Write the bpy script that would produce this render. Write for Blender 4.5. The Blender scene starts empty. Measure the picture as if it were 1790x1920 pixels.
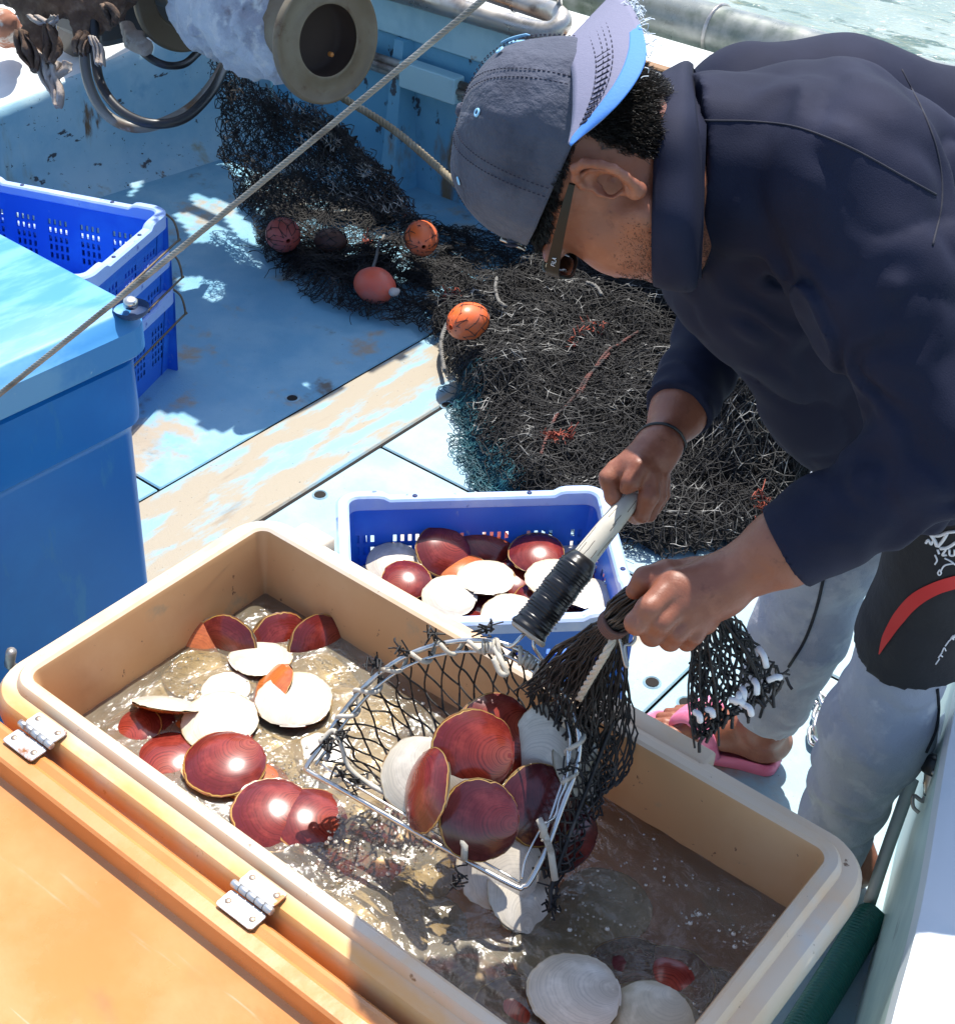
import bpy, math, numpy as np
from mathutils import Vector, Matrix
rng = np.random.default_rng(7)
SC = bpy.context.scene
# ---------------------------------------------------------------- camera (2 m above the boat deck, looking down)
HCAM = 2.0
PX = 2730.7            # focal length in pixels of the 1790x1920 photograph
_v1 = np.array([-3500. - 895., 1309. + 960., -PX]); _v2 = np.array([3587. - 895., 968. + 960., -PX])
_Y = _v2 / np.linalg.norm(_v2); _X = -_v1 / np.linalg.norm(_v1)
_Y = _Y - _X * (_X @ _Y); _Y /= np.linalg.norm(_Y); _Z = np.cross(_X, _Y)
R3 = np.array([_X, _Y, _Z])
C0 = np.array([0, 0, HCAM])
cam = bpy.data.cameras.new('camera'); cam.sensor_fit = 'VERTICAL'; cam.sensor_height = 36.0; cam.lens = PX / 1920 * 36
cam.clip_end = 400; cam.clip_start = .02
camo = bpy.data.objects.new('camera', cam); SC.collection.objects.link(camo)
_m = Matrix.Identity(4)
for i in range(3):
    for j in range(3): _m[i][j] = R3[i][j]
_m[2][3] = HCAM
camo.matrix_world = _m; SC.camera = camo
# ---------------------------------------------------------------- sky, sun, exposure
SUN = np.array([-0.183, 0.386, 0.904]); SUN /= np.linalg.norm(SUN)
W = bpy.data.worlds.new('World'); SC.world = W; W.use_nodes = True
wn = W.node_tree.nodes; wl_ = W.node_tree.links
bg = wn['Background']; sky = wn.new('ShaderNodeTexSky'); sky.sky_type = 'NISHITA'; sky.sun_disc = False
sky.sun_elevation = math.asin(SUN[2]); sky.sun_rotation = math.atan2(SUN[0], SUN[1])
wl_.new(sky.outputs[0], bg.inputs[0]); bg.inputs[1].default_value = 0.15
sl = bpy.data.lights.new('sun', 'SUN'); sl.energy = 4.3; sl.angle = math.radians(.5); sl.color = (1, .955, .88)
so = bpy.data.objects.new('sun', sl); SC.collection.objects.link(so)
so.rotation_euler = Vector(SUN).to_track_quat('Z', 'Y').to_euler()
SC.view_settings.view_transform = 'Standard'; SC.view_settings.look = 'None'
SC.view_settings.gamma = 1; SC.view_settings.exposure = 0.75
SC.cycles.max_bounces = 8; SC.cycles.transparent_max_bounces = 16; SC.cycles.sample_clamp_indirect = 4
SC.cycles.caustics_reflective = False; SC.cycles.caustics_refractive = False; SC.cycles.use_denoising = True

# ---------------------------------------------------------------- geometry helpers
A = lambda *a: np.array(a, float)
def ray(u, v): return R3 @ A((u - 895) / PX, -(v - 960) / PX, -1)
def pz(u, v, z=0.):
    d = ray(u, v); return C0 + d * ((z - HCAM) / d[2])
def pd(u, v, d): return C0 + d * ray(u, v)
def pyy(u, v, y):
    d = ray(u, v); return C0 + d * (y / d[1])
def nrm(a): a = np.asarray(a, float); return a / (np.linalg.norm(a, axis=-1, keepdims=True) + 1e-12)
WL = {}
def mesh_obj(name, V, F, mat, parent=None, smooth=True, uv=None, mats=None, midx=None):
    V = np.asarray(V, float).reshape(-1, 3)
    if parent is not None: V = V - WL.get(parent.name, np.zeros(3))
    me = bpy.data.meshes.new(name)
    if isinstance(F, np.ndarray):
        n, k = F.shape
        me.vertices.add(len(V)); me.vertices.foreach_set('co', V.astype(np.float32).ravel())
        me.loops.add(n * k); me.loops.foreach_set('vertex_index', F.astype(np.int32).ravel())
        me.polygons.add(n); me.polygons.foreach_set('loop_start', np.arange(0, n * k, k, dtype=np.int32))
        me.update(calc_edges=True)
    else:
        me.from_pydata([tuple(x) for x in V], [], [tuple(int(i) for i in f) for f in F]); me.update()
    if uv is not None:
        l = me.uv_layers.new(name='UVMap'); li = np.empty(len(me.loops), np.int32); me.loops.foreach_get('vertex_index', li)
        l.data.foreach_set('uv', np.asarray(uv, np.float32)[li].ravel())
    for m in (mats or [mat]): me.materials.append(m)
    if midx is not None: me.polygons.foreach_set('material_index', np.asarray(midx, np.int32))
    me.polygons.foreach_set('use_smooth', [smooth] * len(me.polygons))
    me.validate()
    o = bpy.data.objects.new(name, me)
    if name in ('lid', 'basin', 'rim', 'casing', 'housing') or (name == 'body' and len(V) < 2000): _e = o.modifiers.new('crisp', 'EDGE_SPLIT'); _e.split_angle = math.radians(32)
    SC.collection.objects.link(o)
    if parent is not None:
        o.parent = parent; WL[o.name] = WL.get(parent.name, np.zeros(3))
    return o
def thing(name, label, cat, loc=(0, 0, 0), group=None):
    o = bpy.data.objects.new(name, None); SC.collection.objects.link(o); o.location = tuple(loc); o.empty_display_size = .05
    WL[o.name] = np.asarray(loc, float); tag(o, label, cat, group); return o
def tag(o, label=None, cat=None, group=None, kind=None):
    if label: o['label'] = label
    if cat: o['category'] = cat
    if group: o['group'] = group
    if kind: o['kind'] = kind
    return o
def rebase(o, loc):
    """put the origin of a single-mesh thing at its base"""
    loc = Vector(loc); o.data.transform(Matrix.Translation(-loc)); o.location = loc; return o
class MB:
    def __init__(s): s.V = []; s.F = []; s.n = 0; s.I = []; s.UV = []; s.cnt = []
    def add(s, V, F, mi=0, uv=None):
        V = np.asarray(V, float).reshape(-1, 3); s.V.append(V)
        s.cnt.append(len(F)); s.F += [[int(i) + s.n for i in f] for f in F]; s.I += [mi] * len(F); s.n += len(V)
        s.UV.append(np.zeros((len(V), 2)) if uv is None else np.asarray(uv)); return s
    def each(s, name, mat, parent=None, smooth=True):
        k = 0; b = 0
        for V, n_ in zip(s.V, s.cnt):
            mesh_obj(name, V, [[i - b for i in f] for f in s.F[k:k + n_]], mat, parent, smooth); k += n_; b += len(V)
    def obj(s, name, mat, parent=None, smooth=True, mats=None):
        return mesh_obj(name, np.vstack(s.V), s.F, mat, parent, smooth, uv=np.vstack(s.UV), mats=mats, midx=s.I if mats else None)
def frames(P):
    P = np.asarray(P, float); T = nrm(np.gradient(P, axis=0)); N = np.zeros_like(P)
    n = np.cross(T[0], A(0, 0, 1));
    if np.linalg.norm(n) < .1: n = np.cross(T[0], A(1, 0, 0))
    n = nrm(n)
    for i in range(len(P)):
        n = n - T[i] * (n @ T[i]); n = nrm(n); N[i] = n
    return T, N, np.cross(T, N)
def tube(P, r, sides=10, closed=False, flat=1.0, cap=True):
    P = np.asarray(P, float); n = len(P)
    if closed:
        Q = np.vstack([P[-2:], P, P[:2]]); T, N, B = frames(Q); T, N, B = T[2:-2], N[2:-2], B[2:-2]
    else: T, N, B = frames(P)
    r = np.broadcast_to(np.asarray(r, float), (n,))
    a = np.linspace(0, 2 * np.pi, sides, endpoint=False)
    V = P[:, None] + r[:, None, None] * (np.cos(a)[None, :, None] * N[:, None] + flat * np.sin(a)[None, :, None] * B[:, None])
    F = []
    m = n if closed else n - 1
    for i in range(m):
        for j in range(sides):
            i2 = (i + 1) % n; j2 = (j + 1) % sides
            F.append([i * sides + j, i * sides + j2, i2 * sides + j2, i2 * sides + j])
    if cap and not closed:
        F.append(list(range(sides))[::-1]); F.append([(n - 1) * sides + j for j in range(sides)])
    return V.reshape(-1, 3), F
def spline(P, n=40, closed=False):
    P = np.asarray(P, float); k = len(P)
    if closed: Q = np.vstack([P[-1:], P, P[:2]]); seg = k
    else: Q = np.vstack([2 * P[0] - P[1], P, 2 * P[-1] - P[-2]]); seg = k - 1
    t = np.linspace(0, seg, n, endpoint=not closed); i = np.minimum(t.astype(int), seg - 1); f = (t - i)[:, None]
    p0, p1, p2, p3 = Q[i], Q[i + 1], Q[i + 2], Q[i + 3]
    return .5 * ((2 * p1) + (-p0 + p2) * f + (2 * p0 - 5 * p1 + 4 * p2 - p3) * f ** 2 + (-p0 + 3 * p1 - 3 * p2 + p3) * f ** 3)
def rope(P, r, strands=3, pitch=.04, sides=6, per=8):
    """a laid rope: strands twisted round a path"""
    P = np.asarray(P, float); L = np.r_[0, np.cumsum(np.linalg.norm(np.diff(P, axis=0), axis=1))]
    n = max(6, int(L[-1] / pitch * per)); t = np.linspace(0, L[-1], n)
    Q = np.stack([np.interp(t, L, P[:, k]) for k in range(3)], 1); T, N, B = frames(Q); mb = MB()
    rr = r / (1 + 1 / math.sin(math.pi / strands)) * 1.15 if strands > 2 else r / 2
    for s in range(strands):
        a = 2 * np.pi * (t / pitch + s / strands)
        X = Q + (r - rr) * (np.cos(a)[:, None] * N + np.sin(a)[:, None] * B)
        mb.add(*tube(X, rr, sides))
    return mb
def lathe(prof, c, ax, sides=32):
    """prof = [(radius, height)...] about axis ax through c"""
    ax = nrm(ax); n = np.cross(ax, A(0, 0, 1)); n = nrm(n if np.linalg.norm(n) > .1 else np.cross(ax, A(1, 0, 0))); b = np.cross(ax, n)
    a = np.linspace(0, 2 * np.pi, sides, endpoint=False); V = []
    for r, h in prof: V.append(c + ax * h + r * (np.cos(a)[:, None] * n + np.sin(a)[:, None] * b))
    F = [[i * sides + j, i * sides + (j + 1) % sides, (i + 1) * sides + (j + 1) % sides, (i + 1) * sides + j] for i in range(len(prof) - 1) for j in range(sides)]
    return np.vstack(V), F
def rrect(x0, x1, y0, y1, r, n=6):
    P = []
    for cx, cy, a0 in ((x1 - r, y1 - r, 0), (x0 + r, y1 - r, 90), (x0 + r, y0 + r, 180), (x1 - r, y0 + r, 270)):
        for k in range(n + 1):
            a = math.radians(a0 + 90 * k / n); P.append((cx + r * math.cos(a), cy + r * math.sin(a)))
    return np.array(P)
def ringloft(levels, x0, x1, y0, y1, r, n=8, cap0=True, cap1=True, xf=None):
    V = []; m = 4 * (n + 1)
    for ins, z in levels:
        q = rrect(x0 + ins, x1 - ins, y0 + ins, y1 - ins, max(.004, r - ins), n); V.append(np.c_[q, np.full(m, z)])
    F = [[i * m + j, i * m + (j + 1) % m, (i + 1) * m + (j + 1) % m, (i + 1) * m + j] for i in range(len(levels) - 1) for j in range(m)]
    if cap0: F.append(list(range(m))[::-1])
    if cap1: F.append([(len(levels) - 1) * m + j for j in range(m)])
    V = np.vstack(V)
    return (xf(V) if xf else V), F
def boxv(x0, x1, y0, y1, z0, z1, b=.004):
    return ringloft([(b, z0), (0, z0 + b), (0, z1 - b), (b, z1)], x0, x1, y0, y1, b * 1.5, 2)
def orient(V, c, ex, ey, ez): return c + V[:, :1] * ex + V[:, 1:2] * ey + V[:, 2:3] * ez
# value noise
_tab = rng.random(4096)
def vnoise(P, s=1.):
    P = np.asarray(P, float) / s; i = np.floor(P).astype(np.int64); f = P - i; f = f * f * (3 - 2 * f); r = 0
    for dx in (0, 1):
        for dy in (0, 1):
            for dz in (0, 1):
                h = ((i[:, 0] + dx) * 73856093 ^ (i[:, 1] + dy) * 19349663 ^ (i[:, 2] + dz) * 83492791) & 4095
                r = r + _tab[h] * (f[:, 0] if dx else 1 - f[:, 0]) * (f[:, 1] if dy else 1 - f[:, 1]) * (f[:, 2] if dz else 1 - f[:, 2])
    return r * 2 - 1
def fnoise(P, s, o=3):
    return sum(vnoise(P + 17.3 * k, s / 2 ** k) / 2 ** k for k in range(o))
def segs(P0, P1, r, sides=3):
    """thousands of short thin struts in one array: twine"""
    P0 = np.asarray(P0); P1 = np.asarray(P1); n = len(P0); D = nrm(P1 - P0)
    up = np.where(np.abs(D[:, 2:3]) > .9, A(1, 0, 0), A(0, 0, 1)); N = nrm(np.cross(D, up)); B = np.cross(D, N)
    a = np.arange(sides) * 2 * np.pi / sides; r = np.broadcast_to(np.asarray(r, float), (n,))[:, None, None]
    O = r * (np.cos(a)[None, :, None] * N[:, None] + np.sin(a)[None, :, None] * B[:, None])
    e = (D * r[:, 0] * .5)[:, None]
    V = np.concatenate([P0[:, None] - e + O, P1[:, None] + e + O], 1).reshape(-1, 3); b = np.arange(n)[:, None] * 2 * sides
    Fs = [np.concatenate([b + j, b + (j + 1) % sides, b + sides + (j + 1) % sides, b + sides + j], 1) for j in range(sides)]
    return V, np.stack(Fs, 1).reshape(-1, 4)
class Twine:
    def __init__(s): s.a = []; s.b = []; s.r = []
    def line(s, P, r):
        P = np.asarray(P); s.a.append(P[:-1]); s.b.append(P[1:]); s.r.append(np.full(len(P) - 1, r))
    def grid(s, G, r, diag=True, keep=None, sub=1, sag=0.):
        """G (n,m,3) knots: diamond (or square) netting"""
        n, m, _ = G.shape; pr = []
        if diag:
            G = np.array(G); G[1::2, 1:] = (G[1::2, 1:] + G[1::2, :-1]) / 2
            I, J = np.meshgrid(np.arange(n - 1), np.arange(m), indexing='ij'); I = I.ravel(); J = J.ravel()
            for s_ in (1, -1):
                J2 = J + np.where(I % 2 == 0, (s_ + 1) // 2, (s_ - 1) // 2); ok = (J2 >= 0) & (J2 < m)
                pr.append((G[I[ok], J[ok]], G[I[ok] + 1, J2[ok]]))
        else:
            pr = [(G[:-1].reshape(-1, 3), G[1:].reshape(-1, 3)), (G[:, :-1].reshape(-1, 3), G[:, 1:].reshape(-1, 3))]
        a = np.vstack([p[0] for p in pr]); b = np.vstack([p[1] for p in pr])
        if keep is not None:
            ok = keep(a) & keep(b); a = a[ok]; b = b[ok]
        if sub > 1:
            off = rng.normal(0, 1, a.shape) * sag; prev = a
            for k in range(1, sub + 1):
                t = k / sub; q = a + (b - a) * t + off * math.sin(math.pi * t); s.a.append(prev); s.b.append(q); s.r.append(np.full(len(a), r)); prev = q
        else: s.a.append(a); s.b.append(b); s.r.append(np.full(len(a), r))
    def obj(s, name, mat, parent=None, sides=3):
        V, F = segs(np.vstack(s.a), np.vstack(s.b), np.concatenate(s.r), sides); return mesh_obj(name, V, F, mat, parent)
# ---- signed distance fields -> smooth skin (one continuous surface)
class Field:
    def __init__(s): s.p = []; s.post = None; s.cut = []
    def cap(s, a, b, ra, rb=None, k=.02, clip=None):
        rb = ra if rb is None else rb; a = np.asarray(a); b = np.asarray(b); ab = b - a; L = ab @ ab + 1e-12
        def f(P):
            t = np.clip((P - a) @ ab / L, 0, 1); d = np.linalg.norm(P - a - t[:, None] * ab, axis=1) - (ra + (rb - ra) * t)
            if clip is not None: d = np.maximum(d, (P - clip[0]) @ clip[1])
            return d
        s.p.append((f, k)); return s
    def ell(s, c, ax, rad, k=.02, cut=False):
        c = np.asarray(c); M = np.array([nrm(x) for x in ax]); rad = np.asarray(rad, float)
        def f(P):
            q = (P - c) @ M.T; k0 = np.linalg.norm(q / rad, axis=1); k1 = np.linalg.norm(q / rad ** 2, axis=1) + 1e-9
            return k0 * (k0 - 1) / k1
        (s.cut if cut else s.p).append((f, k)); return s
    def raw(s, f, k=.02): s.p.append((f, k)); return s
    def ev(s, P, idx=None):
        d = None
        for i in (range(len(s.p)) if idx is None else idx):
            f, k = s.p[i]; e = f(P)
            if d is None: d = e
            else:
                h = np.clip(.5 + .5 * (e - d) / k, 0, 1); d = e * (1 - h) + d * h - k * h * (1 - h) if True else d
                # polynomial smooth minimum
        for f, k in s.cut:
            e = -f(P); h = np.clip(.5 - .5 * (e - d) / k, 0, 1); d = e * (1 - h) + d * h + k * h * (1 - h)
        if s.post is not None: d = d + s.post(P)
        return d
    def grad(s, P, e=1e-3):
        P = np.atleast_2d(P); return nrm(np.stack([s.ev(P + e * np.eye(3)[k]) - s.ev(P - e * np.eye(3)[k]) for k in range(3)], 1))
    def hit(s, u, v, t0=.8, t1=3.5):
        """surface point seen along a line of sight"""
        d = nrm(ray(u, v)); t = t0
        for _ in range(160):
            e = float(s.ev((C0 + d * t)[None])[0])
            if e < 5e-4: break
            t += max(e * .6, 5e-4)
            if t > t1: return None
        p = C0 + d * t; return p, s.grad(p)[0]
    def mesh(s, lo, hi, h, B=14):
        lo = np.asarray(lo, float); nb = np.ceil((np.asarray(hi) - lo) / (h * B)).astype(int)
        g = np.stack(np.meshgrid(*[np.arange(k) for k in nb], indexing='ij'), -1).reshape(-1, 3)
        Rb = B * h * .9; cen = lo + (g + .5) * B * h; dc = s.ev(cen); g = g[np.abs(dc) < Rb * 1.35 + .012]
        off = np.stack(np.meshgrid(*[np.arange(B + 2)] * 3, indexing='ij'), -1).reshape(-1, 3)
        keys = []; vp = []; quads = []; N = (nb * B + 4).astype(np.int64)
        key = lambda q: (q[..., 0] * N[1] + q[..., 1]) * N[2] + q[..., 2]
        for b in g:
            base = b * B; c = lo + (base + B / 2) * h; cs = np.array([f(c[None])[0] for f, k in s.p])
            idx = np.nonzero(cs < cs.min() + 2 * Rb + .06)[0]
            P = lo + (base + off) * h; D = s.ev(P, idx).reshape(B + 2, B + 2, B + 2)
            if D.min() > 0 or D.max() < 0: continue
            S = D < 0; m = B + 1
            acc = np.zeros((m, m, m, 3)); cnt = np.zeros((m, m, m))
            for ax in range(3):
                o1 = np.eye(3, dtype=int)[ax]
                for j in (0, 1):
                    for k in (0, 1):
                        o0 = np.zeros(3, int); oth = [q for q in range(3) if q != ax]; o0[oth[0]] = j; o0[oth[1]] = k
                        sl0 = tuple(slice(o0[q], o0[q] + m) for q in range(3)); sl1 = tuple(slice(o0[q] + o1[q], o0[q] + o1[q] + m) for q in range(3))
                        d0 = D[sl0]; d1 = D[sl1]; x = S[sl0] != S[sl1]; t = np.where(x, d0 / np.where(x, d0 - d1, 1), 0)
                        pos = o0[None, None, None] + t[..., None] * o1; acc += np.where(x[..., None], pos, 0); cnt += x
            act = cnt > 0; I = np.stack(np.nonzero(act), 1)
            vp.append(lo + (base + I + acc[act] / cnt[act][:, None]) * h); keys.append(key(base + I))
            for ax in range(3):
                o1 = np.eye(3, dtype=int)[ax]; oth = [q for q in range(3) if q != ax]
                rg = [slice(1, B + 1)] * 3; rg2 = list(rg); rg2[ax] = slice(2, B + 2)
                s0 = S[tuple(rg)]; s1 = S[tuple(rg2)]; x = np.stack(np.nonzero(s0 != s1), 1) + 1
                if not len(x): continue
                inside = s0[tuple((x - 1).T)]; a_ = np.eye(3, dtype=int)[oth[0]]; b_ = np.eye(3, dtype=int)[oth[1]]
                q = np.stack([key(base + x - a_ - b_), key(base + x - b_), key(base + x), key(base + x - a_)], 1)
                flip = inside if ax != 1 else ~inside
                q = np.where(flip[:, None], q, q[:, ::-1]); quads.append(q)
        K = np.concatenate(keys); VP = np.vstack(vp); Q = np.vstack(quads)
        uk, first = np.unique(K, return_index=True); V = VP[first]; Fi = np.searchsorted(uk, Q); Fi = np.minimum(Fi, len(uk) - 1)
        ok = (uk[Fi] == Q).all(1); return V, Fi[ok]
# ---------------------------------------------------------------- materials (all procedural)
def mat(name, col, rough=.5, metal=0., mix=(), bump=(), spec=.5, coat=0., sss=0., sheen=0., coord='Object', rmix=None, extra=None):
    m = bpy.data.materials.new(name); m.use_nodes = True; nt = m.node_tree; N = nt.nodes; L = nt.links; b = N['Principled BSDF']
    tc = N.new('ShaderNodeTexCoord')
    def noise(scale, st=(1, 1, 1), detail=6, ro=.6):
        mp = N.new('ShaderNodeMapping'); mp.inputs['Scale'].default_value = st; L.new(tc.outputs[coord], mp.inputs[0])
        n = N.new('ShaderNodeTexNoise'); n.inputs['Scale'].default_value = scale; n.inputs['Detail'].default_value = detail; n.inputs['Roughness'].default_value = ro
        L.new(mp.outputs[0], n.inputs[0]); return n.outputs[0]
    def ramp(x, lo, hi):
        r = N.new('ShaderNodeMapRange'); r.interpolation_type = 'SMOOTHSTEP'; r.inputs[1].default_value = lo; r.inputs[2].default_value = hi; L.new(x, r.inputs[0]); return r.outputs[0]
    cur = None
    rgb = N.new('ShaderNodeRGB'); rgb.outputs[0].default_value = (*col, 1); cur = rgb.outputs[0]
    for e in mix:
        c, sc, lo, hi = e[:4]; st = e[4] if len(e) > 4 else (1, 1, 1); f = ramp(noise(sc, st), lo, hi)
        x = N.new('ShaderNodeMix'); x.data_type = 'RGBA'; L.new(f, x.inputs[0]); L.new(cur, x.inputs[6]); x.inputs[7].default_value = (*c, 1); cur = x.outputs[2]
    if extra: cur = extra(nt, cur, tc, b, ramp, noise) or cur
    L.new(cur, b.inputs['Base Color']); b.inputs['Roughness'].default_value = rough; b.inputs['Metallic'].default_value = metal
    if rmix:
        f = ramp(noise(rmix[0]), .35, .65); r = N.new('ShaderNodeMapRange'); r.inputs[3].default_value = rmix[1]; r.inputs[4].default_value = rmix[2]; L.new(f, r.inputs[0]); L.new(r.outputs[0], b.inputs['Roughness'])
    b.inputs['Specular IOR Level'].default_value = spec; b.inputs['Coat Weight'].default_value = coat; b.inputs['Coat Roughness'].default_value = .08
    if sss: b.inputs['Subsurface Weight'].default_value = sss; b.inputs['Subsurface Radius'].default_value = (.012, .005, .003); b.inputs['Subsurface Scale'].default_value = 1
    if sheen: b.inputs['Sheen Weight'].default_value = sheen; b.inputs['Sheen Roughness'].default_value = .4
    prev = None
    for e in bump:
        sc, stg, dist = e[:3]; st = e[3] if len(e) > 3 else (1, 1, 1); bp = N.new('ShaderNodeBump'); bp.inputs['Strength'].default_value = stg; bp.inputs['Distance'].default_value = dist
        L.new(noise(sc, st), bp.inputs['Height'])
        if prev is not None: L.new(prev, bp.inputs['Normal'])
        prev = bp.outputs[0]
    if prev is not None: L.new(prev, b.inputs['Normal'])
    return m
deck_bump = ((260, .5, .002), (30, .3, .003))
M_deck = mat('deck_paint', (.17, .39, .53), .5, mix=(((.25, .46, .57), 5, .4, .65), ((.13, .34, .47), 2.2, .5, .75), ((.36, .30, .22), 3.6, .545, .64), ((.06, .10, .13), 120, .66, .72), ((.13, .12, .10), 6, .60, .72)), bump=deck_bump, rmix=(9, .3, .6))
M_deck_l = mat('deck_paint_light', (.27, .44, .51), .5, mix=(((.36, .47, .50), 5, .4, .65), ((.34, .27, .19), 4, .53, .68), ((.07, .10, .12), 120, .67, .72)), bump=deck_bump)
M_deck_b = mat('deck_worn', (.34, .29, .21), .55, mix=(((.22, .40, .49), 6, .47, .6, (2.2, .6, 1)), ((.20, .15, .10), 9, .6, .8, (2, .4, 1)), ((.07, .07, .06), 120, .66, .72)), bump=deck_bump)
M_gap = mat('gap_dark', (.012, .009, .007), .9)
M_hull = mat('hull_blue', (.13, .38, .56), .45, mix=(((.20, .47, .62), 3, .4, .7), ((.07, .25, .38), 5, .58, .75), ((.22, .15, .08), 5, .60, .70, (1, 1, .35)), ((.04, .05, .07), 22, .60, .66, (1, 1, .6))), bump=((40, .25, .003), (4, .3, .01)))
M_stern = mat('stern_blue', (.30, .52, .62), .5, mix=(((.44, .62, .67), 4, .4, .65), ((.13, .35, .50), 3, .57, .7), ((.34, .30, .17), 4, .54, .68, (1.6, 1.6, .3)), ((.20, .11, .05), 7, .63, .70, (1.6, 1.6, .4)), ((.06, .06, .065), 10, .62, .66, (1, 1.2, 2.4)), ((.04, .05, .06), 60, .66, .70)), bump=((40, .3, .004), (4, .4, .01)))
M_band = mat('band_pale', (.42, .66, .72), .45, mix=(((.30, .22, .14), 12, .66, .74), ((.33, .57, .65), 4, .45, .6)), bump=((30, .2, .002),))
M_white = mat('white_paint', (.78, .80, .78), .4, mix=(((.62, .68, .68), 4, .5, .75), ((.25, .20, .15), 40, .69, .73)), bump=((20, .15, .002),))
M_sea = mat('sea_water', (.17, .25, .225), .10, mix=(((.27, .34, .31), .9, .4, .65), ((.045, .10, .075), 2.4, .53, .60, (1, 2.6, 1))), bump=((2.2, .5, .12, (1, 1.8, 1)), (9, .4, .03)), spec=.6)
M_steel = mat('steel_pipe', (.45, .42, .38), .38, .75, mix=(((.14, .10, .08), 8, .48, .7, (1, 1, 1)), ((.60, .58, .55), 5, .5, .7)), bump=((60, .2, .001),), rmix=(12, .25, .6))
M_steel2 = mat('bright_steel', (.62, .61, .58), .25, .95, mix=(((.40, .36, .30), 25, .55, .75),), rmix=(30, .15, .4))
M_hinge = mat('hinge_steel', (.55, .55, .54), .35, .7, mix=(((.62, .64, .66), 12, .5, .7), ((.28, .11, .04), 30, .54, .66)))
M_rust = mat('rusty_flange', (.17, .125, .075), .6, .3, mix=(((.23, .19, .13), 6, .4, .7), ((.10, .05, .025), 18, .6, .75)), bump=((60, .3, .001),))
M_drumin = mat('drum_inside', (.035, .018, .010), .7, mix=(((.10, .04, .015), 9, .6, .75),))
M_cloth = mat('grey_towel', (.47, .50, .53), .95, mix=(((.33, .35, .40), 9, .42, .62), ((.20, .17, .18), 7, .58, .68), ((.58, .58, .57), 26, .5, .66)), bump=((190, .9, .004), (30, .4, .01)), sheen=.3)
M_rag = mat('brown_rag', (.105, .062, .040), .95, mix=(((.24, .165, .115), 16, .48, .7), ((.03, .022, .02), 9, .55, .7)), bump=((130, .8, .004), (25, .6, .01)))
M_rag2 = mat('pale_rag', (.40, .33, .28), .95, mix=(((.6, .56, .5), 20, .5, .7), ((.15, .10, .08), 14, .58, .7)), bump=((110, .8, .004),))
M_rubber = mat('black_rubber', (.018, .019, .022), .38, bump=((80, .2, .001),))
M_hosew = mat('taped_hose', (.20, .19, .17), .42, mix=(((.17, .085, .035), 4, .46, .58), ((.36, .34, .30), 9, .56, .68)))
M_net = mat('black_twine', (.016, .015, .015), .62, mix=(((.045, .042, .038), 13, .47, .66), ((.14, .13, .12), 26, .60, .7), ((.010, .009, .009), 4.5, .48, .58)), spec=.35)
M_netl = mat('sunlit_twine', (.06, .058, .053), .62, mix=(((.014, .0135, .013), 9, .42, .52), ((.36, .35, .32), 22, .52, .64), ((.014, .013, .013), 4.5, .54, .62)), spec=.4)  # paler copy of the net twine: sunlight on the strands put into the colour
M_netd = mat('dark_twine', (.022, .021, .021), .6, mix=(((.10, .09, .08), 22, .5, .7),), spec=.4)
M_netg = mat('teal_twine', (.012, .07, .09), .5, mix=(((.03, .16, .19), 22, .5, .7),))
M_core = mat('packed_twine', (.012, .011, .011), .9, mix=(((.03, .027, .025), 60, .5, .7),), bump=((150, 1., .02), (50, 1., .02)))
M_redtw = mat('red_twine', (.33, .07, .04), .7, mix=(((.10, .03, .02), 60, .5, .7),))
M_float = mat('orange_float', (.86, .15, .03), .38, mix=(((.60, .17, .09), 9, .4, .7), ((.42, .06, .03), 30, .62, .75), ((.8, .35, .25), 50, .66, .75)), bump=((50, .2, .001),), spec=.5)
M_floatd = mat('shaded_float', (.45, .085, .06), .5, mix=(((.36, .10, .09), 12, .4, .7),))  # darker copy of the float orange: shade put into the colour
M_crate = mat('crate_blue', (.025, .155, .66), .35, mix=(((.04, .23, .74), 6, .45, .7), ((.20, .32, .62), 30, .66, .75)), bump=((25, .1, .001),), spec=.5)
M_crate_rim = mat('crate_rim', (.36, .50, .84), .38, mix=(((.55, .65, .86), 8, .45, .7), ((.12, .18, .50), 30, .62, .72)), bump=((60, .15, .001),))  # paler than the basket: sun on the rims put into the colour
M_chest = mat('chest_blue', (.010, .155, .47), .36, mix=(((.014, .20, .55), 3, .4, .7), ((.03, .20, .46), 14, .62, .7, (1, 1, .3)), ((.20, .42, .62), 90, .74, .78)), bump=((90, .1, .001), (3, .1, .01)), spec=.25)
M_lidb = mat('chest_lid', (.045, .25, .56), .5, mix=(((.13, .37, .62), 5, .42, .62, (4, 1, 1)), ((.30, .52, .64), 60, .70, .78, (3, .7, 1))), bump=((90, .15, .001),), spec=.5)
M_tub = mat('tub_peach', (.60, .33, .15), .42, mix=(((.64, .39, .20), 5, .4, .7), ((.45, .23, .10), 3, .52, .72), ((.40, .30, .18), 9, .60, .72), ((.16, .08, .045), 60, .67, .71)), bump=((40, .12, .001),), spec=.5)
def _rimx(nt, cur, tc, b, ramp, noise):
    N = nt.nodes; L = nt.links; sp = N.new('ShaderNodeSeparateXYZ'); L.new(tc.outputs['Object'], sp.inputs[0]); f = ramp(sp.outputs[1], -.235, -.262)
    g_ = ramp(noise(5, (1, 2.5, 1)), .30, .62); mu = N.new('ShaderNodeMath'); mu.operation = 'MULTIPLY'; L.new(f, mu.inputs[0]); L.new(g_, mu.inputs[1]); x = N.new('ShaderNodeMix'); x.data_type = 'RGBA'; L.new(mu.outputs[0], x.inputs[0]); L.new(cur, x.inputs[6]); x.inputs[7].default_value = (.74, .36, .11, 1); return x.outputs[2]
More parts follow.
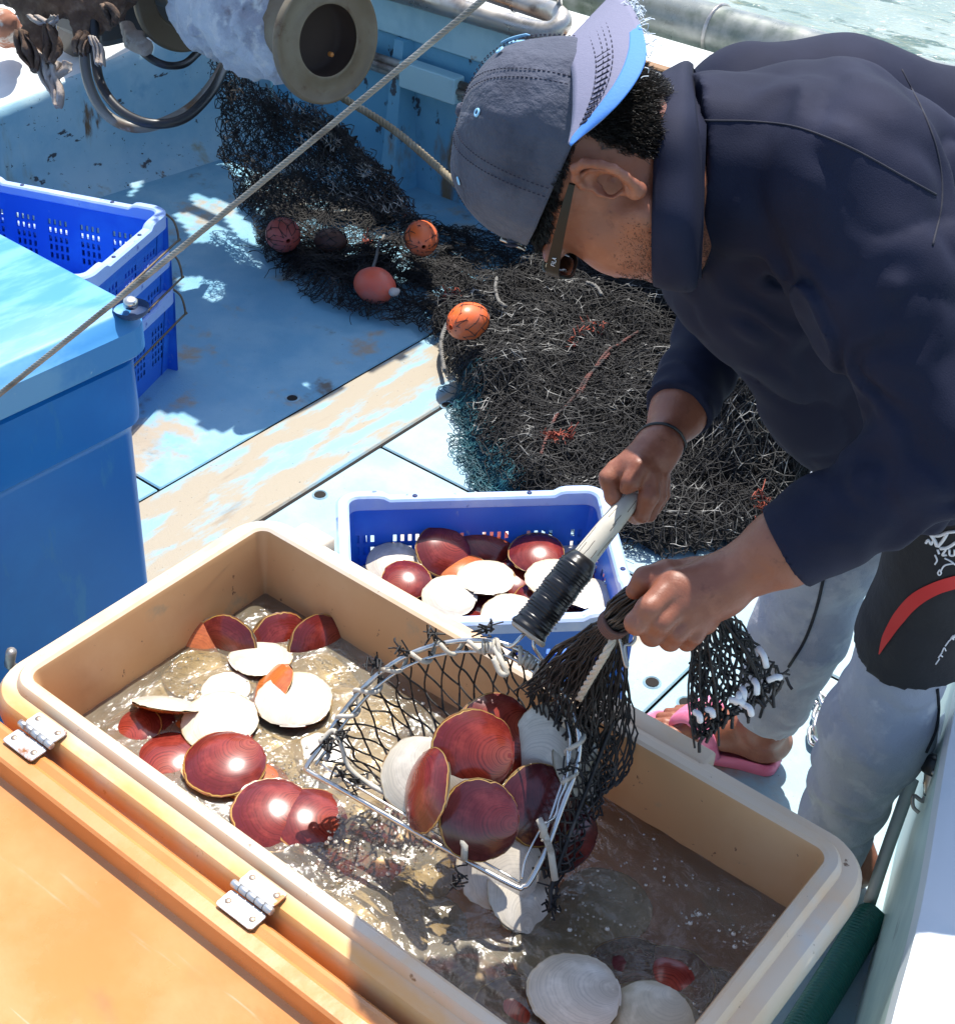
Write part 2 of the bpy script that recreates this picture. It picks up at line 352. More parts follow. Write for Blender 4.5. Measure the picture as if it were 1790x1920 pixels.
M_tubo = mat('tub_rim', (.68, .53, .38), .45, mix=(((.70, .46, .26), 4, .45, .7), ((.60, .54, .46), 6, .5, .7), ((.20, .12, .07), 50, .66, .71)), bump=((50, .12, .001),), spec=.5, extra=_rimx)
M_screw = mat('screw', (.40, .30, .22), .4, .7)
M_skin = mat('skin', (.285, .104, .058), .46, mix=(((.22, .072, .040), 7, .45, .7), ((.34, .135, .080), 22, .5, .7), ((.15, .05, .03), 40, .60, .75), ((.20, .07, .04), 60, .60, .75)), bump=((420, .35, .0008), (90, .45, .0016)), sss=.12, spec=.5)
M_lip = mat('nail', (.55, .30, .22), .25)
M_hair = mat('black_hair', (.012, .010, .009), .35, mix=(((.05, .04, .03), 300, .55, .7),), spec=.6)
M_stub = mat('stubble', (.20, .095, .06), .6, mix=(((.05, .03, .025), 380, .42, .6),))
M_shirt = mat('navy_jersey', (.0095, .0120, .030), .8, mix=(((.015, .018, .042), 5, .4, .7),), bump=((620, .4, .0008),), sheen=.0, spec=.22)
M_cap = mat('cap_cotton', (.058, .066, .100), .85, mix=(((.085, .095, .135), 9, .42, .7), ((.035, .042, .07), 12, .52, .68), ((.10, .08, .075), 5, .66, .8)), bump=((380, .5, .0012), (46, .9, .006), (14, .6, .012)), sheen=.05)
M_capvis = mat('cap_brim', (.20, .20, .29), .85, bump=((500, .4, .001), (60, .3, .002)))
M_capblue = mat('cap_blue', (.07, .24, .68), .75, bump=((300, .3, .001),))
M_capdark = mat('cap_stitch', (.02, .02, .04), .9)
M_cyan = mat('pale_blue_thread', (.28, .55, .80), .8)
M_fray = mat('frayed_thread', (.62, .70, .78), .9)
M_glass = mat('frame_olive', (.012, .014, .011), .45, spec=.3)
M_lens = mat('dark_lens', (.008, .009, .012), .05, spec=.8, coat=.5)
M_pants = mat('grey_trousers', (.42, .43, .47), .85, mix=(((.35, .37, .43), 9, .45, .6), ((.48, .49, .52), 14, .52, .62)), bump=((500, .8, .0015), (14, .6, .012), (45, .4, .004)), sheen=.05)
M_black = mat('black_fabric', (.010, .011, .015), .75, bump=((500, .3, .0008), (16, .5, .01)), sheen=.0)
M_red = mat('red_stripe', (.55, .025, .025), .6)
M_whitep = mat('white_print', (.75, .75, .78), .6)
M_pink = mat('pink_sandal', (.80, .22, .36), .5, mix=(((.70, .15, .28), 30, .5, .7), ((.35, .10, .14), 22, .66, .75)), bump=((120, .2, .001),))
M_cord = mat('cream_cord', (.50, .46, .38), .85, mix=(((.25, .21, .16), 50, .5, .68), ((.60, .56, .48), 25, .5, .65)), bump=((300, .6, .001),))
M_cable = mat('steel_cable', (.24, .225, .205), .45, .35, mix=(((.12, .10, .085), 30, .5, .7), ((.36, .34, .31), 18, .5, .65)))
M_rope = mat('tan_rope', (.27, .22, .14), .85, mix=(((.38, .33, .24), 20, .45, .7),), bump=((300, .5, .001),))
M_bamboo = mat('weathered_pole', (.62, .57, .47), .55, mix=(((.42, .36, .26), 12, .52, .7, (1, 1, 1)), ((.20, .16, .12), 40, .62, .7)), bump=((60, .3, .001),))
M_crack = mat('pole_grain', (.13, .10, .075), .8)
M_tape = mat('grip_tape', (.010, .010, .012), .30, bump=((60, .2, .001),))
M_green = mat('green_hose', (.010, .13, .10), .38, bump=((40, .1, .001),))
M_mint = mat('mint_paint', (.50, .66, .62), .4, mix=(((.40, .56, .54), 5, .45, .65), ((.15, .22, .22), 7, .64, .74, (2, .6, 1))), bump=((10, .15, .003),))
M_cab = mat('cabinet_white', (.72, .76, .78), .35, mix=(((.62, .70, .74), 4, .5, .7), ((.15, .12, .10), 60, .73, .76)), bump=((10, .1, .002),))
M_white2 = mat('grey_bar', (.60, .62, .60), .4)
M_bubble = mat('bubble', (.75, .72, .62), .08, spec=.9, coat=.6)
def scratch(nt, cur, tc, b, ramp, noise):
    N = nt.nodes; L = nt.links; f = ramp(noise(55, (.06, 1, 1), 3), .66, .70); g = ramp(noise(3), .45, .6); mu = N.new('ShaderNodeMath'); mu.operation = 'MULTIPLY'; L.new(f, mu.inputs[0]); L.new(g, mu.inputs[1])
    m2 = N.new('ShaderNodeMath'); m2.operation = 'MULTIPLY'; m2.inputs[1].default_value = .18; L.new(mu.outputs[0], m2.inputs[0]); x = N.new('ShaderNodeMix'); x.data_type = 'RGBA'; L.new(m2.outputs[0], x.inputs[0]); L.new(cur, x.inputs[6]); x.inputs[7].default_value = (.75, .72, .66, 1)
    h = ramp(noise(2.2, (1, 2, 1), 8), .56, .66); m3 = N.new('ShaderNodeMath'); m3.operation = 'MULTIPLY'; m3.inputs[1].default_value = .35; L.new(h, m3.inputs[0]); y = N.new('ShaderNodeMix'); y.data_type = 'RGBA'; L.new(m3.outputs[0], y.inputs[0]); L.new(x.outputs[2], y.inputs[6]); y.inputs[7].default_value = (.16, .12, .08, 1); return y.outputs[2]
M_lid = mat('tub_lid', (.58, .225, .062), .33, mix=(((.63, .28, .095), 4, .42, .7), ((.48, .165, .04), 3, .58, .75, (1, 3, 1)), ((.85, .62, .36), 120, .76, .79)), bump=((40, .12, .001), (5, .2, .004)), spec=.6, rmix=(6, .18, .45), extra=scratch)
def shellmat(name, inner, mid, outer, edge, rough, dark=0, coat=.6):
    def ex(nt, cur, tc, b, ramp, noise):
        N = nt.nodes; L = nt.links; uv = N.new('ShaderNodeSeparateXYZ'); L.new(tc.outputs['UV'], uv.inputs[0])
        n = noise(4, (1, 1, 1)); ad = N.new('ShaderNodeMath'); ad.operation = 'MULTIPLY_ADD'; L.new(n, ad.inputs[0]); ad.inputs[1].default_value = .03; L.new(uv.outputs[0], ad.inputs[2])
        cr = N.new('ShaderNodeValToRGB'); L.new(ad.outputs[0], cr.inputs[0]); e = cr.color_ramp.elements
        e[0].position = .0; e[0].color = (*inner, 1); e[1].position = 1.; e[1].color = (*edge, 1)
        for p, c in ((.45, mid), (.93, outer), (.986, outer), (.992, edge)):
            q = e.new(p); q.color = (*c, 1)
        ml = N.new('ShaderNodeMath'); ml.operation = 'MULTIPLY'; L.new(ad.outputs[0], ml.inputs[0]); ml.inputs[1].default_value = 1.
        wv = N.new('ShaderNodeTexNoise'); wv.noise_dimensions = '1D'; wv.inputs['Scale'].default_value = 34; wv.inputs['Detail'].default_value = 2; L.new(ml.outputs[0], wv.inputs['W'])
        f = ramp(wv.outputs[0], .42, .7); mx = N.new('ShaderNodeMix'); mx.data_type = 'RGBA'; mu = N.new('ShaderNodeMath'); mu.operation = 'MULTIPLY'; mu.inputs[1].default_value = dark; L.new(f, mu.inputs[0])
        L.new(mu.outputs[0], mx.inputs[0]); L.new(cr.outputs[0], mx.inputs[6]); mx.inputs[7].default_value = (*[c * .45 for c in mid], 1)
        f2 = ramp(noise(2.6, (1, 1, .4)), .45, .72); m2 = N.new('ShaderNodeMix'); m2.data_type = 'RGBA'; mu2 = N.new('ShaderNodeMath'); mu2.operation = 'MULTIPLY'; mu2.inputs[1].default_value = .5; L.new(f2, mu2.inputs[0]); L.new(mu2.outputs[0], m2.inputs[0])
        L.new(mx.outputs[2], m2.inputs[6]); m2.inputs[7].default_value = (*[min(1, c * 1.35 + .015) for c in mid], 1); return m2.outputs[2]
    return mat(name, mid, rough, extra=ex, coat=coat, bump=((7, .08, .0006),))
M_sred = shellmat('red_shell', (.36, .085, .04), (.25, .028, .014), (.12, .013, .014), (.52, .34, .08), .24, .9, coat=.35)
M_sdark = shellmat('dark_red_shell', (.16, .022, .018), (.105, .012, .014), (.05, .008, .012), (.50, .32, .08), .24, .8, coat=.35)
M_sorg = shellmat('orange_shell', (.5, .14, .03), (.55, .15, .03), (.42, .10, .03), (.66, .46, .16), .25, .5)
M_swhite = shellmat('white_shell', (.50, .44, .35), (.62, .565, .475), (.60, .53, .41), (.58, .46, .28), .3, .32, coat=.3)
M_smud = shellmat('drab_shell', (.56, .52, .42), (.55, .50, .38), (.44, .37, .22), (.22, .13, .05), .4, .2)
def water_mat():
    m = bpy.data.materials.new('murky_water'); m.use_nodes = True; nt = m.node_tree; N = nt.nodes; L = nt.links; N.remove(N['Principled BSDF']); out = N['Material Output']
    tc = N.new('ShaderNodeTexCoord')
    def noise(s, st=(1, 1, 1), d=4):
        mp = N.new('ShaderNodeMapping'); mp.inputs['Scale'].default_value = st; L.new(tc.outputs['Object'], mp.inputs[0]); n = N.new('ShaderNodeTexNoise'); n.inputs['Scale'].default_value = s; n.inputs['Detail'].default_value = d; n.inputs['Distortion'].default_value = .6; L.new(mp.outputs[0], n.inputs[0]); return n.outputs[0]
    tr = N.new('ShaderNodeBsdfTransparent'); tr.inputs[0].default_value = (.76, .66, .48, 1)
    df = N.new('ShaderNodeBsdfDiffuse')
    cr = N.new('ShaderNodeValToRGB'); L.new(noise(6), cr.inputs[0]); cr.color_ramp.elements[0].color = (.30, .25, .165, 1); cr.color_ramp.elements[1].color = (.56, .49, .36, 1); cr.color_ramp.elements[0].position = .35; cr.color_ramp.elements[1].position = .7
    L.new(cr.outputs[0], df.inputs[0])
    mr = N.new('ShaderNodeMapRange'); L.new(noise(4.5), mr.inputs[0]); mr.inputs[1].default_value = .35; mr.inputs[2].default_value = .7; mr.inputs[3].default_value = .16; mr.inputs[4].default_value = .42
    mx = N.new('ShaderNodeMixShader'); L.new(mr.outputs[0], mx.inputs[0]); L.new(tr.outputs[0], mx.inputs[1]); L.new(df.outputs[0], mx.inputs[2])
    gl = N.new('ShaderNodeBsdfGlossy'); gl.inputs['Roughness'].default_value = .07; fr = N.new('ShaderNodeFresnel'); fr.inputs[0].default_value = 1.7
    b1 = N.new('ShaderNodeBump'); b1.inputs['Strength'].default_value = .5; b1.inputs['Distance'].default_value = .018; L.new(noise(22, (1, 1, 1), 5), b1.inputs['Height'])
    b2 = N.new('ShaderNodeBump'); b2.inputs['Strength'].default_value = .45; b2.inputs['Distance'].default_value = .004; L.new(noise(90), b2.inputs['Height']); L.new(b1.outputs[0], b2.inputs['Normal'])
    L.new(b2.outputs[0], gl.inputs['Normal']); L.new(b2.outputs[0], fr.inputs['Normal'])
    m2 = N.new('ShaderNodeMixShader'); L.new(fr.outputs[0], m2.inputs[0]); L.new(mx.outputs[0], m2.inputs[1]); L.new(gl.outputs[0], m2.inputs[2]); L.new(m2.outputs[0], out.inputs['Surface']); return m
M_water = water_mat()
# ================================================================= THE BOAT
def boxes(name, L, m, parent=None, b=.004):
    for q in L: o = mesh_obj(name, *boxv(*q, b), m, parent, False)
    return o
def prism(poly, z0, z1, b=.003):
    """flat-topped slab over a polygon (list of (x, y)), counter-clockwise"""
    P = np.asarray(poly, float); n = len(P); c = P.mean(0); Q = P + (c - P) / np.linalg.norm(c - P, axis=1)[:, None] * b
    V = np.vstack([np.c_[P, np.full(n, z0)], np.c_[P, np.full(n, z1 - b)], np.c_[Q, np.full(n, z1)]])
    F = [[i + k * n, (i + 1) % n + k * n, (i + 1) % n + (k + 1) * n, i + (k + 1) * n] for k in (0, 1) for i in range(n)] + [[2 * n + i for i in range(n)]]
    return V, F
# sea
g = 60; xs = np.linspace(-60, 60, g); V = np.array([[x, y, -.62] for y in np.linspace(-20, 120, g) for x in xs])
V[:, 2] += .02 * vnoise(V, 2.2)
F = np.array([[j * g + i, j * g + i + 1, (j + 1) * g + i + 1, (j + 1) * g + i] for j in range(g - 1) for i in range(g - 1)])
tag(mesh_obj('sea', V, F, M_sea), kind='structure')
# deck: painted hatch boards with seams and drain holes
DX = [(-2.212, -3.75), (-1.958, -2.204), (.6, -1.948)]
mb = MB()
mb.add(*boxv(-3.75, .6, -1.2, 3.45, -.05, -.022), mi=3)
mb.add(*boxv(-3.75, -2.2085, 1.6985, 3.45, -.03, 0), mi=0)
mb.add(*boxv(-3.75, -2.2085, -1.2, 1.6935, -.03, 0), mi=0)
mb.add(*boxv(-2.2045, -1.9565, -1.2, 3.45, -.03, .001), mi=2)
mb.add(*boxv(-1.9475, .6, 2.1685, 3.45, -.03, 0), mi=1)
mb.add(*boxv(-1.9475, -.9605, -1.2, 2.1635, -.03, 0), mi=1)
mb.add(*boxv(-.9555, .6, -1.2, 2.1635, -.03, 0), mi=1)
for q in ((-2.2084, -2.2046, -1.2, 3.45), (-1.9564, -1.9476, -1.2, 3.45), (-1.947, .6, 2.1636, 2.1684), (-.9604, -.9556, -1.2, 2.163), (-3.75, -2.209, 1.6936, 1.6984)): mb.add(*boxv(*q, -.02, -.0025, .0005), mi=3)
for u, v, z in ((548, 747, 0), (600, 928, 0), (838, 760, 0), (1222, 1280, 0), (1285, 1318, 0)):
    c = pz(u, v, z); V, F = lathe([(.0, .0022), (.0125, .0022), (.0135, .0012)], c, A(0, 0, 1), 20); mb.add(V, F, 3)
    V, F = lathe([(.0135, .0005), (.016, .003), (.019, .0005)], c, A(0, 0, 1), 20); mb.add(V, F, 1)
tag(mb.obj('deck', None, mats=[M_deck, M_deck_l, M_deck_b, M_gap], smooth=False), kind='structure')
# hull of the boat
hull = thing('boat_hull', 'light blue inside of the fishing boat hull with worn paint, ribs and pipe rails', 'boat hull', (-3.0, 3.4, 0))
mb = MB()
mb.add(*boxv(-3.70, .8, 3.345, 3.39, -.6, .50)); mb.obj('side_wall', M_hull, hull, False)
boxes('waterway_beam', [(-3.5, .8, 3.33, 3.342, .475, .585)], M_band, hull)
mb = MB(); mb.add(*boxv(-3.70, .8, 3.325, 3.55, .588, .602)); mb.add(*boxv(-3.70, .8, 3.552, 3.58, .30, .604)); mb.obj('gunwale', M_white, hull, False)
boxes('rubbing_strip', [(-3.7, .8, 3.34, 3.375, .604, .612)], mat('wood_strip', (.26, .14, .06), .6), hull)
for x in (-3.32, -2.90, -2.46, -2.02, -1.56, -1.1):
    V = A((x - .028, 3.344, .474), (x + .028, 3.344, .474), (x + .02, 3.31, .474), (x - .02, 3.31, .474), (x - .05, 3.344, 0), (x + .05, 3.344, 0), (x + .03, 3.26, 0), (x - .03, 3.26, 0)) if 0 else np.array([(x - .028, 3.346, .474), (x + .028, 3.346, .474), (x + .018, 3.31, .474), (x - .018, 3.31, .474), (x - .05, 3.346, 0), (x + .05, 3.346, 0), (x + .03, 3.25, 0), (x - .03, 3.25, 0)])
    mesh_obj('rib', V, [[0, 1, 5, 4], [1, 2, 6, 5], [2, 3, 7, 6], [3, 0, 4, 7], [0, 3, 2, 1]], M_hull, hull, False)
mb = MB()
for dz, r in ((0, .013), (.034, .013), (.017, .010)): mb.add(*tube([(-3.5, 3.29 - (.012 if dz == .017 else 0), .375 + dz), (.6, 3.29 - (.012 if dz == .017 else 0), .375 + dz)], r, 10))
mb.obj('inner_pipe_rail', M_steel, hull)
boxes('rail_clamp', [(-2.86, -2.64, 3.262, 3.312, .352, .432), (-1.9, -1.7, 3.262, 3.312, .352, .432)], M_band, hull)
# stern wall with the shelf on top
mb = MB()
ys = np.linspace(1.2, 3.34, 30); top = np.interp(ys, [1.2, 2.35, 2.7, 3.0, 3.34], [.30, .31, .35, .40, .42]); xw = np.interp(ys, [1.2, 2.4, 3.05, 3.34], [-3.70, -3.64, -3.56, -3.50])
rows = []
for k, (dx, dz, tz) in enumerate(((.10, 0, 0), (.02, .05, 0), (0, .10, 0), (0, -.03, 1), (-.012, -.006, 1), (-.03, 0, 1), (-.95, .04, 1))):
    z = (np.zeros_like(ys) + dz) if not tz else top + dz; rows.append(np.c_[xw + dx, ys, z])
V = np.vstack(rows); n = len(ys); F = [[k * n + i, k * n + i + 1, (k + 1) * n + i + 1, (k + 1) * n + i] for k in range(6) for i in range(n - 1)]
mb = MB(); mb.add(V, [f for f in F if f[0] < 5 * n], 0); mb.add(V, [f for f in F if f[0] >= 5 * n], 1)
o = mb.obj('stern_wall', None, hull, mats=[M_stern, M_white])
# rails of steel pipe at the gunwale
def U(d=3.1):
    return d
P = [pyy(700, -28, 3.30), pyy(930, 38, 3.30), pyy(985, 54, 3.30), pyy(1030, 60, 3.31), pyy(1052, 44, 3.34), pyy(1042, 26, 3.38), pyy(1010, 15, 3.41), pyy(940, -8, 3.42), pyy(700, -90, 3.42)]
Q = np.vstack([P[0], spline(P[1:8], 30), P[8]])
rail = thing('pipe_rail', 'bent steel pipe rail with a U shaped end above the gunwale', 'rail', pyy(1030, 60, 3.31))
mesh_obj('pipe', *tube(Q, .0300, 16), M_steel, rail)
mesh_obj('upright', *tube([pyy(1050, -60, 3.38), pyy(1048, 32, 3.38)], .009, 10), M_steel2, rail)
mb = MB()
for t in (968, 880): mb.add(*lathe([(.0305, -.003), (.0335, 0), (.0305, .003)], pyy(t, 2 + (t - 968) * .34, 3.42), A(1, 0, 0), 16))
mb.each('weld_ring', M_steel, rail)
big = thing('outboard_pipe', 'long thick steel pipe lying along the outside of the boat beside the sea', 'pipe', pyy(1300, 60, 3.70))
a0 = pyy(985, -38, 3.70); a1 = pyy(1560, 118, 3.66); dv = a1 - a0
mesh_obj('pipe', *tube([a0 - dv, a0, a1, a1 + dv], .073, 28), mat('outboard_pipe', (.24, .26, .24), .35, .3, mix=(((.10, .13, .10), 7, .45, .65), ((.40, .40, .37), 3, .5, .7)), rmix=(9, .2, .5)), big)
mb = MB()
for t in (.10, .655, 1.1): mb.add(*lathe([(.074, -.006), (.079, -.003), (.079, .003), (.074, .006)], a0 + dv * t, dv, 28))
mb.each('coupling', M_steel, big)
low = thing('outer_rail', 'thin twin metal rail below the thick outboard pipe', 'rail', pyy(1200, 110, 3.5))
for k, r in ((0, .012), (1, .009)):
    mesh_obj('bar', *tube([pyy(1040, 48 + 12 * k, 3.56 - .06 * k), pyy(1290, 124 + 15 * k, 3.56 - .06 * k), pyy(1540, 200 + 18 * k, 3.56 - .06 * k)], r, 10), M_steel, low)

# winch hanging over the stern corner
F1 = pd(612, 75, 3.45); F2 = pd(345, -12, 3.84); AX = nrm(F1 - F2)
winch = thing('net_winch', 'net hauling winch with a round rusty rimmed drum wrapped in towels', 'winch', F1 * A(1, 1, 0))
def flange(c, s, nm='drum_flange'):
    V, F = lathe([(.088, .006), (.094, -.004), (.135, -.004), (.141, -.012), (.147, -.012), (.150, -.004), (.150, .006), (.146, .012), (.140, .010), (.136, .004), (.096, .004), (.090, .010), (.084, .008)], c, AX * s, 56)
    return mesh_obj(nm, V, F, M_rust, winch)
flange(F1, 1); flange(F2, -1)
mb = MB(); mb.add(*lathe([(.092, -.56), (.092, .004)], F1, AX, 40)); mb.add(*lathe([(.0, -.058), (.07, -.06), (.086, -.05), (.086, .002)], F1, AX, 40), mi=1)
mb.obj('drum', None, winch, mats=[M_rust, M_drumin])
mb = MB()
for du, dv_ in ((28, -60), (6, 26)): mb.add(*lathe([(.006, .0), (.006, .010), (.004, .012), (0, .012)], pd(612 + du, 75 + dv_, 3.50) - AX * .0, AX, 8))
mb.each('bolt', mat('rusty_bolt', (.45, .16, .03), .5), winch)
HB = pd(90, -190, 3.95)
mb = MB(); mb.add(*tube([F2, F2 - AX * .25], .05, 16)); c = F2 - AX * .34
mb.add(orient(boxv(-.14, .14, -.15, .15, -.16, .16, .02)[0], c, AX, nrm(np.cross(A(0, 0, 1), AX)), A(0, 0, 1)), boxv(-.14, .14, -.15, .15, -.16, .16, .02)[1])
mb.obj('housing', mat('winch_paint', (.06, .055, .05), .6, mix=(((.20, .10, .04), 8, .55, .7),)), winch)
mb = MB(); top_ = F2 - AX * .34 + A(0, 0, .42)
for P_, r_ in (([top_, F2 - AX * .34], .05), ([F2 - AX * .3 + A(-.2, .1, -.1), A(-3.75, 2.75, .40)], .055), ([top_, top_ + A(0, 0, .45)], .04)):
    mb.add(*tube(spline(P_, 12) if len(P_) > 2 else P_, r_, 12))
mb.obj('frame', mat('winch_frame', (.10, .09, .08), .6), winch)
# unseen sheet added above the picture, cut to cast the stern deck shadow
def inpoly(Q, poly):
    poly = np.asarray(poly, float); r = np.zeros(len(Q), bool); j = len(poly) - 1
    for i in range(len(poly)):
        a, b = poly[i], poly[j]; c = ((a[1] > Q[:, 1]) != (b[1] > Q[:, 1])) & (Q[:, 0] < (b[0] - a[0]) * (Q[:, 1] - a[1]) / (b[1] - a[1] + 1e-9) + a[0]); r ^= c; j = i
    return r
gp = lambda L: np.array([pz(u, v, 0)[:2] for u, v in L])
SH = gp([(255, 690), (255, 800), (285, 765), (300, 770), (318, 775), (345, 778), (372, 800), (400, 808), (440, 805), (490, 785), (530, 755), (565, 714), (572, 745), (600, 745), (650, 720), (720, 680), (800, 640), (860, 600), (800, 600), (700, 500), (560, 470), (480, 400), (440, 330), (400, 290), (130, 335), (-60, 380), (-60, 560)])
HO = [gp(q) for q in ([(346, 366), (362, 360), (400, 372), (440, 392), (478, 425), (476, 445), (430, 420), (385, 395), (352, 378)], [(330, 398), (352, 396), (372, 415), (400, 424), (440, 452), (480, 495), (476, 508), (440, 490), (405, 462), (360, 456), (340, 430)], [(328, 524), (352, 514), (400, 530), (420, 548), (392, 574), (372, 556), (335, 562)], [(236, 345), (258, 336), (250, 350), (232, 368)], [(372, 300), (398, 296), (420, 302), (396, 312)], [(400, 402), (480, 440), (484, 466), (440, 446)])]
gx, gy = np.meshgrid(np.arange(-4.3, -1.9, .016), np.arange(1.5, 3.4, .016)); Qg = np.c_[gx.ravel(), gy.ravel()]; wob = .018 * np.stack([vnoise(np.c_[Qg, np.zeros(len(Qg))], .05), vnoise(np.c_[Qg, np.ones(len(Qg))], .05)], 1)
ok = inpoly(Qg + wob, SH) & (Qg[:, 0] > -3.57)
for q in HO: ok &= ~inpoly(Qg + wob, q)
ok = ok.reshape(gx.shape); n1_, n2_ = gx.shape; ZC = 1.55; Vc = np.c_[Qg, np.zeros(len(Qg))] + SUN / SUN[2] * (ZC + .03 * vnoise(np.c_[Qg, np.zeros(len(Qg))], .3))[:, None]
F = [[j * n2_ + i, j * n2_ + i + 1, (j + 1) * n2_ + i + 1, (j + 1) * n2_ + i] for j in range(n1_ - 1) for i in range(n2_ - 1) if ok[j, i]]
uq, iv = np.unique(np.array(F), return_inverse=True); o = mesh_obj('shade_sheet', Vc[uq], iv.reshape(-1, 4), mat('shade_sheet_mat', (.10, .12, .14), .9), winch); md = o.modifiers.new('thick', 'SOLIDIFY'); md.thickness = .004
# towels wrapped round the drum
f = Field()
for t, r in ((.195, .114), (.27, .130), (.38, .136), (.46, .115)): f.cap(F1 - AX * t, F1 - AX * (t + .02), r, k=.08)
f.cap(pd(420, 40, 3.60), pd(535, 115, 3.58), .055, .035, k=.05); f.cap(pd(360, 50, 3.62), pd(380, 78, 3.6), .02, .014, k=.01)
f.post = lambda P: .0035 * vnoise(P, .011) + .016 * vnoise(P * A(1, 1, .45), .055) + .008 * vnoise(P, .028) + .020 * np.abs(vnoise(P @ np.array([AX, nrm(np.cross(AX, A(0, 0, 1))), A(0, 0, 1)]).T * A(1.4, .3, .3), .05))
V, F = f.mesh(F1 - AX * .3 - .36, F1 - AX * .3 + .36, .007); o = mesh_obj('towel', V, F, M_cloth)
tag(rebase(o, F1 - AX * .3), 'grey white towelling bundled around the winch drum', 'towel')
# pale fold on the towel
def ragmesh(P, w, nm, m, seed=0, wr=.03, amp=.012, parent=None):
    """a hanging strip of cloth: centre line P, width w(t)"""
    P = spline(P, 28); n = len(P); k = 14; t = np.linspace(0, 1, n); Wd = np.interp(t, np.linspace(0, 1, len(w)), w)
    side = R3 @ A(1, 0, 0); V = []
    for s in np.linspace(-1, 1, k):
        q = P + side * (Wd * s)[:, None]; q = q + (R3 @ A(0, 0, 1)) * (amp * np.sin(s * 7 + seed + 3 * t) + amp * vnoise(q + seed, wr))[:, None]; q = q + side * (amp * .8 * vnoise(q * 1.0 + 5 + seed, wr * 1.3))[:, None]; V.append(q)
    V = np.array(V).transpose(1, 0, 2).reshape(-1, 3); F = [[i * k + j, i * k + j + 1, (i + 1) * k + j + 1, (i + 1) * k + j] for i in range(n - 1) for j in range(k - 1)]
    o = mesh_obj(nm, V, F, m, parent); md = o.modifiers.new('thick', 'SOLIDIFY'); md.thickness = .004; return o
rags = thing('rag_bundle', 'ragged brown cloths tied in a bundle over hoses at the stern', 'rags', pd(110, 20, 3.7))
f = Field()
for a_, b_, ra, rb in (((20, -40), (220, -30), 50, 46), ((60, 0), (200, 10), 34, 34), ((60, 20), (72, 122), 26, 20), ((95, 60), (100, 105), 14, 10), ((158, 5), (160, 84), 19, 16), ((180, 10), (186, 118), 10, 7), ((205, -10), (215, 34), 14, 10)):
    f.cap(pd(*a_, 3.72), pd(*b_, 3.70), ra * 3.7 / PX, rb * 3.7 / PX, k=.02)
f.post = lambda P: .012 * vnoise(P * A(1, 1, .35), .028) + .007 * vnoise(P, .014)
V, F = f.mesh(pd(110, 20, 3.7) - .35, pd(110, 20, 3.7) + .35, .006); mesh_obj('cloth', V, F, M_rag, rags)
ragmesh([pd(70, 95, 3.68), pd(78, 115, 3.66), pd(92, 140, 3.66), pd(108, 178, 3.66), pd(111, 203, 3.66)], [.022, .024, .022, .016, .003], 'torn_strip', M_rag2, 1, parent=rags)
ragmesh([pd(118, 116, 3.67), pd(112, 130, 3.66), pd(104, 150, 3.67), pd(104, 170, 3.67)], [.02, .03, .018, .004], 'torn_strip', M_rag2, 4, parent=rags)
for k_, (P_, w_, m_) in enumerate((([(40, 60), (48, 85), (56, 110), (58, 132)], [.02, .026, .02, .008], M_rag), ([(92, 50), (98, 74), (96, 98), (90, 118)], [.012, .02, .022, .010], M_rag), ([(148, 60), (150, 85), (154, 102)], [.016, .018, .014], M_rag), ([(176, 70), (181, 95), (180, 122)], [.010, .012, .008], M_rag2), ([(198, 10), (206, 30), (210, 46)], [.014, .014, .006], M_rag), ([(62, 30), (86, 44), (112, 34)], [.014, .018, .010], M_rag2))):
    ragmesh([pd(*q, 3.64 - .004 * k_) for q in P_], w_, 'torn_strip', m_, k_ * 2.3, amp=.016, parent=rags)
# hoses
def hose(pts, r, m, label, name='hose', n=60, extra=None):
    P = spline([pd(*p) for p in pts], n); o = mesh_obj(name, *tube(P, r, 14), m); tag(rebase(o, P[n // 2]), label, 'hose'); return o
hose([(158, -20, 3.72), (157, 70, 3.72), (165, 150, 3.72), (195, 210, 3.70), (245, 238, 3.68), (300, 232, 3.72), (360, 200, 3.8), (402, 152, 3.92), (425, 110, 4.0)], .0135, M_hosew, 'thick grey and brown taped hose looping under the winch', extra=1)
hose([(176, 0, 3.70), (180, 110, 3.70), (193, 165, 3.68), (230, 210, 3.64), (285, 232, 3.62), (345, 222, 3.66), (395, 175, 3.75), (425, 120, 3.9)], .0125, M_rubber, 'thick black hose looping just inside the taped hose')
hose([(222, 5, 3.9), (230, 40, 3.9), (245, 70, 3.88), (275, 104, 3.84), (310, 122, 3.84), (345, 120, 3.88), (372, 98, 3.95)], .0105, M_rubber, 'thin black hose with a white cloth knot near the shelf edge')
f = Field(); f.cap(pd(236, 50, 3.86), pd(250, 72, 3.85), .017, .02, k=.01).cap(pd(250, 76, 3.84), pd(272, 92, 3.83), .026, .02, k=.01).cap(pd(262, 70, 3.83), pd(278, 84, 3.83), .016, .012, k=.008)
f.post = lambda P: .005 * vnoise(P, .014)
V, F = f.mesh(pd(250, 76, 3.84) - .1, pd(250, 76, 3.84) + .1, .004); tag(rebase(mesh_obj('knotted_rag', V, F, M_rag2), pd(250, 76, 3.84)), 'pale rag knotted round the thin black hose', 'rag')
P = spline([pz(110, 52, .43), pz(190, 44, .43), pz(240, 43, .43), pz(310, 36, .43)], 30)
tag(rebase(rope(P, .014).obj('mooring_rope', M_rope), P[15]), 'tan rope lying along the white shelf behind the rags', 'rope')
f = Field(); f.cap(pz(5, 45, .50), pz(14, 60, .44), .045, .05, k=.02); f.post = lambda P: .006 * vnoise(P, .02)
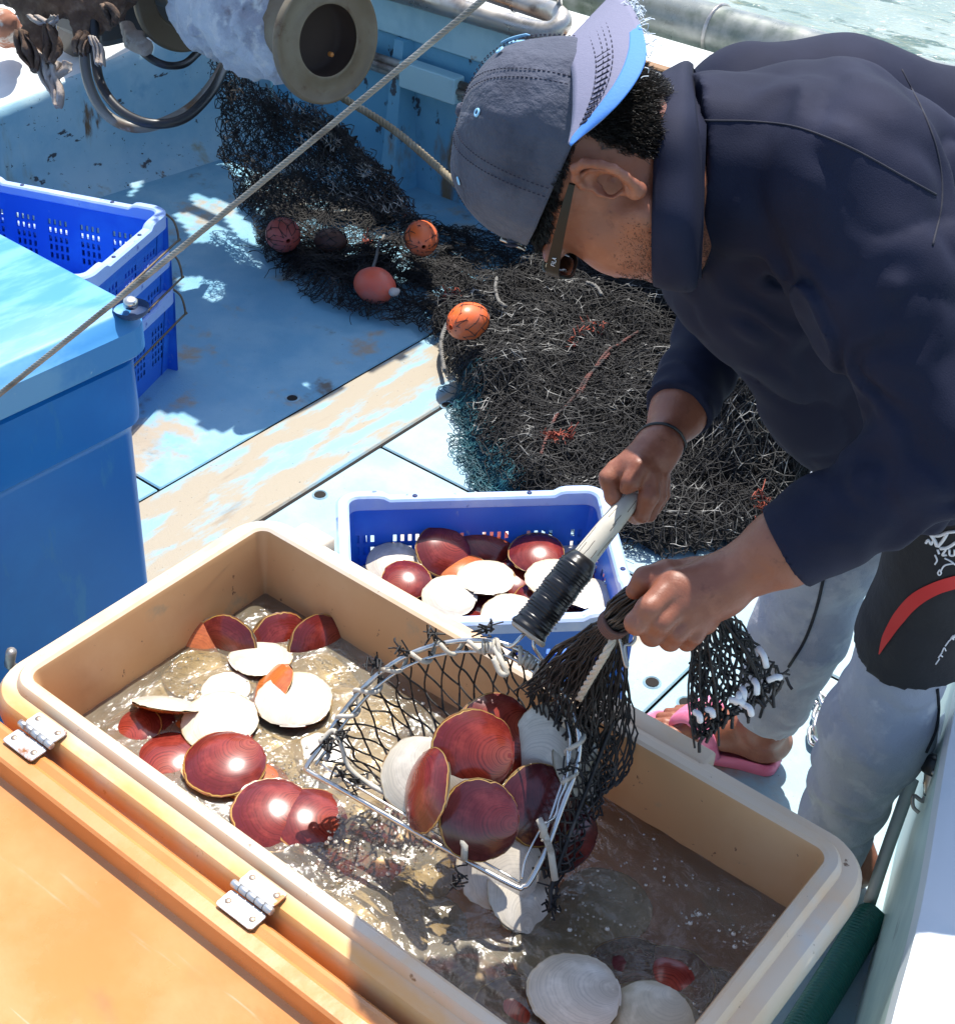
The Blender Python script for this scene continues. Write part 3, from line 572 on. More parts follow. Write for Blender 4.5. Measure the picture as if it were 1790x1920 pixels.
V, F = f.mesh(pz(10, 55, .45) - .15, pz(10, 55, .45) + .15, .007); tag(rebase(mesh_obj('buoy', V, F, mat('weathered_buoy', (.45, .18, .10), .7, mix=(((.62, .52, .44), 16, .5, .6), ((.08, .05, .04), 20, .6, .7)))), pz(10, 55, .42)), 'weathered reddish buoy at the left end of the white shelf', 'buoy')
f = Field()
for i in range(9): q = pz(20 + i * 48, -30 - 4 * (i % 3), .5); f.cap(q, q + A(.1, .12, .03), .07, .05, k=.05)
f.post = lambda P: .02 * vnoise(P, .03)
V, F = f.mesh(pz(200, -30, .5) - A(.9, 1.1, .3), pz(200, -30, .5) + A(.9, 1.1, .3), .014); tag(rebase(mesh_obj('coiled_net', V, F, M_core), pz(200, -30, .4)), 'dark heap of old net on the stern shelf behind the ropes', 'fishing net')
# ropes across the scene
P = spline([pd(560, 130, 4.05), pd(640, 182, 4.15), pd(740, 245, 4.1), pd(850, 340, 4.0), pd(960, 440, 3.85)], 40)
tag(rebase(rope(P, .0120).obj('tan_rope', M_rope), P[20]), 'tan laid rope running from the winch down behind the capped head', 'rope')
a_, b_ = pd(-330, 985, 1.75), pd(1300, -322, 1.22); t = np.linspace(0, 1, 60)[:, None]; P = a_ + (b_ - a_) * t; P[:, 2] -= .02 * np.sin(np.pi * t[:, 0])
# keep the nearer end slim: 8 mm wire
a_, b_ = pd(-330, 1000, 1.62), pd(1300, -330, 1.12); P = a_ + (b_ - a_) * t; P[:, 2] -= .006 * np.sin(np.pi * t[:, 0])
tag(rebase(rope(P, .0030, 6, .024, 6, 10).obj('steel_cable', M_cable), P[30]), 'taut twisted steel cable crossing diagonally in front of everything', 'cable')

# ================================================================= CHEST AND CRATES
chest = thing('insulated_chest', 'big blue insulated fish chest with a closed lid at the left edge', 'chest', (-2.0, 1.1, 0))
ex = nrm((pz(245, 570, .8) - pz(0, 439, .8)) * A(1, 1, 0)); ey = np.cross(A(0, 0, 1), ex); cc = pz(268, 588, .79) * A(1, 1, 0)
# local frame: corner at (0,0); +x away to the right (towards -ex), +y towards the viewer (-ey)
xf = lambda V: cc + (-ex) * (-V[:, :1]) * -1 * -1 + ey * V[:, 1:2] + A(0, 0, 1) * V[:, 2:3]
xf = lambda V: cc + ex * V[:, :1] + ey * V[:, 1:2] + A(0, 0, 1) * V[:, 2:3]
L_, W_ = 1.05, .80
mesh_obj('body', *ringloft([(.045, .03), (.03, .05), (.022, .56), (.016, .575), (.006, .585), (.004, .60), (.004, .705), (.02, .715)], -L_, 0, -W_, 0, .05, 8, xf=xf), M_chest, chest)
mesh_obj('lid', *ringloft([(.02, .722), (-.010, .724), (-.014, .728), (-.014, .776), (-.006, .784), (.004, .800), (.012, .804), (.2, .808)], -L_, 0, -W_, 0, .04, 8, xf=xf), M_lidb, chest)
c = pz(247, 585, .80)
mb = MB(); mb.add(*lathe([(.0, .0), (.012, .0), (.012, .010), (.008, .014), (0, .014)], c + A(0, 0, .012), A(.2, -.1, 1), 10)); mb.obj('hinge_pin', M_steel2, chest)
mb = MB(); V, F = lathe([(.0, 0), (.022, 0), (.028, .006), (.030, .014)], c - A(0, 0, .004), A(0, 0, 1), 20); mb.add(V, F); mb.obj('hinge_recess', mat('recess', (.012, .04, .12), .6), chest)
mesh_obj('latch', *tube([pz(22, 1222, .50), pz(18, 1245, .46), pz(30, 1255, .45)], .008, 10), M_steel, chest)
def crate(cx, cy, z0, ang, L, Wd, H, label, group, name='crate', handles=True, wirez=True):
    t = thing(name, label, 'crate', (cx, cy, z0), group); ex = A(math.cos(ang), math.sin(ang), 0); ey = A(-ex[1], ex[0], 0); o = A(cx, cy, z0)
    xf = lambda V: o + ex * V[:, :1] + ey * V[:, 1:2] + A(0, 0, 1) * V[:, 2:3]
    l, w = L / 2, Wd / 2
    # tapering walls with rows of slots
    mb = MB(); n = 6; tp = .022
    def wall(p0, p1, nin, length):
        k = int(length / .0075); q = 24; us = np.linspace(0, 1, k + 1); zs = np.r_[0, np.linspace(.03, H * .72, 19), H * .86, H - .012]
        for side in (0, 1):
            V = []
            for z in zs:
                ins = tp * (1 - z / H) + .006 + side * .004
                for u in us: V.append(np.r_[p0 + (p1 - p0) * u + nin * ins, z])
            V = np.array(V); m = k + 1; F = []
            for r in range(len(zs) - 1):
                for c_ in range(k):
                    slot = 3 <= r <= 17 and r % 3 != 0 and c_ % 2 == 1 and (c_ % 12) not in (11, 9) and 3 < c_ < k - 4
                    if not slot: F.append([r * m + c_, r * m + c_ + 1, (r + 1) * m + c_ + 1, (r + 1) * m + c_])
            mb.add(xf(V), F)
    c = .0
    wall(A(-l, -w), A(l, -w), A(0, 1), L); wall(A(l, w), A(-l, w), A(0, -1), L); wall(A(l, -w), A(l, w), A(-1, 0), Wd); wall(A(-l, w), A(-l, -w), A(1, 0), Wd)
    V, F = boxv(-l + .03, l - .03, -w + .03, w - .03, .002, .010); mb.add(xf(V), F)
    for sx in (-1, 1):       # raised corner posts
        for sy in (-1, 1):
            V, F = boxv(*sorted((sx * (l - .003), sx * (l - .05))), *sorted((sy * (w - .003), sy * (w - .05))), H - .05, H - .018, .003)
            V2, F2 = rr_post(sx, sy, l, w, H, tp); mb.add(xf(V2), F2)
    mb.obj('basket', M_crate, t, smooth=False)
    # rim with raised corners, swept round
    R = rrect(-l - .006, l + .006, -w - .006, w + .006, .045, 8); m = len(R); dens = []
    for i in range(m):
        a, b = R[i], R[(i + 1) % m]; kk = max(1, int(np.linalg.norm(b - a) / .012)); dens += [a + (b - a) * s / kk for s in range(kk)]
    R = np.array(dens); m = len(R); cn = nrm(np.roll(R, -1, 0) - np.roll(R, 1, 0)); nin = np.c_[-cn[:, 1], cn[:, 0]]
    near = np.minimum(l - np.abs(R[:, 0]), w - np.abs(R[:, 1])); far = np.maximum(l - np.abs(R[:, 0]), w - np.abs(R[:, 1])); up = .010 * (1 - np.clip((far - .085) / .012, 0, 1))
    prof = [(.008, -.030), (0, -.028), (-.002, -.004), (.003, 0), (.020, 0), (.024, -.004), (.024, -.022), (.015, -.03)]
    V = np.vstack([np.c_[R + nin * i_, H + z_ + up * (z_ > -.02)] for i_, z_ in prof]); kp = len(prof)
    F = [[k * m + i, k * m + (i + 1) % m, ((k + 1) % kp) * m + (i + 1) % m, ((k + 1) % kp) * m + i] for k in range(kp) for i in range(m)]
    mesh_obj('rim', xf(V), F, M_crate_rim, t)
    mb = MB()
    for x_, y_ in ((-l + .15, -w + .004), (l - .15, -w + .004), (-l + .15, w - .004), (l - .15, w - .004), (l - .004, .06), (l - .004, -.06)):
        mb.add(*lathe([(0, .0015), (.005, .0015), (.0055, 0)], (xf(np.array([[x_, y_, H + .0]])))[0], A(0, 0, 1), 10))
    mb.each('rim_hole', mat('hole_navy', (.01, .02, .10), .6) if 'hole_navy' not in bpy.data.materials else bpy.data.materials['hole_navy'], t)
    if handles:
        for sx in (1,):
            P = spline([(l + .002, -w + .03, H - .055), (l + .018, -w + .01, H - .075), (l + .016, w - .02, H - .075), (l + .018, w + .004, H - .07), (l + .006, w + .012, H - .03), (l - .02, w + .012, H - .01)], 30)
            mesh_obj('wire_handle', *tube(xf(P * A(1, 1, 1)), .0028, 8), M_rust if wirez else M_steel, t)
    return t
def rr_post(sx, sy, l, w, H, tp):
    n = 6; P = []
    for z in (.0, H - .02):
        ins = tp * (1 - z / H) + .004
        for k in range(n + 1):
            a = math.pi / 2 * k / n; r = .04; P.append((sx * (l - ins - r + r * math.cos(a)), sy * (w - ins - r + r * math.sin(a)), z))
    m = n + 1; F = [[i, i + 1, m + i + 1, m + i] for i in range(n)]
    return np.array(P), F
ang = math.atan2(*(pz(1130, 915, .28) - pz(630, 928, .28))[[1, 0]])
pts = [pz(630, 928, .28), pz(1132, 917, .28), pz(1192, 1152, .28)]; exx = nrm(pts[1] - pts[0]); eyy = np.cross(A(0, 0, 1), exx)
cen = pts[1] - exx * .265 - eyy * .19
crate(cen[0], cen[1], 0, ang, .53, .385, .275, 'open blue plastic crate on the deck holding picked scallops', 'blue fish crates', handles=False)
tr, tl = pz(316, 398, .43), pz(0, 338, .43); ang2 = math.atan2(tr[1] - tl[1], tr[0] - tl[0]); e1 = nrm((tr - tl) * A(1, 1, 0)); e2 = np.cross(A(0, 0, 1), e1); cen2 = tr * A(1, 1, 0) - e1 * .275 - e2 * .195
for i, (z, lab) in enumerate(((.0, 'lowest blue crate of the stack beside the big blue chest'), (.105, 'middle blue crate nested in the stack beside the big blue chest'), (.21, 'empty topmost blue crate of the stack beside the big blue chest'))):
    crate(cen2[0] + .004 * i, cen2[1] - .003 * i, z, ang2, .55, .39, .225, lab, 'blue fish crates')

# ================================================================= TUB
tub = thing('fish_tub', 'large peach plastic tub full of murky water with its orange lid folded open', 'tub', (-.88, 1.03, 0))
X0, X1, Y0, Y1 = -1.452, -.318, .752, 1.322
lv = [(.10, 0), (.085, .01), (.045, .455), (.03, .468), (.012, .475), (.004, .485), (.001, .505), (.003, .528), (.010, .538), (.020, .5405), (.031, .542), (.034, .551), (.038, .555), (.050, .5555), (.055, .552), (.058, .545), (.075, .43), (.10, .17), (.12, .15)]
V, F = ringloft(lv, X0, X1, Y0, Y1, .075, 10); n = 44
Fo = [f for k, f in enumerate(F[:-2]) if 3 <= k // n <= 13]; Fi = [f for k, f in enumerate(F[:-2]) if not 3 <= k // n <= 13] + F[-2:]
mesh_obj('basin', V, Fi, M_tub, tub); mesh_obj('rim', V, Fo, M_tubo, tub)
# raised outer lips and gaps along the far rim
mb = MB()
for x0, x1 in ((-1.37, -1.30), (-.78, -.58)): mb.add(*boxv(x0, x1, 1.300, 1.338, .49, .5415, .005))
mb.each('rim_lug', M_tubo, tub)
LY = .741
lidl = [(.02, .47), (.0, .478), (.0, .526), (.006, .534), (.012, .5355), (.022, .532), (.027, .5355), (.045, .5355), (.049, .532), (.053, .505), (.058, .502), (.30, .500)]
V, F = ringloft(lidl, X0 - .005, X1 + .06, .12, LY, .06, 8); mesh_obj('lid', V, F, M_lid, tub)
mb = MB()
for P in ((pz(280, 1779, .5), .0045), (pz(218, 1665, .5), .002)): mb.add(*lathe([(0, .0012), (P[1], .0012), (P[1] * 1.1, .0003)], P[0] + A(0, 0, .0), A(0, 0, 1), 12))
mb.each('lid_hole', M_gap, tub)
for u, v in ((96, 1352), (472, 1682)):
    c = pz(u + (10 if u < 200 else 2), v, .545); c[1] = .7475; z = .5445; hw = .031
    h_ = mesh_obj('hinge', *boxv(c[0] - hw, c[0] + hw, .7525, .778, z - .0005, z + .002, .0006), M_hinge, tub, False)
    mesh_obj('hinge_leaf', *boxv(c[0] - hw, c[0] + hw, .714, .7425, z - .006, z - .0035, .0006), M_hinge, h_, False)
    mb = MB()
    for k in range(5): mb.add(*lathe([(0, -.0064), (.0045, -.0064), (.0052, -.0056), (.0052, .0056), (.0045, .0064), (0, .0064)], A(c[0] - .028 + .014 * k, .7475, z + .001), A(1, 0, 0), 12))
    mb.each('knuckle', M_hinge, h_)
    mb = MB()
    for sx in (-1, 1):
        for yy, zz in ((.768, z + .002), (.727, z - .0035)):
            mb.add(*lathe([(.0, .0014), (.0028, .0014), (.0046, .0002)], A(c[0] + sx * .021, yy, zz), A(0, 0, 1), 12))
    mb.each('screw', M_screw, h_)
# water with ripples
nx, ny = 420, 190; WZ = .438
gx, gy = np.meshgrid(np.linspace(X0 + .071, X1 - .071, nx), np.linspace(Y0 + .071, Y1 - .071, ny)); Pw = np.c_[gx.ravel(), gy.ravel(), np.zeros(nx * ny)]
sc = pz(900, 1700, WZ); d = np.linalg.norm(Pw[:, :2] - sc[:2], axis=1); amp = .0012 + .0055 * np.exp(-(d / .20) ** 2) + .0022 * np.exp(-((Pw[:, 0] + 1.0) ** 2 + (Pw[:, 1] - .88) ** 2) / .03)
hw_ = .6 * amp * (fnoise(Pw + .02 * np.stack([vnoise(Pw + 5, .07), vnoise(Pw + 9, .07), 0 * d], 1), .05, 3) + .8 * vnoise(Pw * A(1, 2.2, 1) + 3, .03)) + .0012 * np.sin(d * 95) * np.exp(-d / .22)
Pw[:, 2] = WZ + hw_
Fw = np.array([[j * nx + i, j * nx + i + 1, (j + 1) * nx + i + 1, (j + 1) * nx + i] for j in range(ny - 1) for i in range(nx - 1)])
tag(mesh_obj('tub_water', Pw, Fw, M_water), kind='structure')
# foam and bubbles
mb = MB()
def bub(p, r):
    V, F = lathe([(r, 0), (r * .92, r * .38), (r * .6, r * .78), (.001, r)], p, A(0, 0, 1), 8); mb.add(V, F)
for (u, v, su, sv, n) in ((540, 1500, 50, 40, 200), (700, 1600, 90, 50, 260), (440, 1430, 50, 40, 60), (350, 1330, 60, 40, 40), (490, 1230, 70, 40, 50), (1180, 1480, 90, 40, 50), (1250, 1650, 110, 70, 60), (1080, 1680, 60, 40, 60), (1390, 1760, 14, 12, 16), (1300, 1720, 10, 10, 18), (1280, 1900, 20, 14, 16), (780, 1340, 60, 40, 40)):
    for _ in range(n):
        p = pz(u + rng.normal() * su, v + rng.normal() * sv, WZ)
        if X0 + .08 < p[0] < X1 - .08 and Y0 + .08 < p[1] < Y1 - .08: bub(p + A(0, 0, .0005), rng.choice([.0011, .0016, .0022, .0034], p=[.45, .3, .2, .05]))
tag(mb.obj('water_bubbles', M_bubble), 'small bubbles and froth floating on the tub water', 'bubbles', kind='stuff')
# ================================================================= SCALLOPS
RT = nrm(R3 @ A(1, 0, 0) * A(1, 1, 0)); TW = -np.cross(A(0, 0, 1), RT)      # right and towards the viewer, on the level
def shell_mesh(mat_, dome, seed, white=False):
    """one valve: a disc growing out from the hinge, radius 1"""
    r_ = np.random.default_rng(seed); ns, nt_ = 14, 60; th = np.linspace(0, 2 * np.pi, nt_, endpoint=False); um = A(0, -.93)
    jag = 1 + .012 * np.sin(3 * th + seed * 2.1) + .010 * np.sin(7 * th + seed) + .008 * r_.normal(size=nt_) - .07 * np.exp(-((th - r_.uniform(1, 5)) / .10) ** 2) * (r_.random() < .5); ou = np.c_[np.sin(th) * 1.02, np.cos(th)] * jag[:, None]
    # flatten towards the hinge
    ou[:, 1] = np.where(ou[:, 1] < -.80, -.80 - (-.80 - ou[:, 1]) * .85, ou[:, 1])
    ss = np.r_[0.02, np.linspace(.12, .93, ns - 4), .975, .988, 1.0]; V = []; UV = []
    for s in ss:
        q = um + (ou - um) * s; rr = np.minimum(np.linalg.norm(q, axis=1), 1); edge = 1 - s ** 3; z = dome * (1 - rr ** 2.2) * .9 + dome * .10 * edge
        z = z + .012 * dome * np.sin(26 * s * 3.1) * 0 + (.012 * r_.normal() if s > .3 else 0) * .25
        V.append(np.c_[q, z]); UV.append(np.c_[np.full(nt_, s), th / 6.283])
    F = [[k * nt_ + i, k * nt_ + (i + 1) % nt_, (k + 1) * nt_ + (i + 1) % nt_, (k + 1) * nt_ + i] for k in range(len(ss) - 1) for i in range(nt_)]
    F.append([i for i in range(nt_)][::-1]); V = np.vstack(V); UV = np.vstack(UV); n0 = len(V)
    # the two ears by the hinge
    ear = []
    for x, y, z in ((-.33, -.80, .035), (-.34, -.95, .0), (-.12, -.975, .02), (.12, -.975, .02), (.34, -.95, .0), (.33, -.80, .035), (0, -.80, .075)):
        ear.append((x + .02 * r_.normal(), y + .015 * r_.normal(), z * dome / .16))
    V = np.vstack([V, ear]); UV = np.vstack([UV, np.tile([.5, 0], (7, 1))]); F += [[n0 + 6, n0, n0 + 1], [n0 + 6, n0 + 1, n0 + 2], [n0 + 6, n0 + 2, n0 + 3], [n0 + 6, n0 + 3, n0 + 4], [n0 + 6, n0 + 4, n0 + 5]]
    me = mesh_obj('valve', V, [f[::-1] for f in F], mat_, uv=UV); return me
PROTO = {}
def proto(kind, seed):
    k = (kind, seed % 6)
    if k not in PROTO:
        m, dm = {'red': (M_sred, .25), 'dark': (M_sdark, .25), 'white': (M_swhite, .19), 'orange': (M_sorg, .26), 'drab': (M_smud, .18)}[kind]
        o = shell_mesh(m, dm, seed % 6 + 11 * len(PROTO)); me = o.data; bpy.data.objects.remove(o); PROTO[k] = me
    return PROTO[k]
NS = [0]
def scallop(c, D, n, rot, top, bottom, label, group, gape=.0):
    NS[0] += 1; n = nrm(n); e1 = nrm(np.cross(A(.3, 1, .1), n)); e2 = np.cross(n, e1); ca, sa = math.cos(math.radians(rot)), math.sin(math.radians(rot))
    x = e1 * ca + e2 * sa; y = np.cross(n, x); R_ = D / 2
    t = bpy.data.objects.new('scallop', None); SC.collection.objects.link(t); t.empty_display_size = .02; tag(t, label, 'scallop', group)
    M = Matrix.Identity(4)
    for i in range(3): M[i][0] = x[i] * R_; M[i][1] = y[i] * R_; M[i][2] = n[i] * R_; M[i][3] = c[i]
    t.matrix_world = M
    for kind, fl in ((top, 1), (bottom, -1)):
        o = bpy.data.objects.new({'red': 'red_valve', 'dark': 'red_valve', 'white': 'white_valve', 'orange': 'orange_valve', 'drab': 'white_valve'}[kind], proto(kind, NS[0])); SC.collection.objects.link(o); o.parent = t
        L_ = Matrix.Identity(4)
        if fl < 0: L_ = Matrix.Rotation(-gape, 4, 'X') @ Matrix.Diagonal((1, 1, -.75, 1)) @ Matrix.Translation((0, 0, .012))
        else: L_ = Matrix.Translation((0, 0, .012)) @ Matrix.Rotation(0, 4, 'X')
        o.matrix_local = L_
    return t
def tiltn(a, tilt):
    a = math.radians(a); tl = math.radians(tilt); return A(0, 0, 1) * math.cos(tl) + (RT * math.cos(a) + TW * math.sin(a)) * math.sin(tl)
G1, G2, G3 = 'scallops in the tub water', 'scallops held in the landing net', 'scallops picked into the blue crate'
T = [ # u, v, z, D, tilt direction, tilt, spin, top, bottom, label
 (426, 1212, .435, .105, 110, 68, 20, 'red', 'white', 'scallop standing on edge with a bright yellow rim at the far corner of the tub'),
 (488, 1232, .438, .100, 90, -8, 0, 'white', 'orange', 'white scallop showing a brown side band just in front of the yellow rimmed one'),
 (598, 1214, .430, .105, 60, 62, 160, 'red', 'orange', 'dark scallop on edge with a brown rim, farthest right in the tub corner'),
 (306, 1290, .405, .120, 90, 12, 40, 'drab', 'drab', 'olive coloured sunken scallop against the left wall of the tub'),
 (316, 1322, .445, .110, 100, -38, 10, 'white', 'orange', 'scallop with a glowing orange side near the left wall of the tub'),
 (418, 1285, .432, .100, 60, -6, 80, 'white', 'white', 'small glassy white scallop behind the big white one in the tub'),
 (500, 1300, .432, .110, 180, 42, 200, 'orange', 'red', 'scallop with yellow brown edge tucked under the left of the big white one'),
 (552, 1312, .452, .112, 90, 4, 60, 'white', 'red', 'big bright white scallop with a pointed right corner floating high in the tub'),
 (580, 1272, .418, .115, 90, 0, 10, 'drab', 'drab', 'pale sunken scallop just behind the big bright white one'),
 (412, 1352, .447, .112, 90, 6, 100, 'white', 'red', 'flat white scallop left of centre above the glossy red one'),
 (250, 1368, .432, .085, 150, 12, 30, 'red', 'white', 'small red scallop at the near left wall of the tub'),
 (318, 1418, .430, .115, 90, 0, 60, 'red', 'red', 'sunken red scallop touching the left side of the glossy red one'),
 (421, 1432, .450, .118, 90, 4, 190, 'red', 'orange', 'glossy dark red scallop with a yellow rim in the middle of the near left group'),
 (432, 1492, .408, .110, 90, 0, 150, 'drab', 'white', 'pale beige sunken scallop right below the glossy yellow rimmed red one'),
 (517, 1392, .426, .095, 60, 8, 20, 'drab', 'white', 'broken looking white scallop right of the flat white one'),
 (545, 1432, .424, .100, 90, 5, 70, 'drab', 'white', 'white scallop right of the glossy red one, half awash'),
 (610, 1408, .430, .110, 90, 0, 130, 'white', 'red', 'white scallop under the left corner of the landing net'),
 (512, 1527, .441, .118, 60, 10, 160, 'red', 'red', 'bubble covered red scallop near the hinge side of the tub'),
 (585, 1540, .436, .108, 30, 14, 140, 'red', 'orange', 'smaller red scallop overlapping the bubble covered one on its right'),
 (662, 1508, .425, .090, 90, 0, 80, 'white', 'white', 'yellowish white scallop under the long wire of the net'),
 (745, 1560, .412, .120, 90, 0, 10, 'red', 'red', 'dull red sunken scallop below the wire of the net'),
 (655, 1500, .408, .120, 90, 0, 200, 'drab', 'drab', 'murky pale scallop deep under the long wire of the net'),
 (655, 1690, .400, .130, 90, 0, 100, 'drab', 'white', 'large pale sunken scallop near the second hinge'),
 (700, 1345, .415, .100, 60, 5, 100, 'drab', 'white', 'blurred pale scallop deep behind the mesh of the landing net'),
 (690, 1420, .425, .110, 60, 5, 30, 'drab', 'red', 'mauve grey scallop seen through the left mesh of the net'),
 (1076, 1862, .452, .118, 90, -2, 150, 'white', 'red', 'big pearly white scallop floating alone near the bottom of the picture'),
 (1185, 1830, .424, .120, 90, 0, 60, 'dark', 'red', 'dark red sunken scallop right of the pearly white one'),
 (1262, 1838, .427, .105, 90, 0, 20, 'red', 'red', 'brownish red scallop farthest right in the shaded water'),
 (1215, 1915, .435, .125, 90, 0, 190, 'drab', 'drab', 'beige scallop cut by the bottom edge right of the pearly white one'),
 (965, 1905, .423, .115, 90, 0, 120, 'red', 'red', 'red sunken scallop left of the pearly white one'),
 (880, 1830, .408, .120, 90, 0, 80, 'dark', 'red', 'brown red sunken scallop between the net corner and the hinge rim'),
 (1130, 1700, .400, .13, 90, 0, 80, 'drab', 'drab', 'faint pale scallop deep in the shaded water behind the pearly one'),
 (372, 1228, .420, .11, 100, 50, 30, 'orange', 'red', 'brown edged scallop sinking behind the yellow rimmed one on its left'),
 (528, 1206, .428, .10, 70, 55, 100, 'red', 'orange', 'brownish scallop on edge between the two dark ones in the far corner'),
 (372, 1258, .424, .11, 90, 8, 60, 'drab', 'orange', 'dull olive scallop between the left wall and the small glassy white one'),
 (612, 1262, .420, .11, 60, 8, 20, 'drab', 'red', 'greyish scallop awash right of the pale sunken one near the far wall'),
 (640, 1338, .418, .10, 90, 6, 70, 'white', 'orange', 'whitish scallop awash just left of the round wire of the net'),
 (300, 1370, .428, .09, 60, 10, 140, 'dark', 'orange', 'dark scallop wedged above the sunken red one at the near left wall'),
 (480, 1478, .430, .10, 40, 10, 60, 'orange', 'red', 'amber scallop showing under the right rim of the glossy yellow rimmed one'),
 (350, 1388, .424, .10, 90, 10, 10, 'orange', 'red', 'amber scallop under the left edge of the flat white one'),
 (470, 1560, .424, .10, 110, 12, 10, 'dark', 'red', 'dark scallop awash left of the bubble covered red one'),
 (640, 1580, .418, .11, 60, 6, 50, 'red', 'orange', 'red scallop awash right of the two bubble covered ones'),
 (700, 1600, .408, .12, 90, 0, 150, 'red', 'red', 'blurred red scallop under the bubbles in front of the long wire'),
 (770, 1640, .402, .12, 90, 0, 90, 'drab', 'red', 'blurred beige scallop under the churned water before the long wire'),
 (790, 1740, .402, .12, 90, 0, 30, 'drab', 'red', 'beige sunken scallop near the rim between second hinge and bottom edge'),
 (1040, 1780, .402, .12, 90, 0, 30, 'drab', 'red', 'grey beige sunken scallop just behind the pearly white one'),
 (1330, 1880, .410, .11, 90, 0, 70, 'dark', 'red', 'purple brown sunken scallop close to the right wall of the tub'),
]
for u, v, z, D, a, tl, ro, tp, bt, lab in T: scallop(pz(u, v, z), D, tiltn(a, tl), ro, tp, bt, lab, G1)
S = [ # u, v, depth, D, tilt direction, tilt, spin, top, bottom
 (1042, 1395, 1.93, .112, 90, 50, 20, 'white', 'white', 'white scallop at the top right inside the landing net'),
 (930, 1380, 1.93, .112, 70, 40, 170, 'red', 'white', 'rear red scallop in the net with a yellow rim on its right'),
 (886, 1412, 1.895, .112, 80, 48, 150, 'red', 'orange', 'large red brown scallop with growth rings in the middle of the net'),
 (785, 1455, 1.91, .105, 120, 40, 200, 'white', 'red', 'white scallop peeking out behind the leftmost red one in the net'),
 (856, 1462, 1.89, .100, 90, 52, 200, 'white', 'red', 'white scallop wedged between two red ones in the net'),
 (801, 1482, 1.86, .108, 165, 62, 275, 'red', 'white', 'leftmost red scallop in the net with a pointed hinge to the right'),
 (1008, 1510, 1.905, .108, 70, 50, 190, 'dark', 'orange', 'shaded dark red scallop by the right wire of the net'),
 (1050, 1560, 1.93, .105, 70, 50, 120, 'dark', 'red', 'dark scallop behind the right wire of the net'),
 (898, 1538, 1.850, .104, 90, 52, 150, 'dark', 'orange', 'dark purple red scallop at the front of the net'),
 (935, 1622, 1.895, .112, 80, 42, 100, 'white', 'white', 'white scallop under the dark purple red one at the front of the net'),
 (978, 1672, 1.905, .112, 30, 40, 60, 'white', 'drab', 'beige white scallop hanging lowest from the corner of the net'),
 (1082, 1430, 1.95, .105, 20, 50, 60, 'white', 'white', 'white scallop behind the right wire among black mesh'),
]
for u, v, d, D, a, tl, ro, tp, bt, lab in S: scallop(pd(u, v, d), D, tiltn(a, tl), ro, tp, bt, lab, G2)
Cc = [
 (735, 1055, .16, .105, 100, 12, 130, 'white', 'red', 'white scallop with a ragged edge at the left of the crate'),
 (831, 1035, .175, .115, 60, 28, 200, 'red', 'white', 'red scallop with a bright highlight at the back of the crate'),
 (908, 1017, .165, .112, 60, 22, 160, 'red', 'white', 'red scallop at the back middle of the crate'),
 (1005, 1036, .175, .112, 100, 8, 90, 'red', 'orange', 'deep red scallop at the back right of the crate'),
 (762, 1087, .17, .098, 80, 12, 20, 'red', 'orange', 'red scallop leaning on the near left side of the crate'),
 (1072, 1042, .14, .115, 90, 0, 60, 'white', 'red', 'white scallop at the back right, partly behind the wooden handle'),
 (912, 1083, .185, .112, 90, -2, 50, 'white', 'red', 'creamy round scallop with a brown underside in the middle of the crate'),
 (843, 1118, .175, .108, 110, 10, 150, 'white', 'white', 'white scallop below the creamy round one, in the crate'),
 (1038, 1085, .185, .112, 70, 4, 70, 'white', 'red', 'cream scallop half hidden behind the black handle grip'),
 (1100, 1112, .180, .108, 90, -6, 30, 'white', 'dark', 'cream scallop with a dark red side right of the black grip'),
 (957, 1155, .185, .112, 90, 8, 60, 'white', 'red', 'brilliant white scallop at the near side of the crate'),
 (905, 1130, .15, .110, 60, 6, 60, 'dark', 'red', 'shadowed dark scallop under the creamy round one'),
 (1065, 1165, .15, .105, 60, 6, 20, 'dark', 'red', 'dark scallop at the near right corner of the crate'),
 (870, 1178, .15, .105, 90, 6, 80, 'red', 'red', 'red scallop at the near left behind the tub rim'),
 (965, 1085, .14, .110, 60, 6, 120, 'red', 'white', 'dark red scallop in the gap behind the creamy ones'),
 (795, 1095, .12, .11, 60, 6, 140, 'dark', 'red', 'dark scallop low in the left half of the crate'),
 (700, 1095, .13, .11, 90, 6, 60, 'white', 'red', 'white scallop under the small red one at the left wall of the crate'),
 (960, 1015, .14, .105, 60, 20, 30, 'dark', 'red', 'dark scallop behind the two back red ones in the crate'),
 (790, 1015, .13, .10, 90, 20, 30, 'white', 'red', 'white scallop against the back wall, left of the highlighted red one'),
 (1110, 1060, .13, .10, 90, 6, 90, 'red', 'orange', 'red scallop low at the right wall of the crate'),
 (1010, 1130, .155, .105, 70, 8, 90, 'red', 'orange', 'red scallop under the black handle grip inside the crate'),
 (870, 1070, .155, .10, 70, 8, 10, 'orange', 'red', 'amber scallop peeping out left of the creamy round one'),
]
for u, v, z, D, a, tl, ro, tp, bt, lab in Cc: scallop(pz(u, v, z), D, tiltn(a, tl), ro, tp, bt, lab, G3)

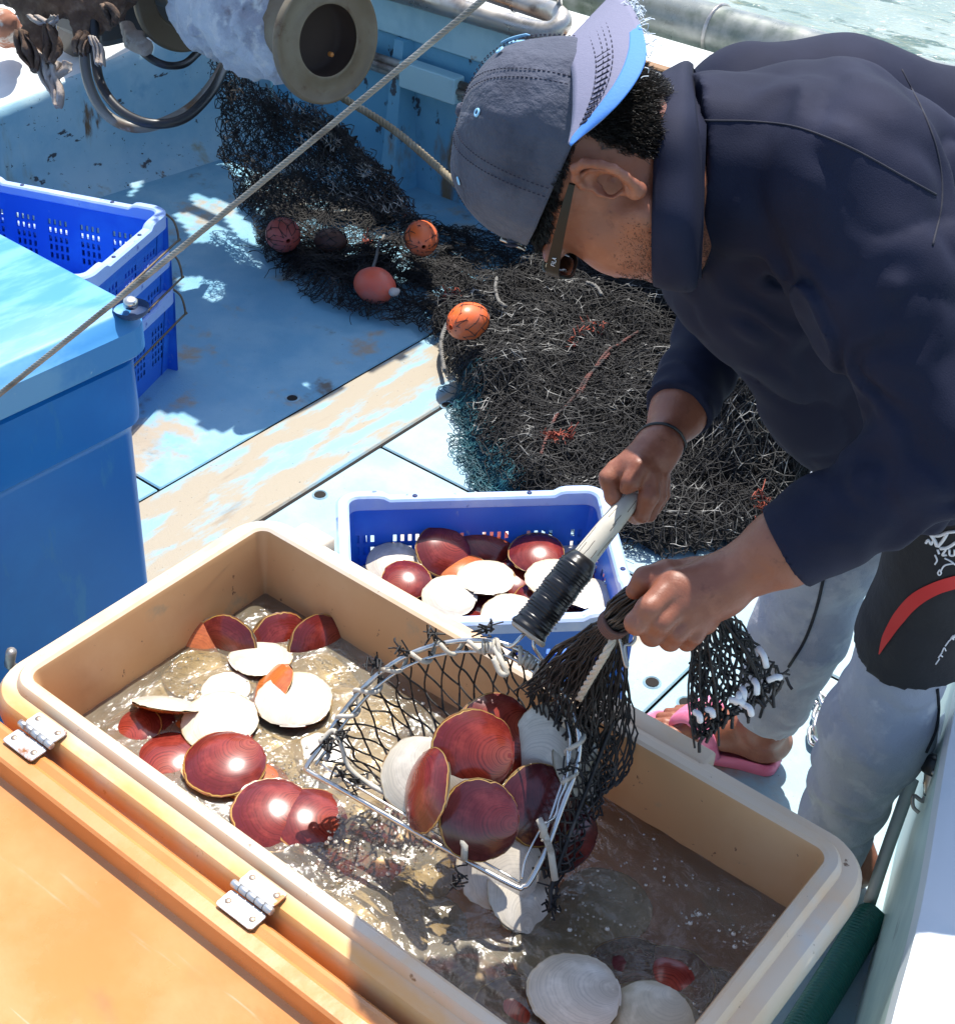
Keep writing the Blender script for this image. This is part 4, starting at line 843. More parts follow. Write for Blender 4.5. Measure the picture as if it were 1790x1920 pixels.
# ================================================================= LANDING NET
scoop = thing('landing_net', 'landing net with a D shaped wire frame, black mesh and taped wooden handle', 'landing net', pd(900, 1420, 1.9))
fr = [(576, 1436, 1.965), (600, 1402, 1.965), (640, 1340, 1.965), (700, 1272, 1.955), (770, 1226, 1.945), (850, 1203, 1.935), (930, 1204, 1.925), (990, 1228, 1.915), (1035, 1268, 1.905), (1068, 1320, 1.895), (1085, 1380, 1.885), (1080, 1440, 1.88), (1055, 1510, 1.865), (1025, 1590, 1.85), (995, 1650, 1.84), (980, 1662, 1.838), (955, 1657, 1.84), (800, 1572, 1.88), (640, 1480, 1.935), (582, 1448, 1.963)]
FP = spline([pd(*p) for p in fr], 220, True); mesh_obj('wire_frame', *tube(FP, .0036, 12, closed=True), M_steel2, scoop)
arc = spline([pd(*p) for p in fr[:14]], 160); cen_f = arc.mean(0)
ins_ = arc + nrm(cen_f - arc) * .012 + A(0, 0, -.004); mesh_obj('inner_wire', *tube(ins_, .0024, 8), M_steel2, scoop)
P = [pd(975, 1655, 1.845), pd(820, 1565, 1.88), pd(800, 1552, 1.885), pd(640, 1458, 1.93), pd(600, 1432, 1.95)]
mesh_obj('inner_wire', *tube(spline(P, 30), .0016, 8), M_steel2, scoop)
P = [pd(978, 1648, 1.842), pd(985, 1610, 1.85), pd(1010, 1560, 1.86), pd(1018, 1546, 1.85), pd(1040, 1530, 1.86), pd(1048, 1500, 1.868), pd(1062, 1462, 1.872), pd(1064, 1400, 1.878)]
mesh_obj('inner_wire', *tube(spline(P, 40), .0017, 8), M_steel2, scoop)
# cord lashed round the frame
def lash(i0, i1, turns, R_, r_, jit=.3, off=0):
    seg = FP[i0:i1]; T_, N_, B_ = frames(seg); k = turns * 14; t = np.linspace(0, len(seg) - 1.001, k); q = np.stack([np.interp(t, np.arange(len(seg)), seg[:, c]) for c in range(3)], 1)
    Nn = np.stack([np.interp(t, np.arange(len(seg)), N_[:, c]) for c in range(3)], 1); Bb = np.stack([np.interp(t, np.arange(len(seg)), B_[:, c]) for c in range(3)], 1)
    a = np.linspace(0, turns * 2 * np.pi, k); w = R_ * (1 + jit * np.sin(a * .37 + i0)); c_ = nrm(cen_f - q) * .006 + A(0, 0, -.002)
    return q + c_ + w[:, None] * (np.cos(a)[:, None] * Nn + np.sin(a)[:, None] * Bb)
mb = MB()
for i0, i1, tn in ((8, 78, 9), (80, 92, 3), (92, 128, 3)): mb.add(*tube(lash(i0, i1, tn, .0095, .0032), .0032, 8))
for i0, tn in ((62, 5), (76, 5)): mb.add(*tube(lash(i0, i0 + 6, tn, .0075, .002), .0024, 6))
mb.add(*tube(spline([pd(925, 1212, 1.92), pd(940, 1240, 1.905), pd(950, 1262, 1.90), pd(938, 1262, 1.90), pd(925, 1235, 1.905)], 24), .004, 8))
mb.add(*tube(spline([pd(600, 1392, 1.95), pd(625, 1370, 1.95), pd(640, 1398, 1.94), pd(655, 1440, 1.94), pd(700, 1475, 1.93), pd(770, 1510, 1.90), pd(850, 1555, 1.865)], 50), .0036, 8))
for a_, b_ in (((1010, 1536), (1018, 1570)), ((860, 1560), (870, 1612)), ((1012, 1540), (1040, 1650))): mb.add(*tube([pd(*a_, 1.848), pd((a_[0] + b_[0]) / 2 + 6, (a_[1] + b_[1]) / 2, 1.842), pd(*b_, 1.845)], .0048, 8))
mb.obj('cord_lashing', M_cord, scoop)
f = Field()
for _ in range(16): t = rng.random(); p = pd(800, 1530, 1.88) * (1 - t) + pd(895, 1588, 1.855) * t + rng.normal(size=3) * .004; f.cap(p, p + rng.normal(size=3) * .006, .005, k=.004)
f.post = lambda P: .003 * vnoise(P, .008)
V, F = f.mesh(pd(850, 1560, 1.86) - .09, pd(850, 1560, 1.86) + .09, .0022); mesh_obj('wet_knot', V, F, mat('wet_cord', (.22, .18, .13), .5, mix=(((.40, .36, .30), 90, .5, .65),)), scoop)
# handle: pole, taped grip, collar
HT, HM, HB_ = pd(1190, 926, 1.93), pd(1085, 1058, 1.918), pd(992, 1186, 1.91)
ax = nrm(HB_ - HT)
mesh_obj('pole', *tube([HT, HT + (HM - HT) * .5, HM, HM + ax * .05], [.0135, .0150, .0165, .0165], 20), M_bamboo, scoop)
mb = MB(); q1 = nrm(np.cross(ax, A(0, 0, 1))); q2 = np.cross(ax, q1)
for k in range(26):
    a = rng.uniform(0, 6.28); t0 = rng.uniform(0, .8); t1 = min(1, t0 + rng.uniform(.08, .35)); L_ = []
    for t in np.linspace(t0, t1, 8): a += rng.normal() * .015; L_.append(HT + (HM - HT) * t + (math.cos(a) * q1 + math.sin(a) * q2) * (.0133 + .0030 * t))
    mb.add(*tube(L_, .0005, 5))
mb.obj('pole_grain', M_crack, scoop)
L = np.linalg.norm(HB_ - HM); pr = [(.0, -.012), (.018, -.012), (.0215, -.004)]
for k in range(22): h0 = L * (.02 + .92 * k / 22); e_ = L * .92 / 22; pr += [(.0236 + .0008 * math.sin(k), h0), (.0250 + .0006 * math.sin(k * 1.7), h0 + e_ * .5), (.0240 + .0008 * math.sin(k), h0 + e_ * .9)]
pr += [(.0265, L * .96), (.027, L), (.021, L + .003), (.018, L - .006), (0, L - .006)]
mesh_obj('grip', *lathe(pr, HM, ax, 28), M_tape, scoop)
mesh_obj('grip_collar', *tube(HB_ + ax * .002 + np.array([.0235 * (math.cos(a) * nrm(np.cross(ax, A(0, 0, 1))) + math.sin(a) * np.cross(ax, nrm(np.cross(ax, A(0, 0, 1))))) for a in np.linspace(0, 2 * np.pi, 30, endpoint=False)]), .0038, 8, closed=True), M_cord, scoop)
mb = MB(); mb.add(*tube(spline([HB_ - ax * .02, pd(975, 1196, 1.905), pd(958, 1212, 1.91), pd(940, 1208, 1.92)], 14), .0026, 8)); mb.add(*tube(spline([HB_ - ax * .02 + A(.006, 0, 0), pd(1000, 1206, 1.90), pd(1010, 1228, 1.905), pd(1030, 1256, 1.908)], 14), .0026, 8)); mb.each('socket_wire', M_steel2, scoop)
# black netting bag
tw = Twine()
def bil(A0, A1, B0, B1): pass
def patch(rows, n, m, jit=.004, r=.0016, diag=True, sub=3, sag=.0012):
    r = r * .88; jit = jit * .6
    """rows: list of poly-lines (each a list of (u,v,d)); netting is spread between them"""
    Rr = [spline([pd(*p) for p in row], m) for row in rows]; Rr = np.array(Rr); G = np.array([spline(Rr[:, j], n) for j in range(m)]).transpose(1, 0, 2)
    j_ = rng.normal(size=G.shape) * jit; j_[0] *= .2; G = G + j_
    s = len(tw.a); tw.grid(G, r, diag=diag, sub=sub, sag=sag)
# left mesh: from the upper left arc down to behind the shells
patch([[(604, 1400, 1.96), (640, 1345, 1.96), (700, 1278, 1.95), (770, 1234, 1.94), (850, 1214, 1.93), (930, 1214, 1.92), (985, 1236, 1.91)],
       [(640, 1415, 2.0), (690, 1380, 2.01), (745, 1330, 2.02), (800, 1300, 2.02), (870, 1285, 2.0), (940, 1280, 1.98), (1000, 1290, 1.96)],
       [(700, 1455, 2.0), (745, 1430, 2.02), (790, 1400, 2.03), (840, 1370, 2.02), (900, 1350, 2.0), (960, 1335, 1.99), (1010, 1330, 1.97)],
       [(745, 1500, 1.96), (780, 1490, 1.98), (820, 1470, 2.0), (870, 1440, 2.0), (920, 1420, 2.0), (970, 1400, 1.99), (1020, 1380, 1.97)]], 7, 15, jit=.003, r=.0018, diag=True, sub=4, sag=.0022)
patch([[(600, 1425, 1.96), (700, 1490, 1.93), (800, 1545, 1.895)], [(640, 1420, 1.97), (720, 1470, 1.96), (800, 1520, 1.93)]], 2, 6, jit=.003, r=.0018)
# right side: bag swelling out beyond the wire, then gathered up to the fist
for o_, jj in ((0, .004), (.018, .006)):
    patch([[(1005, 1240, 1.91), (1050, 1290, 1.90), (1080, 1350, 1.89), (1085, 1420, 1.88), (1065, 1490, 1.87), (1035, 1560, 1.86), (1000, 1630, 1.85)],
       [(1060, 1262, 1.93 + o_), (1100, 1320, 1.93 + o_), (1118, 1390, 1.93 + o_), (1115, 1460, 1.93 + o_), (1095, 1530, 1.92 + o_), (1065, 1600, 1.90 + o_), (1030, 1655, 1.88 + o_)],
       [(1110, 1290, 1.94 + o_), (1150, 1340, 1.95 + o_), (1155, 1400, 1.96 + o_), (1140, 1470, 1.96 + o_), (1120, 1540, 1.95 + o_), (1090, 1600, 1.93 + o_), (1035, 1670, 1.90 + o_)]], 9, 20, jit=jj, r=.0017)
patch([[(1142, 1158, 1.72), (1150, 1165, 1.72), (1158, 1172, 1.72), (1164, 1178, 1.72), (1170, 1180, 1.725), (1176, 1180, 1.73)],
       [(1070, 1210, 1.78), (1090, 1230, 1.78), (1115, 1250, 1.78), (1140, 1255, 1.80), (1160, 1250, 1.82), (1176, 1240, 1.84)],
       [(1010, 1270, 1.88), (1050, 1310, 1.86), (1090, 1345, 1.86), (1130, 1350, 1.90), (1165, 1340, 1.93), (1184, 1320, 1.95)],
       [(1000, 1330, 1.93), (1050, 1380, 1.93), (1090, 1420, 1.93), (1120, 1440, 1.95), (1155, 1430, 1.97), (1190, 1400, 1.99)],
       [(1010, 1400, 1.96), (1050, 1450, 1.95), (1085, 1500, 1.94), (1110, 1510, 1.95), (1130, 1490, 1.96), (1160, 1470, 1.98)]], 16, 26, jit=.0035, r=.0017)
patch([[(1142, 1158, 1.715), (1150, 1165, 1.715), (1160, 1174, 1.715), (1172, 1180, 1.72)], [(1060, 1200, 1.80), (1085, 1228, 1.79), (1105, 1250, 1.79), (1130, 1270, 1.81)], [(1000, 1262, 1.93), (1035, 1292, 1.92), (1075, 1330, 1.92), (1110, 1365, 1.92)], [(990, 1300, 1.97), (1030, 1330, 1.96), (1070, 1370, 1.95), (1110, 1400, 1.94)]], 9, 22, jit=.003, r=.0018)
# long straight strands gathered to the tie
for k in range(60):
    a = rng.random(); e = pd(960 + 200 * a + rng.normal() * 8, 1285 + 60 * a + rng.normal() * 14, 1.90 + .05 * rng.random()); s_ = pd(1143 + 30 * a, 1158 + 22 * a, 1.715 + .01 * rng.random())
    m_ = s_ * .45 + e * .55 + A(0, 0, .008 * rng.normal()) + rng.normal(size=3) * .004; tw.line(spline([s_, m_, e], 8), .0012)
# gathered rope of netting going through the fist
G0, G1_ = pd(1148, 1166, 1.71), pd(1222, 1106, 1.625)
for k in range(150):
    a = rng.random() * 6.283; q = math.sqrt(rng.random()); n1 = nrm(np.cross(G1_ - G0, A(0, 0, 1))); n2 = nrm(np.cross(G1_ - G0, n1)); o_ = (math.cos(a) * n1 + math.sin(a) * n2) * q
    tw.line(spline([G0 - (G1_ - G0) * .1 + o_ * .012, G0 + (G1_ - G0) * .4 + o_ * .022, G1_ + o_ * .014, G1_ + (G1_ - G0) * .1 + A(0, 0, -.006) + o_ * .010], 10) + rng.normal(size=(10, 3)) * .0008, .0014)
# tail of the net below the fist
TS = [[(1300, 1190, 1.66), (1312, 1188, 1.66), (1330, 1180, 1.66), (1350, 1165, 1.66), (1375, 1150, 1.66)],
      [(1298, 1245, 1.68), (1322, 1250, 1.68), (1352, 1246, 1.68), (1385, 1225, 1.68), (1410, 1195, 1.68)],
      [(1296, 1310, 1.69), (1330, 1315, 1.69), (1365, 1305, 1.69), (1405, 1275, 1.69), (1440, 1235, 1.69)],
      [(1300, 1375, 1.70), (1328, 1382, 1.70), (1370, 1350, 1.70), (1425, 1315, 1.70), (1476, 1262, 1.70)]]
patch(TS, 15, 13, jit=.003, r=.0019); patch([[(u, v, d + .03) for u, v, d in r_] for r_ in TS], 13, 11, jit=.005, r=.0019)
for k in range(12):
    a = rng.random(); e = pd(1298 + 170 * a, 1380 - 110 * a * a + rng.normal() * 30, 1.69 + .03 * rng.random()); s_ = pd(1302 + 66 * a, 1185 - 30 * a, 1.66); tw.line(spline([s_, (s_ + e) / 2 + rng.normal(size=3) * .006, e], 8), .0016)
for k in range(34):   # cut ends with knots
    a = rng.random(); p = pd(1300 + 175 * a, 1385 - 122 * a + rng.normal() * 8, 1.69); q = p + A(0, 0, -.012) + rng.normal(size=3) * .006; tw.line([p, (p + q) / 2 + rng.normal(size=3) * .002, q], .0022)
for u, v, d in ((702, 1246, 1.94), (752, 1222, 1.93), (612, 1392, 1.95), (637, 1382, 1.94), (640, 1448, 1.93), (668, 1462, 1.93), (912, 1185, 1.92), (860, 1650, 1.85), (1032, 1700, 1.87), (1062, 1440, 1.87), (1044, 1340, 1.89), (812, 1190, 1.93), (1036, 1690, 1.87)):
    for k in range(10): p = pd(u, v, d) + rng.normal(size=3) * .003; tw.line(spline([p, p + rng.normal(size=3) * .005, p + rng.normal(size=3) * .009], 5), .0014)
for pts_ in ([(1150, 1352, 1.93), (1115, 1440, 1.92), (1040, 1640, 1.87), (1032, 1700, 1.86)],): tw.line(spline([pd(*p) for p in pts_], 20), .003)
tw.obj('netting', M_netd, scoop, 4)
mb = MB(); R_ = spline([pd(1160, 1178, 1.70), pd(1135, 1225, 1.71), pd(1105, 1275, 1.78), pd(1085, 1310, 1.83)], 30); rp = rope(R_, .0052, 3, .05, 8)
rp.obj('draw_cord', M_cord, scoop)
c = pd(1152, 1168, 1.70); axg = nrm(G1_ - G0); n1 = nrm(np.cross(axg, A(0, 0, 1))); n2 = np.cross(axg, n1); mb = MB()
for k in range(4): mb.add(*tube([c + axg * (.004 * k - .006) + .0165 * (math.cos(a) * n1 + math.sin(a) * n2) for a in np.linspace(0, 6.283, 20, endpoint=False)], .0032, 6, closed=True))
mb.obj('tie', mat('brown_tie', (.12, .06, .05), .8), scoop)
mesh_obj('snap_hook', *tube(spline([pd(1158, 1182, 1.705), pd(1160, 1195, 1.70), pd(1164, 1210, 1.70), pd(1172, 1246, 1.70), pd(1176, 1246, 1.70), pd(1170, 1212, 1.70), pd(1182, 1208, 1.70), pd(1190, 1198, 1.70), pd(1186, 1184, 1.70), pd(1172, 1180, 1.70)], 50), .0020, 8), M_steel, scoop)
mb = MB()
for a_, b_ in (((1302, 1335), (1312, 1352)), ((1325, 1330), (1336, 1342)), ((1368, 1312), (1395, 1322)), ((1395, 1322), (1408, 1340)), ((1412, 1275), (1418, 1300)), ((1390, 1290), (1393, 1312)), ((1420, 1215), (1436, 1250)), ((1440, 1275), (1462, 1270)), ((1385, 1300), (1378, 1318))):
    mb.add(*tube(spline([pd(*a_, 1.675), pd((a_[0] + b_[0]) / 2 + 3, (a_[1] + b_[1]) / 2 - 3, 1.668), pd(*b_, 1.675)], 8), .0038, 8))
mb.each('white_cord', mat('white_cord', (.7, .7, .72), .8), scoop)
# ================================================================= THE HEAP OF FISHING NET
def to_px(P):
    c = (np.asarray(P) - C0) @ R3; return np.stack([895 - PX * c[:, 0] / c[:, 2], 960 + PX * c[:, 1] / c[:, 2]], 1)
def inpoly(Q, poly):
    poly = np.asarray(poly, float); r = np.zeros(len(Q), bool); j = len(poly) - 1
    for i in range(len(poly)):
        a, b = poly[i], poly[j]; c = ((a[1] > Q[:, 1]) != (b[1] > Q[:, 1])) & (Q[:, 0] < (b[0] - a[0]) * (Q[:, 1] - a[1]) / (b[1] - a[1] + 1e-9) + a[0]); r ^= c; j = i
    return r
# outline of the heap on the deck
OUT = np.array([pz(u, v, 0)[:2] for u, v in ((470, 320), (440, 370), (470, 430), (478, 470), (505, 512), (560, 560), (620, 590), (700, 615), (770, 625), (815, 650), (822, 690), (850, 730), (868, 800), (885, 860), (925, 925), (1010, 985), (1130, 1030), (1240, 1072), (1330, 1062), (1420, 1040), (1500, 1000), (1560, 940), (1600, 800), (1500, 640), (1330, 560), (1150, 480), (950, 440), (830, 430), (740, 380), (640, 350), (560, 330))])
HX = [(1010, 600, .20, .20), (1180, 560, .30, .24), (1100, 700, .26, .22), (1250, 640, .30, .24), (1330, 740, .26, .2), (1380, 640, .28, .25), (1440, 800, .24, .18), (1060, 830, .17, .17), (1180, 800, .22, .18), (1300, 880, .20, .18), (1220, 960, .15, .14), (1380, 950, .16, .15), (940, 760, .10, .13), (880, 500, .17, .2), (760, 400, .16, .16), (640, 380, .10, .14), (700, 480, .09, .2), (620, 500, .08, .17), (540, 430, .06, .14), (560, 500, .05, .12), (700, 580, .06, .12), (520, 370, .05, .12), (960, 900, .08, .1), (930, 640, .16, .14), (1480, 700, .26, .2)]
HB = [(pz(u, v, z), z, s) for u, v, z, s in HX]
def edge_d(P):
    d = np.full(len(P), 9.); n = len(OUT)
    for i in range(n):
        a, b = OUT[i], OUT[(i + 1) % n]; ab = b - a; t = np.clip((P - a) @ ab / (ab @ ab), 0, 1); d = np.minimum(d, np.linalg.norm(P - a - t[:, None] * ab, axis=1))
    return np.where(inpoly(P, OUT), d, -d)
def heap(P):
    P = np.asarray(P)[:, :2]; s = np.zeros(len(P))
    for c, z, r in HB: s = np.maximum(s, z * np.exp(-((P - c[:2]) ** 2).sum(1) / r ** 2)) * .7 + (s + z * np.exp(-((P - c[:2]) ** 2).sum(1) / r ** 2)) * .18
    P3 = np.c_[P, np.zeros(len(P))]; s = 1.2 * s * (1 + .55 * fnoise(P3, .15, 3)) + .008 * vnoise(P3, .06) + .055 * (.35 - np.abs(fnoise(P3 * A(1, 1, 1) + 40, .24, 2))) * (s > .08)
    s = np.where(P[:, 0] > -2.2, np.maximum(s, .05 + .02 * vnoise(P3, .07)), s); e = np.clip(edge_d(P) / .10, 0, 1); return np.clip(s, .0, .5) * (e * (2 - e)) + .004
fnet = thing('fishing_net', 'huge heap of black and grey fishing net spread over the deck behind the man', 'fishing net', pz(1100, 700, .0))
gx, gy = np.meshgrid(np.arange(-3.4, -.5, .014), np.arange(1.75, 3.3, .014)); Q = np.c_[gx.ravel(), gy.ravel()]; ed = edge_d(Q).reshape(gx.shape)
H_ = heap(Q).reshape(gx.shape) - .012 - .05 * np.clip(.06 - ed, 0, .06) / .06
V = np.c_[Q, H_.ravel()]; n1_, n2_ = gx.shape; ok = (ed > .035) & (H_ > .002) & ((gx > -2.2) | (fnoise(V, .12, 3).reshape(gx.shape) > -.1))
F = [[j * n2_ + i, j * n2_ + i + 1, (j + 1) * n2_ + i + 1, (j + 1) * n2_ + i] for j in range(n1_ - 1) for i in range(n2_ - 1) if ok[j, i] and ok[j, i + 1] and ok[j + 1, i] and ok[j + 1, i + 1]]
mesh_obj('packed_mass', V, F, M_core, fnet)
def layer(ang, cell, warp, ws, dz, zn, r, diag, reg=None, seed=0., sub=2, sag=.003):
    tw_ = Twine(); c = Q.mean(0); n = int(3.2 / cell); n2 = int(n / (.55 if diag else 1)); I, J = np.meshgrid(np.arange(n2) - n2 / 2, np.arange(n) - n / 2, indexing='ij')
    X = I * cell * (.55 if diag else 1); Y = J * cell; x = X * math.cos(ang) - Y * math.sin(ang); y = X * math.sin(ang) + Y * math.cos(ang)
    P = np.c_[x.ravel(), y.ravel(), np.full(x.size, seed)]; w1 = fnoise(P, ws, 3); w2 = fnoise(P + 50, ws, 3); P2 = np.c_[P[:, 0] + c[0] + warp * w1, P[:, 1] + c[1] + warp * w2]
    P2 += rng.normal(size=P2.shape) * cell * .09
    z = heap(P2) + dz + zn * (fnoise(P + 9, .05, 2) + .2); G = np.c_[P2, np.maximum(z, .003)].reshape(n2, n, 3)
    def keep(p):
        q = p[:, :2]; e = edge_d(q) > .008
        return e & (reg(p) if reg else True)
    tw_.grid(G, r, diag=diag, keep=keep, sub=sub, sag=sag); return tw_
allt = Twine()
def addt(t): allt.a += t.a; allt.b += t.b; allt.r += t.r
left = lambda p: p[:, 0] < -1.95
right = lambda p: p[:, 0] > -2.25
addt(layer(.3, .023, .075, .16, .004, .018, .0013, True, None, 1))
addt(layer(1.1, .022, .085, .13, .010, .022, .0012, True, right, 5))
addt(layer(-.6, .026, .06, .2, .016, .02, .0012, False, right, 9))
addt(layer(.8, .034, .05, .25, .022, .018, .0013, False, right, 14, sub=3))
addt(layer(.1, .020, .09, .12, .006, .012, .0011, True, left, 20))
addt(layer(.7, .021, .08, .14, .012, .018, .0011, True, left, 33))
lt_ = Twine()
for qi_, q_ in enumerate((layer(.5, .028, .030, .32, .034, .008, .00115, False, right, 41, sub=4, sag=.0022), layer(-.2, .027, .045, .24, .028, .012, .0011, False, right, 47, sub=4, sag=.0022), layer(1.2, .026, .06, .18, .024, .016, .0011, False, right, 52, sub=4, sag=.0022))):
    pass
    for a_, b_, r_ in zip(q_.a, q_.b, q_.r):
        kk = fnoise(a_ * A(1, 1, .2) + qi_ * 7, .13, 2) > (.04, .12, .16)[qi_]; lt_.a.append(a_[kk]); lt_.b.append(b_[kk]); lt_.r.append(r_[kk])
lt_.obj('sunlit_netting', M_netl, fnet)  # pale strands in patches stand in for the sunlit mesh of the heap
# loose ends and loops on top
for k in range(1100):
    q = A(rng.uniform(-2.9, -.75), rng.uniform(1.85, 3.1))
    if edge_d(q[None])[0] < .01: continue
    m = 10; th = rng.uniform(0, 6.28) + np.cumsum(rng.normal(size=m) * .45); st = rng.uniform(.005, .010); P = q + np.cumsum(np.c_[np.cos(th), np.sin(th)] * st, 0); z = heap(P) + .010 + .022 * rng.random() * np.sin(np.linspace(0, 3.14, m)) + rng.random() * .012
    allt.line(np.c_[P, z], .0011)
allt.obj('netting', M_net, fnet)
# teal fringe along the near edge
t2 = Twine()
for k in range(900):
    i = rng.random() ** .8; e = np.array([[855, 735], [870, 800], [888, 865], [905, 905], [930, 930]], float); uv_ = np.array([np.interp(i, np.linspace(0, 1, 5), e[:, c]) for c in (0, 1)]) + A(rng.normal() * 14 + 12, rng.normal() * 10)
    q = pz(*uv_, .003)[:2]; m = 12; a0_ = rng.uniform(0, 6.28); th = a0_ + np.linspace(0, rng.uniform(2, 6), m); rr_ = rng.uniform(.008, .018); P = q + rr_ * np.c_[np.cos(th), np.sin(th)] - rr_ * A(math.cos(a0_), math.sin(a0_)); t2.line(np.c_[P, np.maximum(heap(P), .004) + .003 + .012 * rng.random() * np.sin(np.linspace(0, 3.14, m))], .0013)
for k in range(260):
    uv_ = A(rng.uniform(1365, 1440), rng.uniform(945, 1040)); q = pz(*uv_, .003)[:2]; m = 10; th = rng.uniform(0, 6.28) + np.linspace(0, 4, m); P = q + .012 * np.c_[np.cos(th), np.sin(th)]; t2.line(np.c_[P, np.full(m, .005 + .01 * rng.random())], .0013)
t2.obj('teal_fringe', M_netg, fnet)
# netting hanging from the winch to the deck
t3 = Twine()
def patch3(tw_, rows, n, m, jit, r, dmul=1., sub=2, sag=.003):
    Rr = np.array([spline([pd(*p) for p in row], m) for row in rows]); G = np.array([spline(Rr[:, j], n) for j in range(m)]).transpose(1, 0, 2); G = G + rng.normal(size=G.shape) * jit + .02 * np.stack([fnoise(G.reshape(-1, 3) + s_, .09, 2) for s_ in (0, 30, 60)], 1).reshape(G.shape); tw_.grid(G, r, diag=True, sub=sub, sag=sag)
hang = [[(400, 120, 4.05), (440, 140, 4.0), (500, 170, 3.95), (560, 190, 3.9), (610, 215, 3.9), (645, 240, 3.95)],
        [(412, 200, 4.15), (470, 220, 4.1), (530, 240, 4.0), (590, 260, 4.0), (640, 270, 4.05), (690, 300, 4.1)],
        [(425, 290, 4.3), (480, 300, 4.2), (550, 310, 4.1), (620, 320, 4.08), (680, 330, 4.1), (740, 345, 4.15)],
        [(440, 380, 4.28), (500, 380, 4.2), (570, 380, 4.1), (640, 380, 4.08), (710, 385, 4.05), (780, 390, 4.05)]]
patch3(t3, hang, 28, 34, .006, .0013); patch3(t3, [[(u + 8, v + 6, d - .05) for u, v, d in r_] for r_ in hang], 22, 26, .010, .0013); patch3(t3, [[(u - 3, v, d + .05) for u, v, d in r_] for r_ in hang], 34, 40, .012, .0012)
for k in range(500):
    a, b = rng.random(), rng.random(); u = 420 + 230 * a * (1 - b) + 330 * a * b + 30 * b; v = 150 + 90 * a * (1 - b) + 250 * b; p = pd(u, v, 4.0 + .12 * b - .06 * rng.random()); q = p + rng.normal(size=3) * .02; t3.line(spline([p, (p + q) / 2 + rng.normal(size=3) * .012, q], 6), .0013)
t3.obj('hanging_netting', M_net, fnet)
t3 = Twine(); patch3(t3, [[(u + 4, v + 4, d - .08) for u, v, d in r_[1:]] for r_ in hang], 24, 24, .006, .0012); kk_ = []
for a_, b_, r_ in list(zip(t3.a, t3.b, t3.r)): kk_.append(fnoise(a_, .16, 2) > -.05)
t3.a = [a_[k] for a_, k in zip(t3.a, kk_)]; t3.b = [a_[k] for a_, k in zip(t3.b, kk_)]; t3.r = [a_[k] for a_, k in zip(t3.r, kk_)]; t3.obj('sunlit_hanging_netting', M_netl, fnet)  # sunlit part of the hanging mesh, painted with the paler twine
mb = MB()
for pts_ in ([(1150, 585), (1100, 635), (1060, 690), (1035, 735), (1020, 775)], [(1205, 540), (1170, 560), (1130, 600), (1090, 660)]):
    P = spline([pz(*p, .2) for p in pts_], 40); P[:, 2] = heap(P[:, :2]) + .028; w_ = rope(P, .0045, 3, .03, 5); mb.V += w_.V; mb.F += [[i + mb.n for i in f] for f in w_.F]; mb.I += w_.I; mb.UV += w_.UV; mb.n += w_.n
mb.obj('red_brown_cord', mat('red_cord', (.13, .045, .035), .8, mix=(((.035, .03, .028), 24, .42, .55),)), fnet)
for cu, cv, s_, n_ in ((1042, 740, 9, 26), (1072, 742, 5, 10), (1445, 860, 12, 22), (850, 525, 12, 26), (1120, 540, 14, 22), (1085, 560, 10, 10), (1330, 995, 14, 20), (690, 425, 7, 12)):
    t4 = Twine()
    for k in range(n_):
        p = pz(cu + np.clip(rng.normal(), -1.3, 1.3) * s_, cv + rng.normal() * s_ * .7, .2 if cu > 900 else .1); p[2] = heap(p[None, :2])[0] + .026; t4.line(spline([p, p + rng.normal(size=3) * .007, p + rng.normal(size=3) * .012], 5), .0016)
    t4.obj('red_twine', M_redtw, fnet)
mb = MB()
M_grope = mat('grey_rope', (.20, .19, .17), .8, mix=(((.06, .06, .055), 60, .5, .65),))
for pts_, r_ in (([(932, 505), (930, 525), (938, 545), (950, 555)], .006), ([(835, 640), (828, 600), (838, 572), (862, 562), (885, 566)], .0065), ([(720, 400), (700, 470), (685, 490)], .005), ([(1100, 515), (1118, 520), (1130, 530)], .006), ([(1340, 1000), (1372, 985), (1390, 1030)], .007)):
    P = spline([pz(*p, .12) for p in pts_], 30); P[:, 2] = heap(P[:, :2]) + .030; rope(P, r_, 3, .025, 6).obj('head_rope', M_grope, fnet)
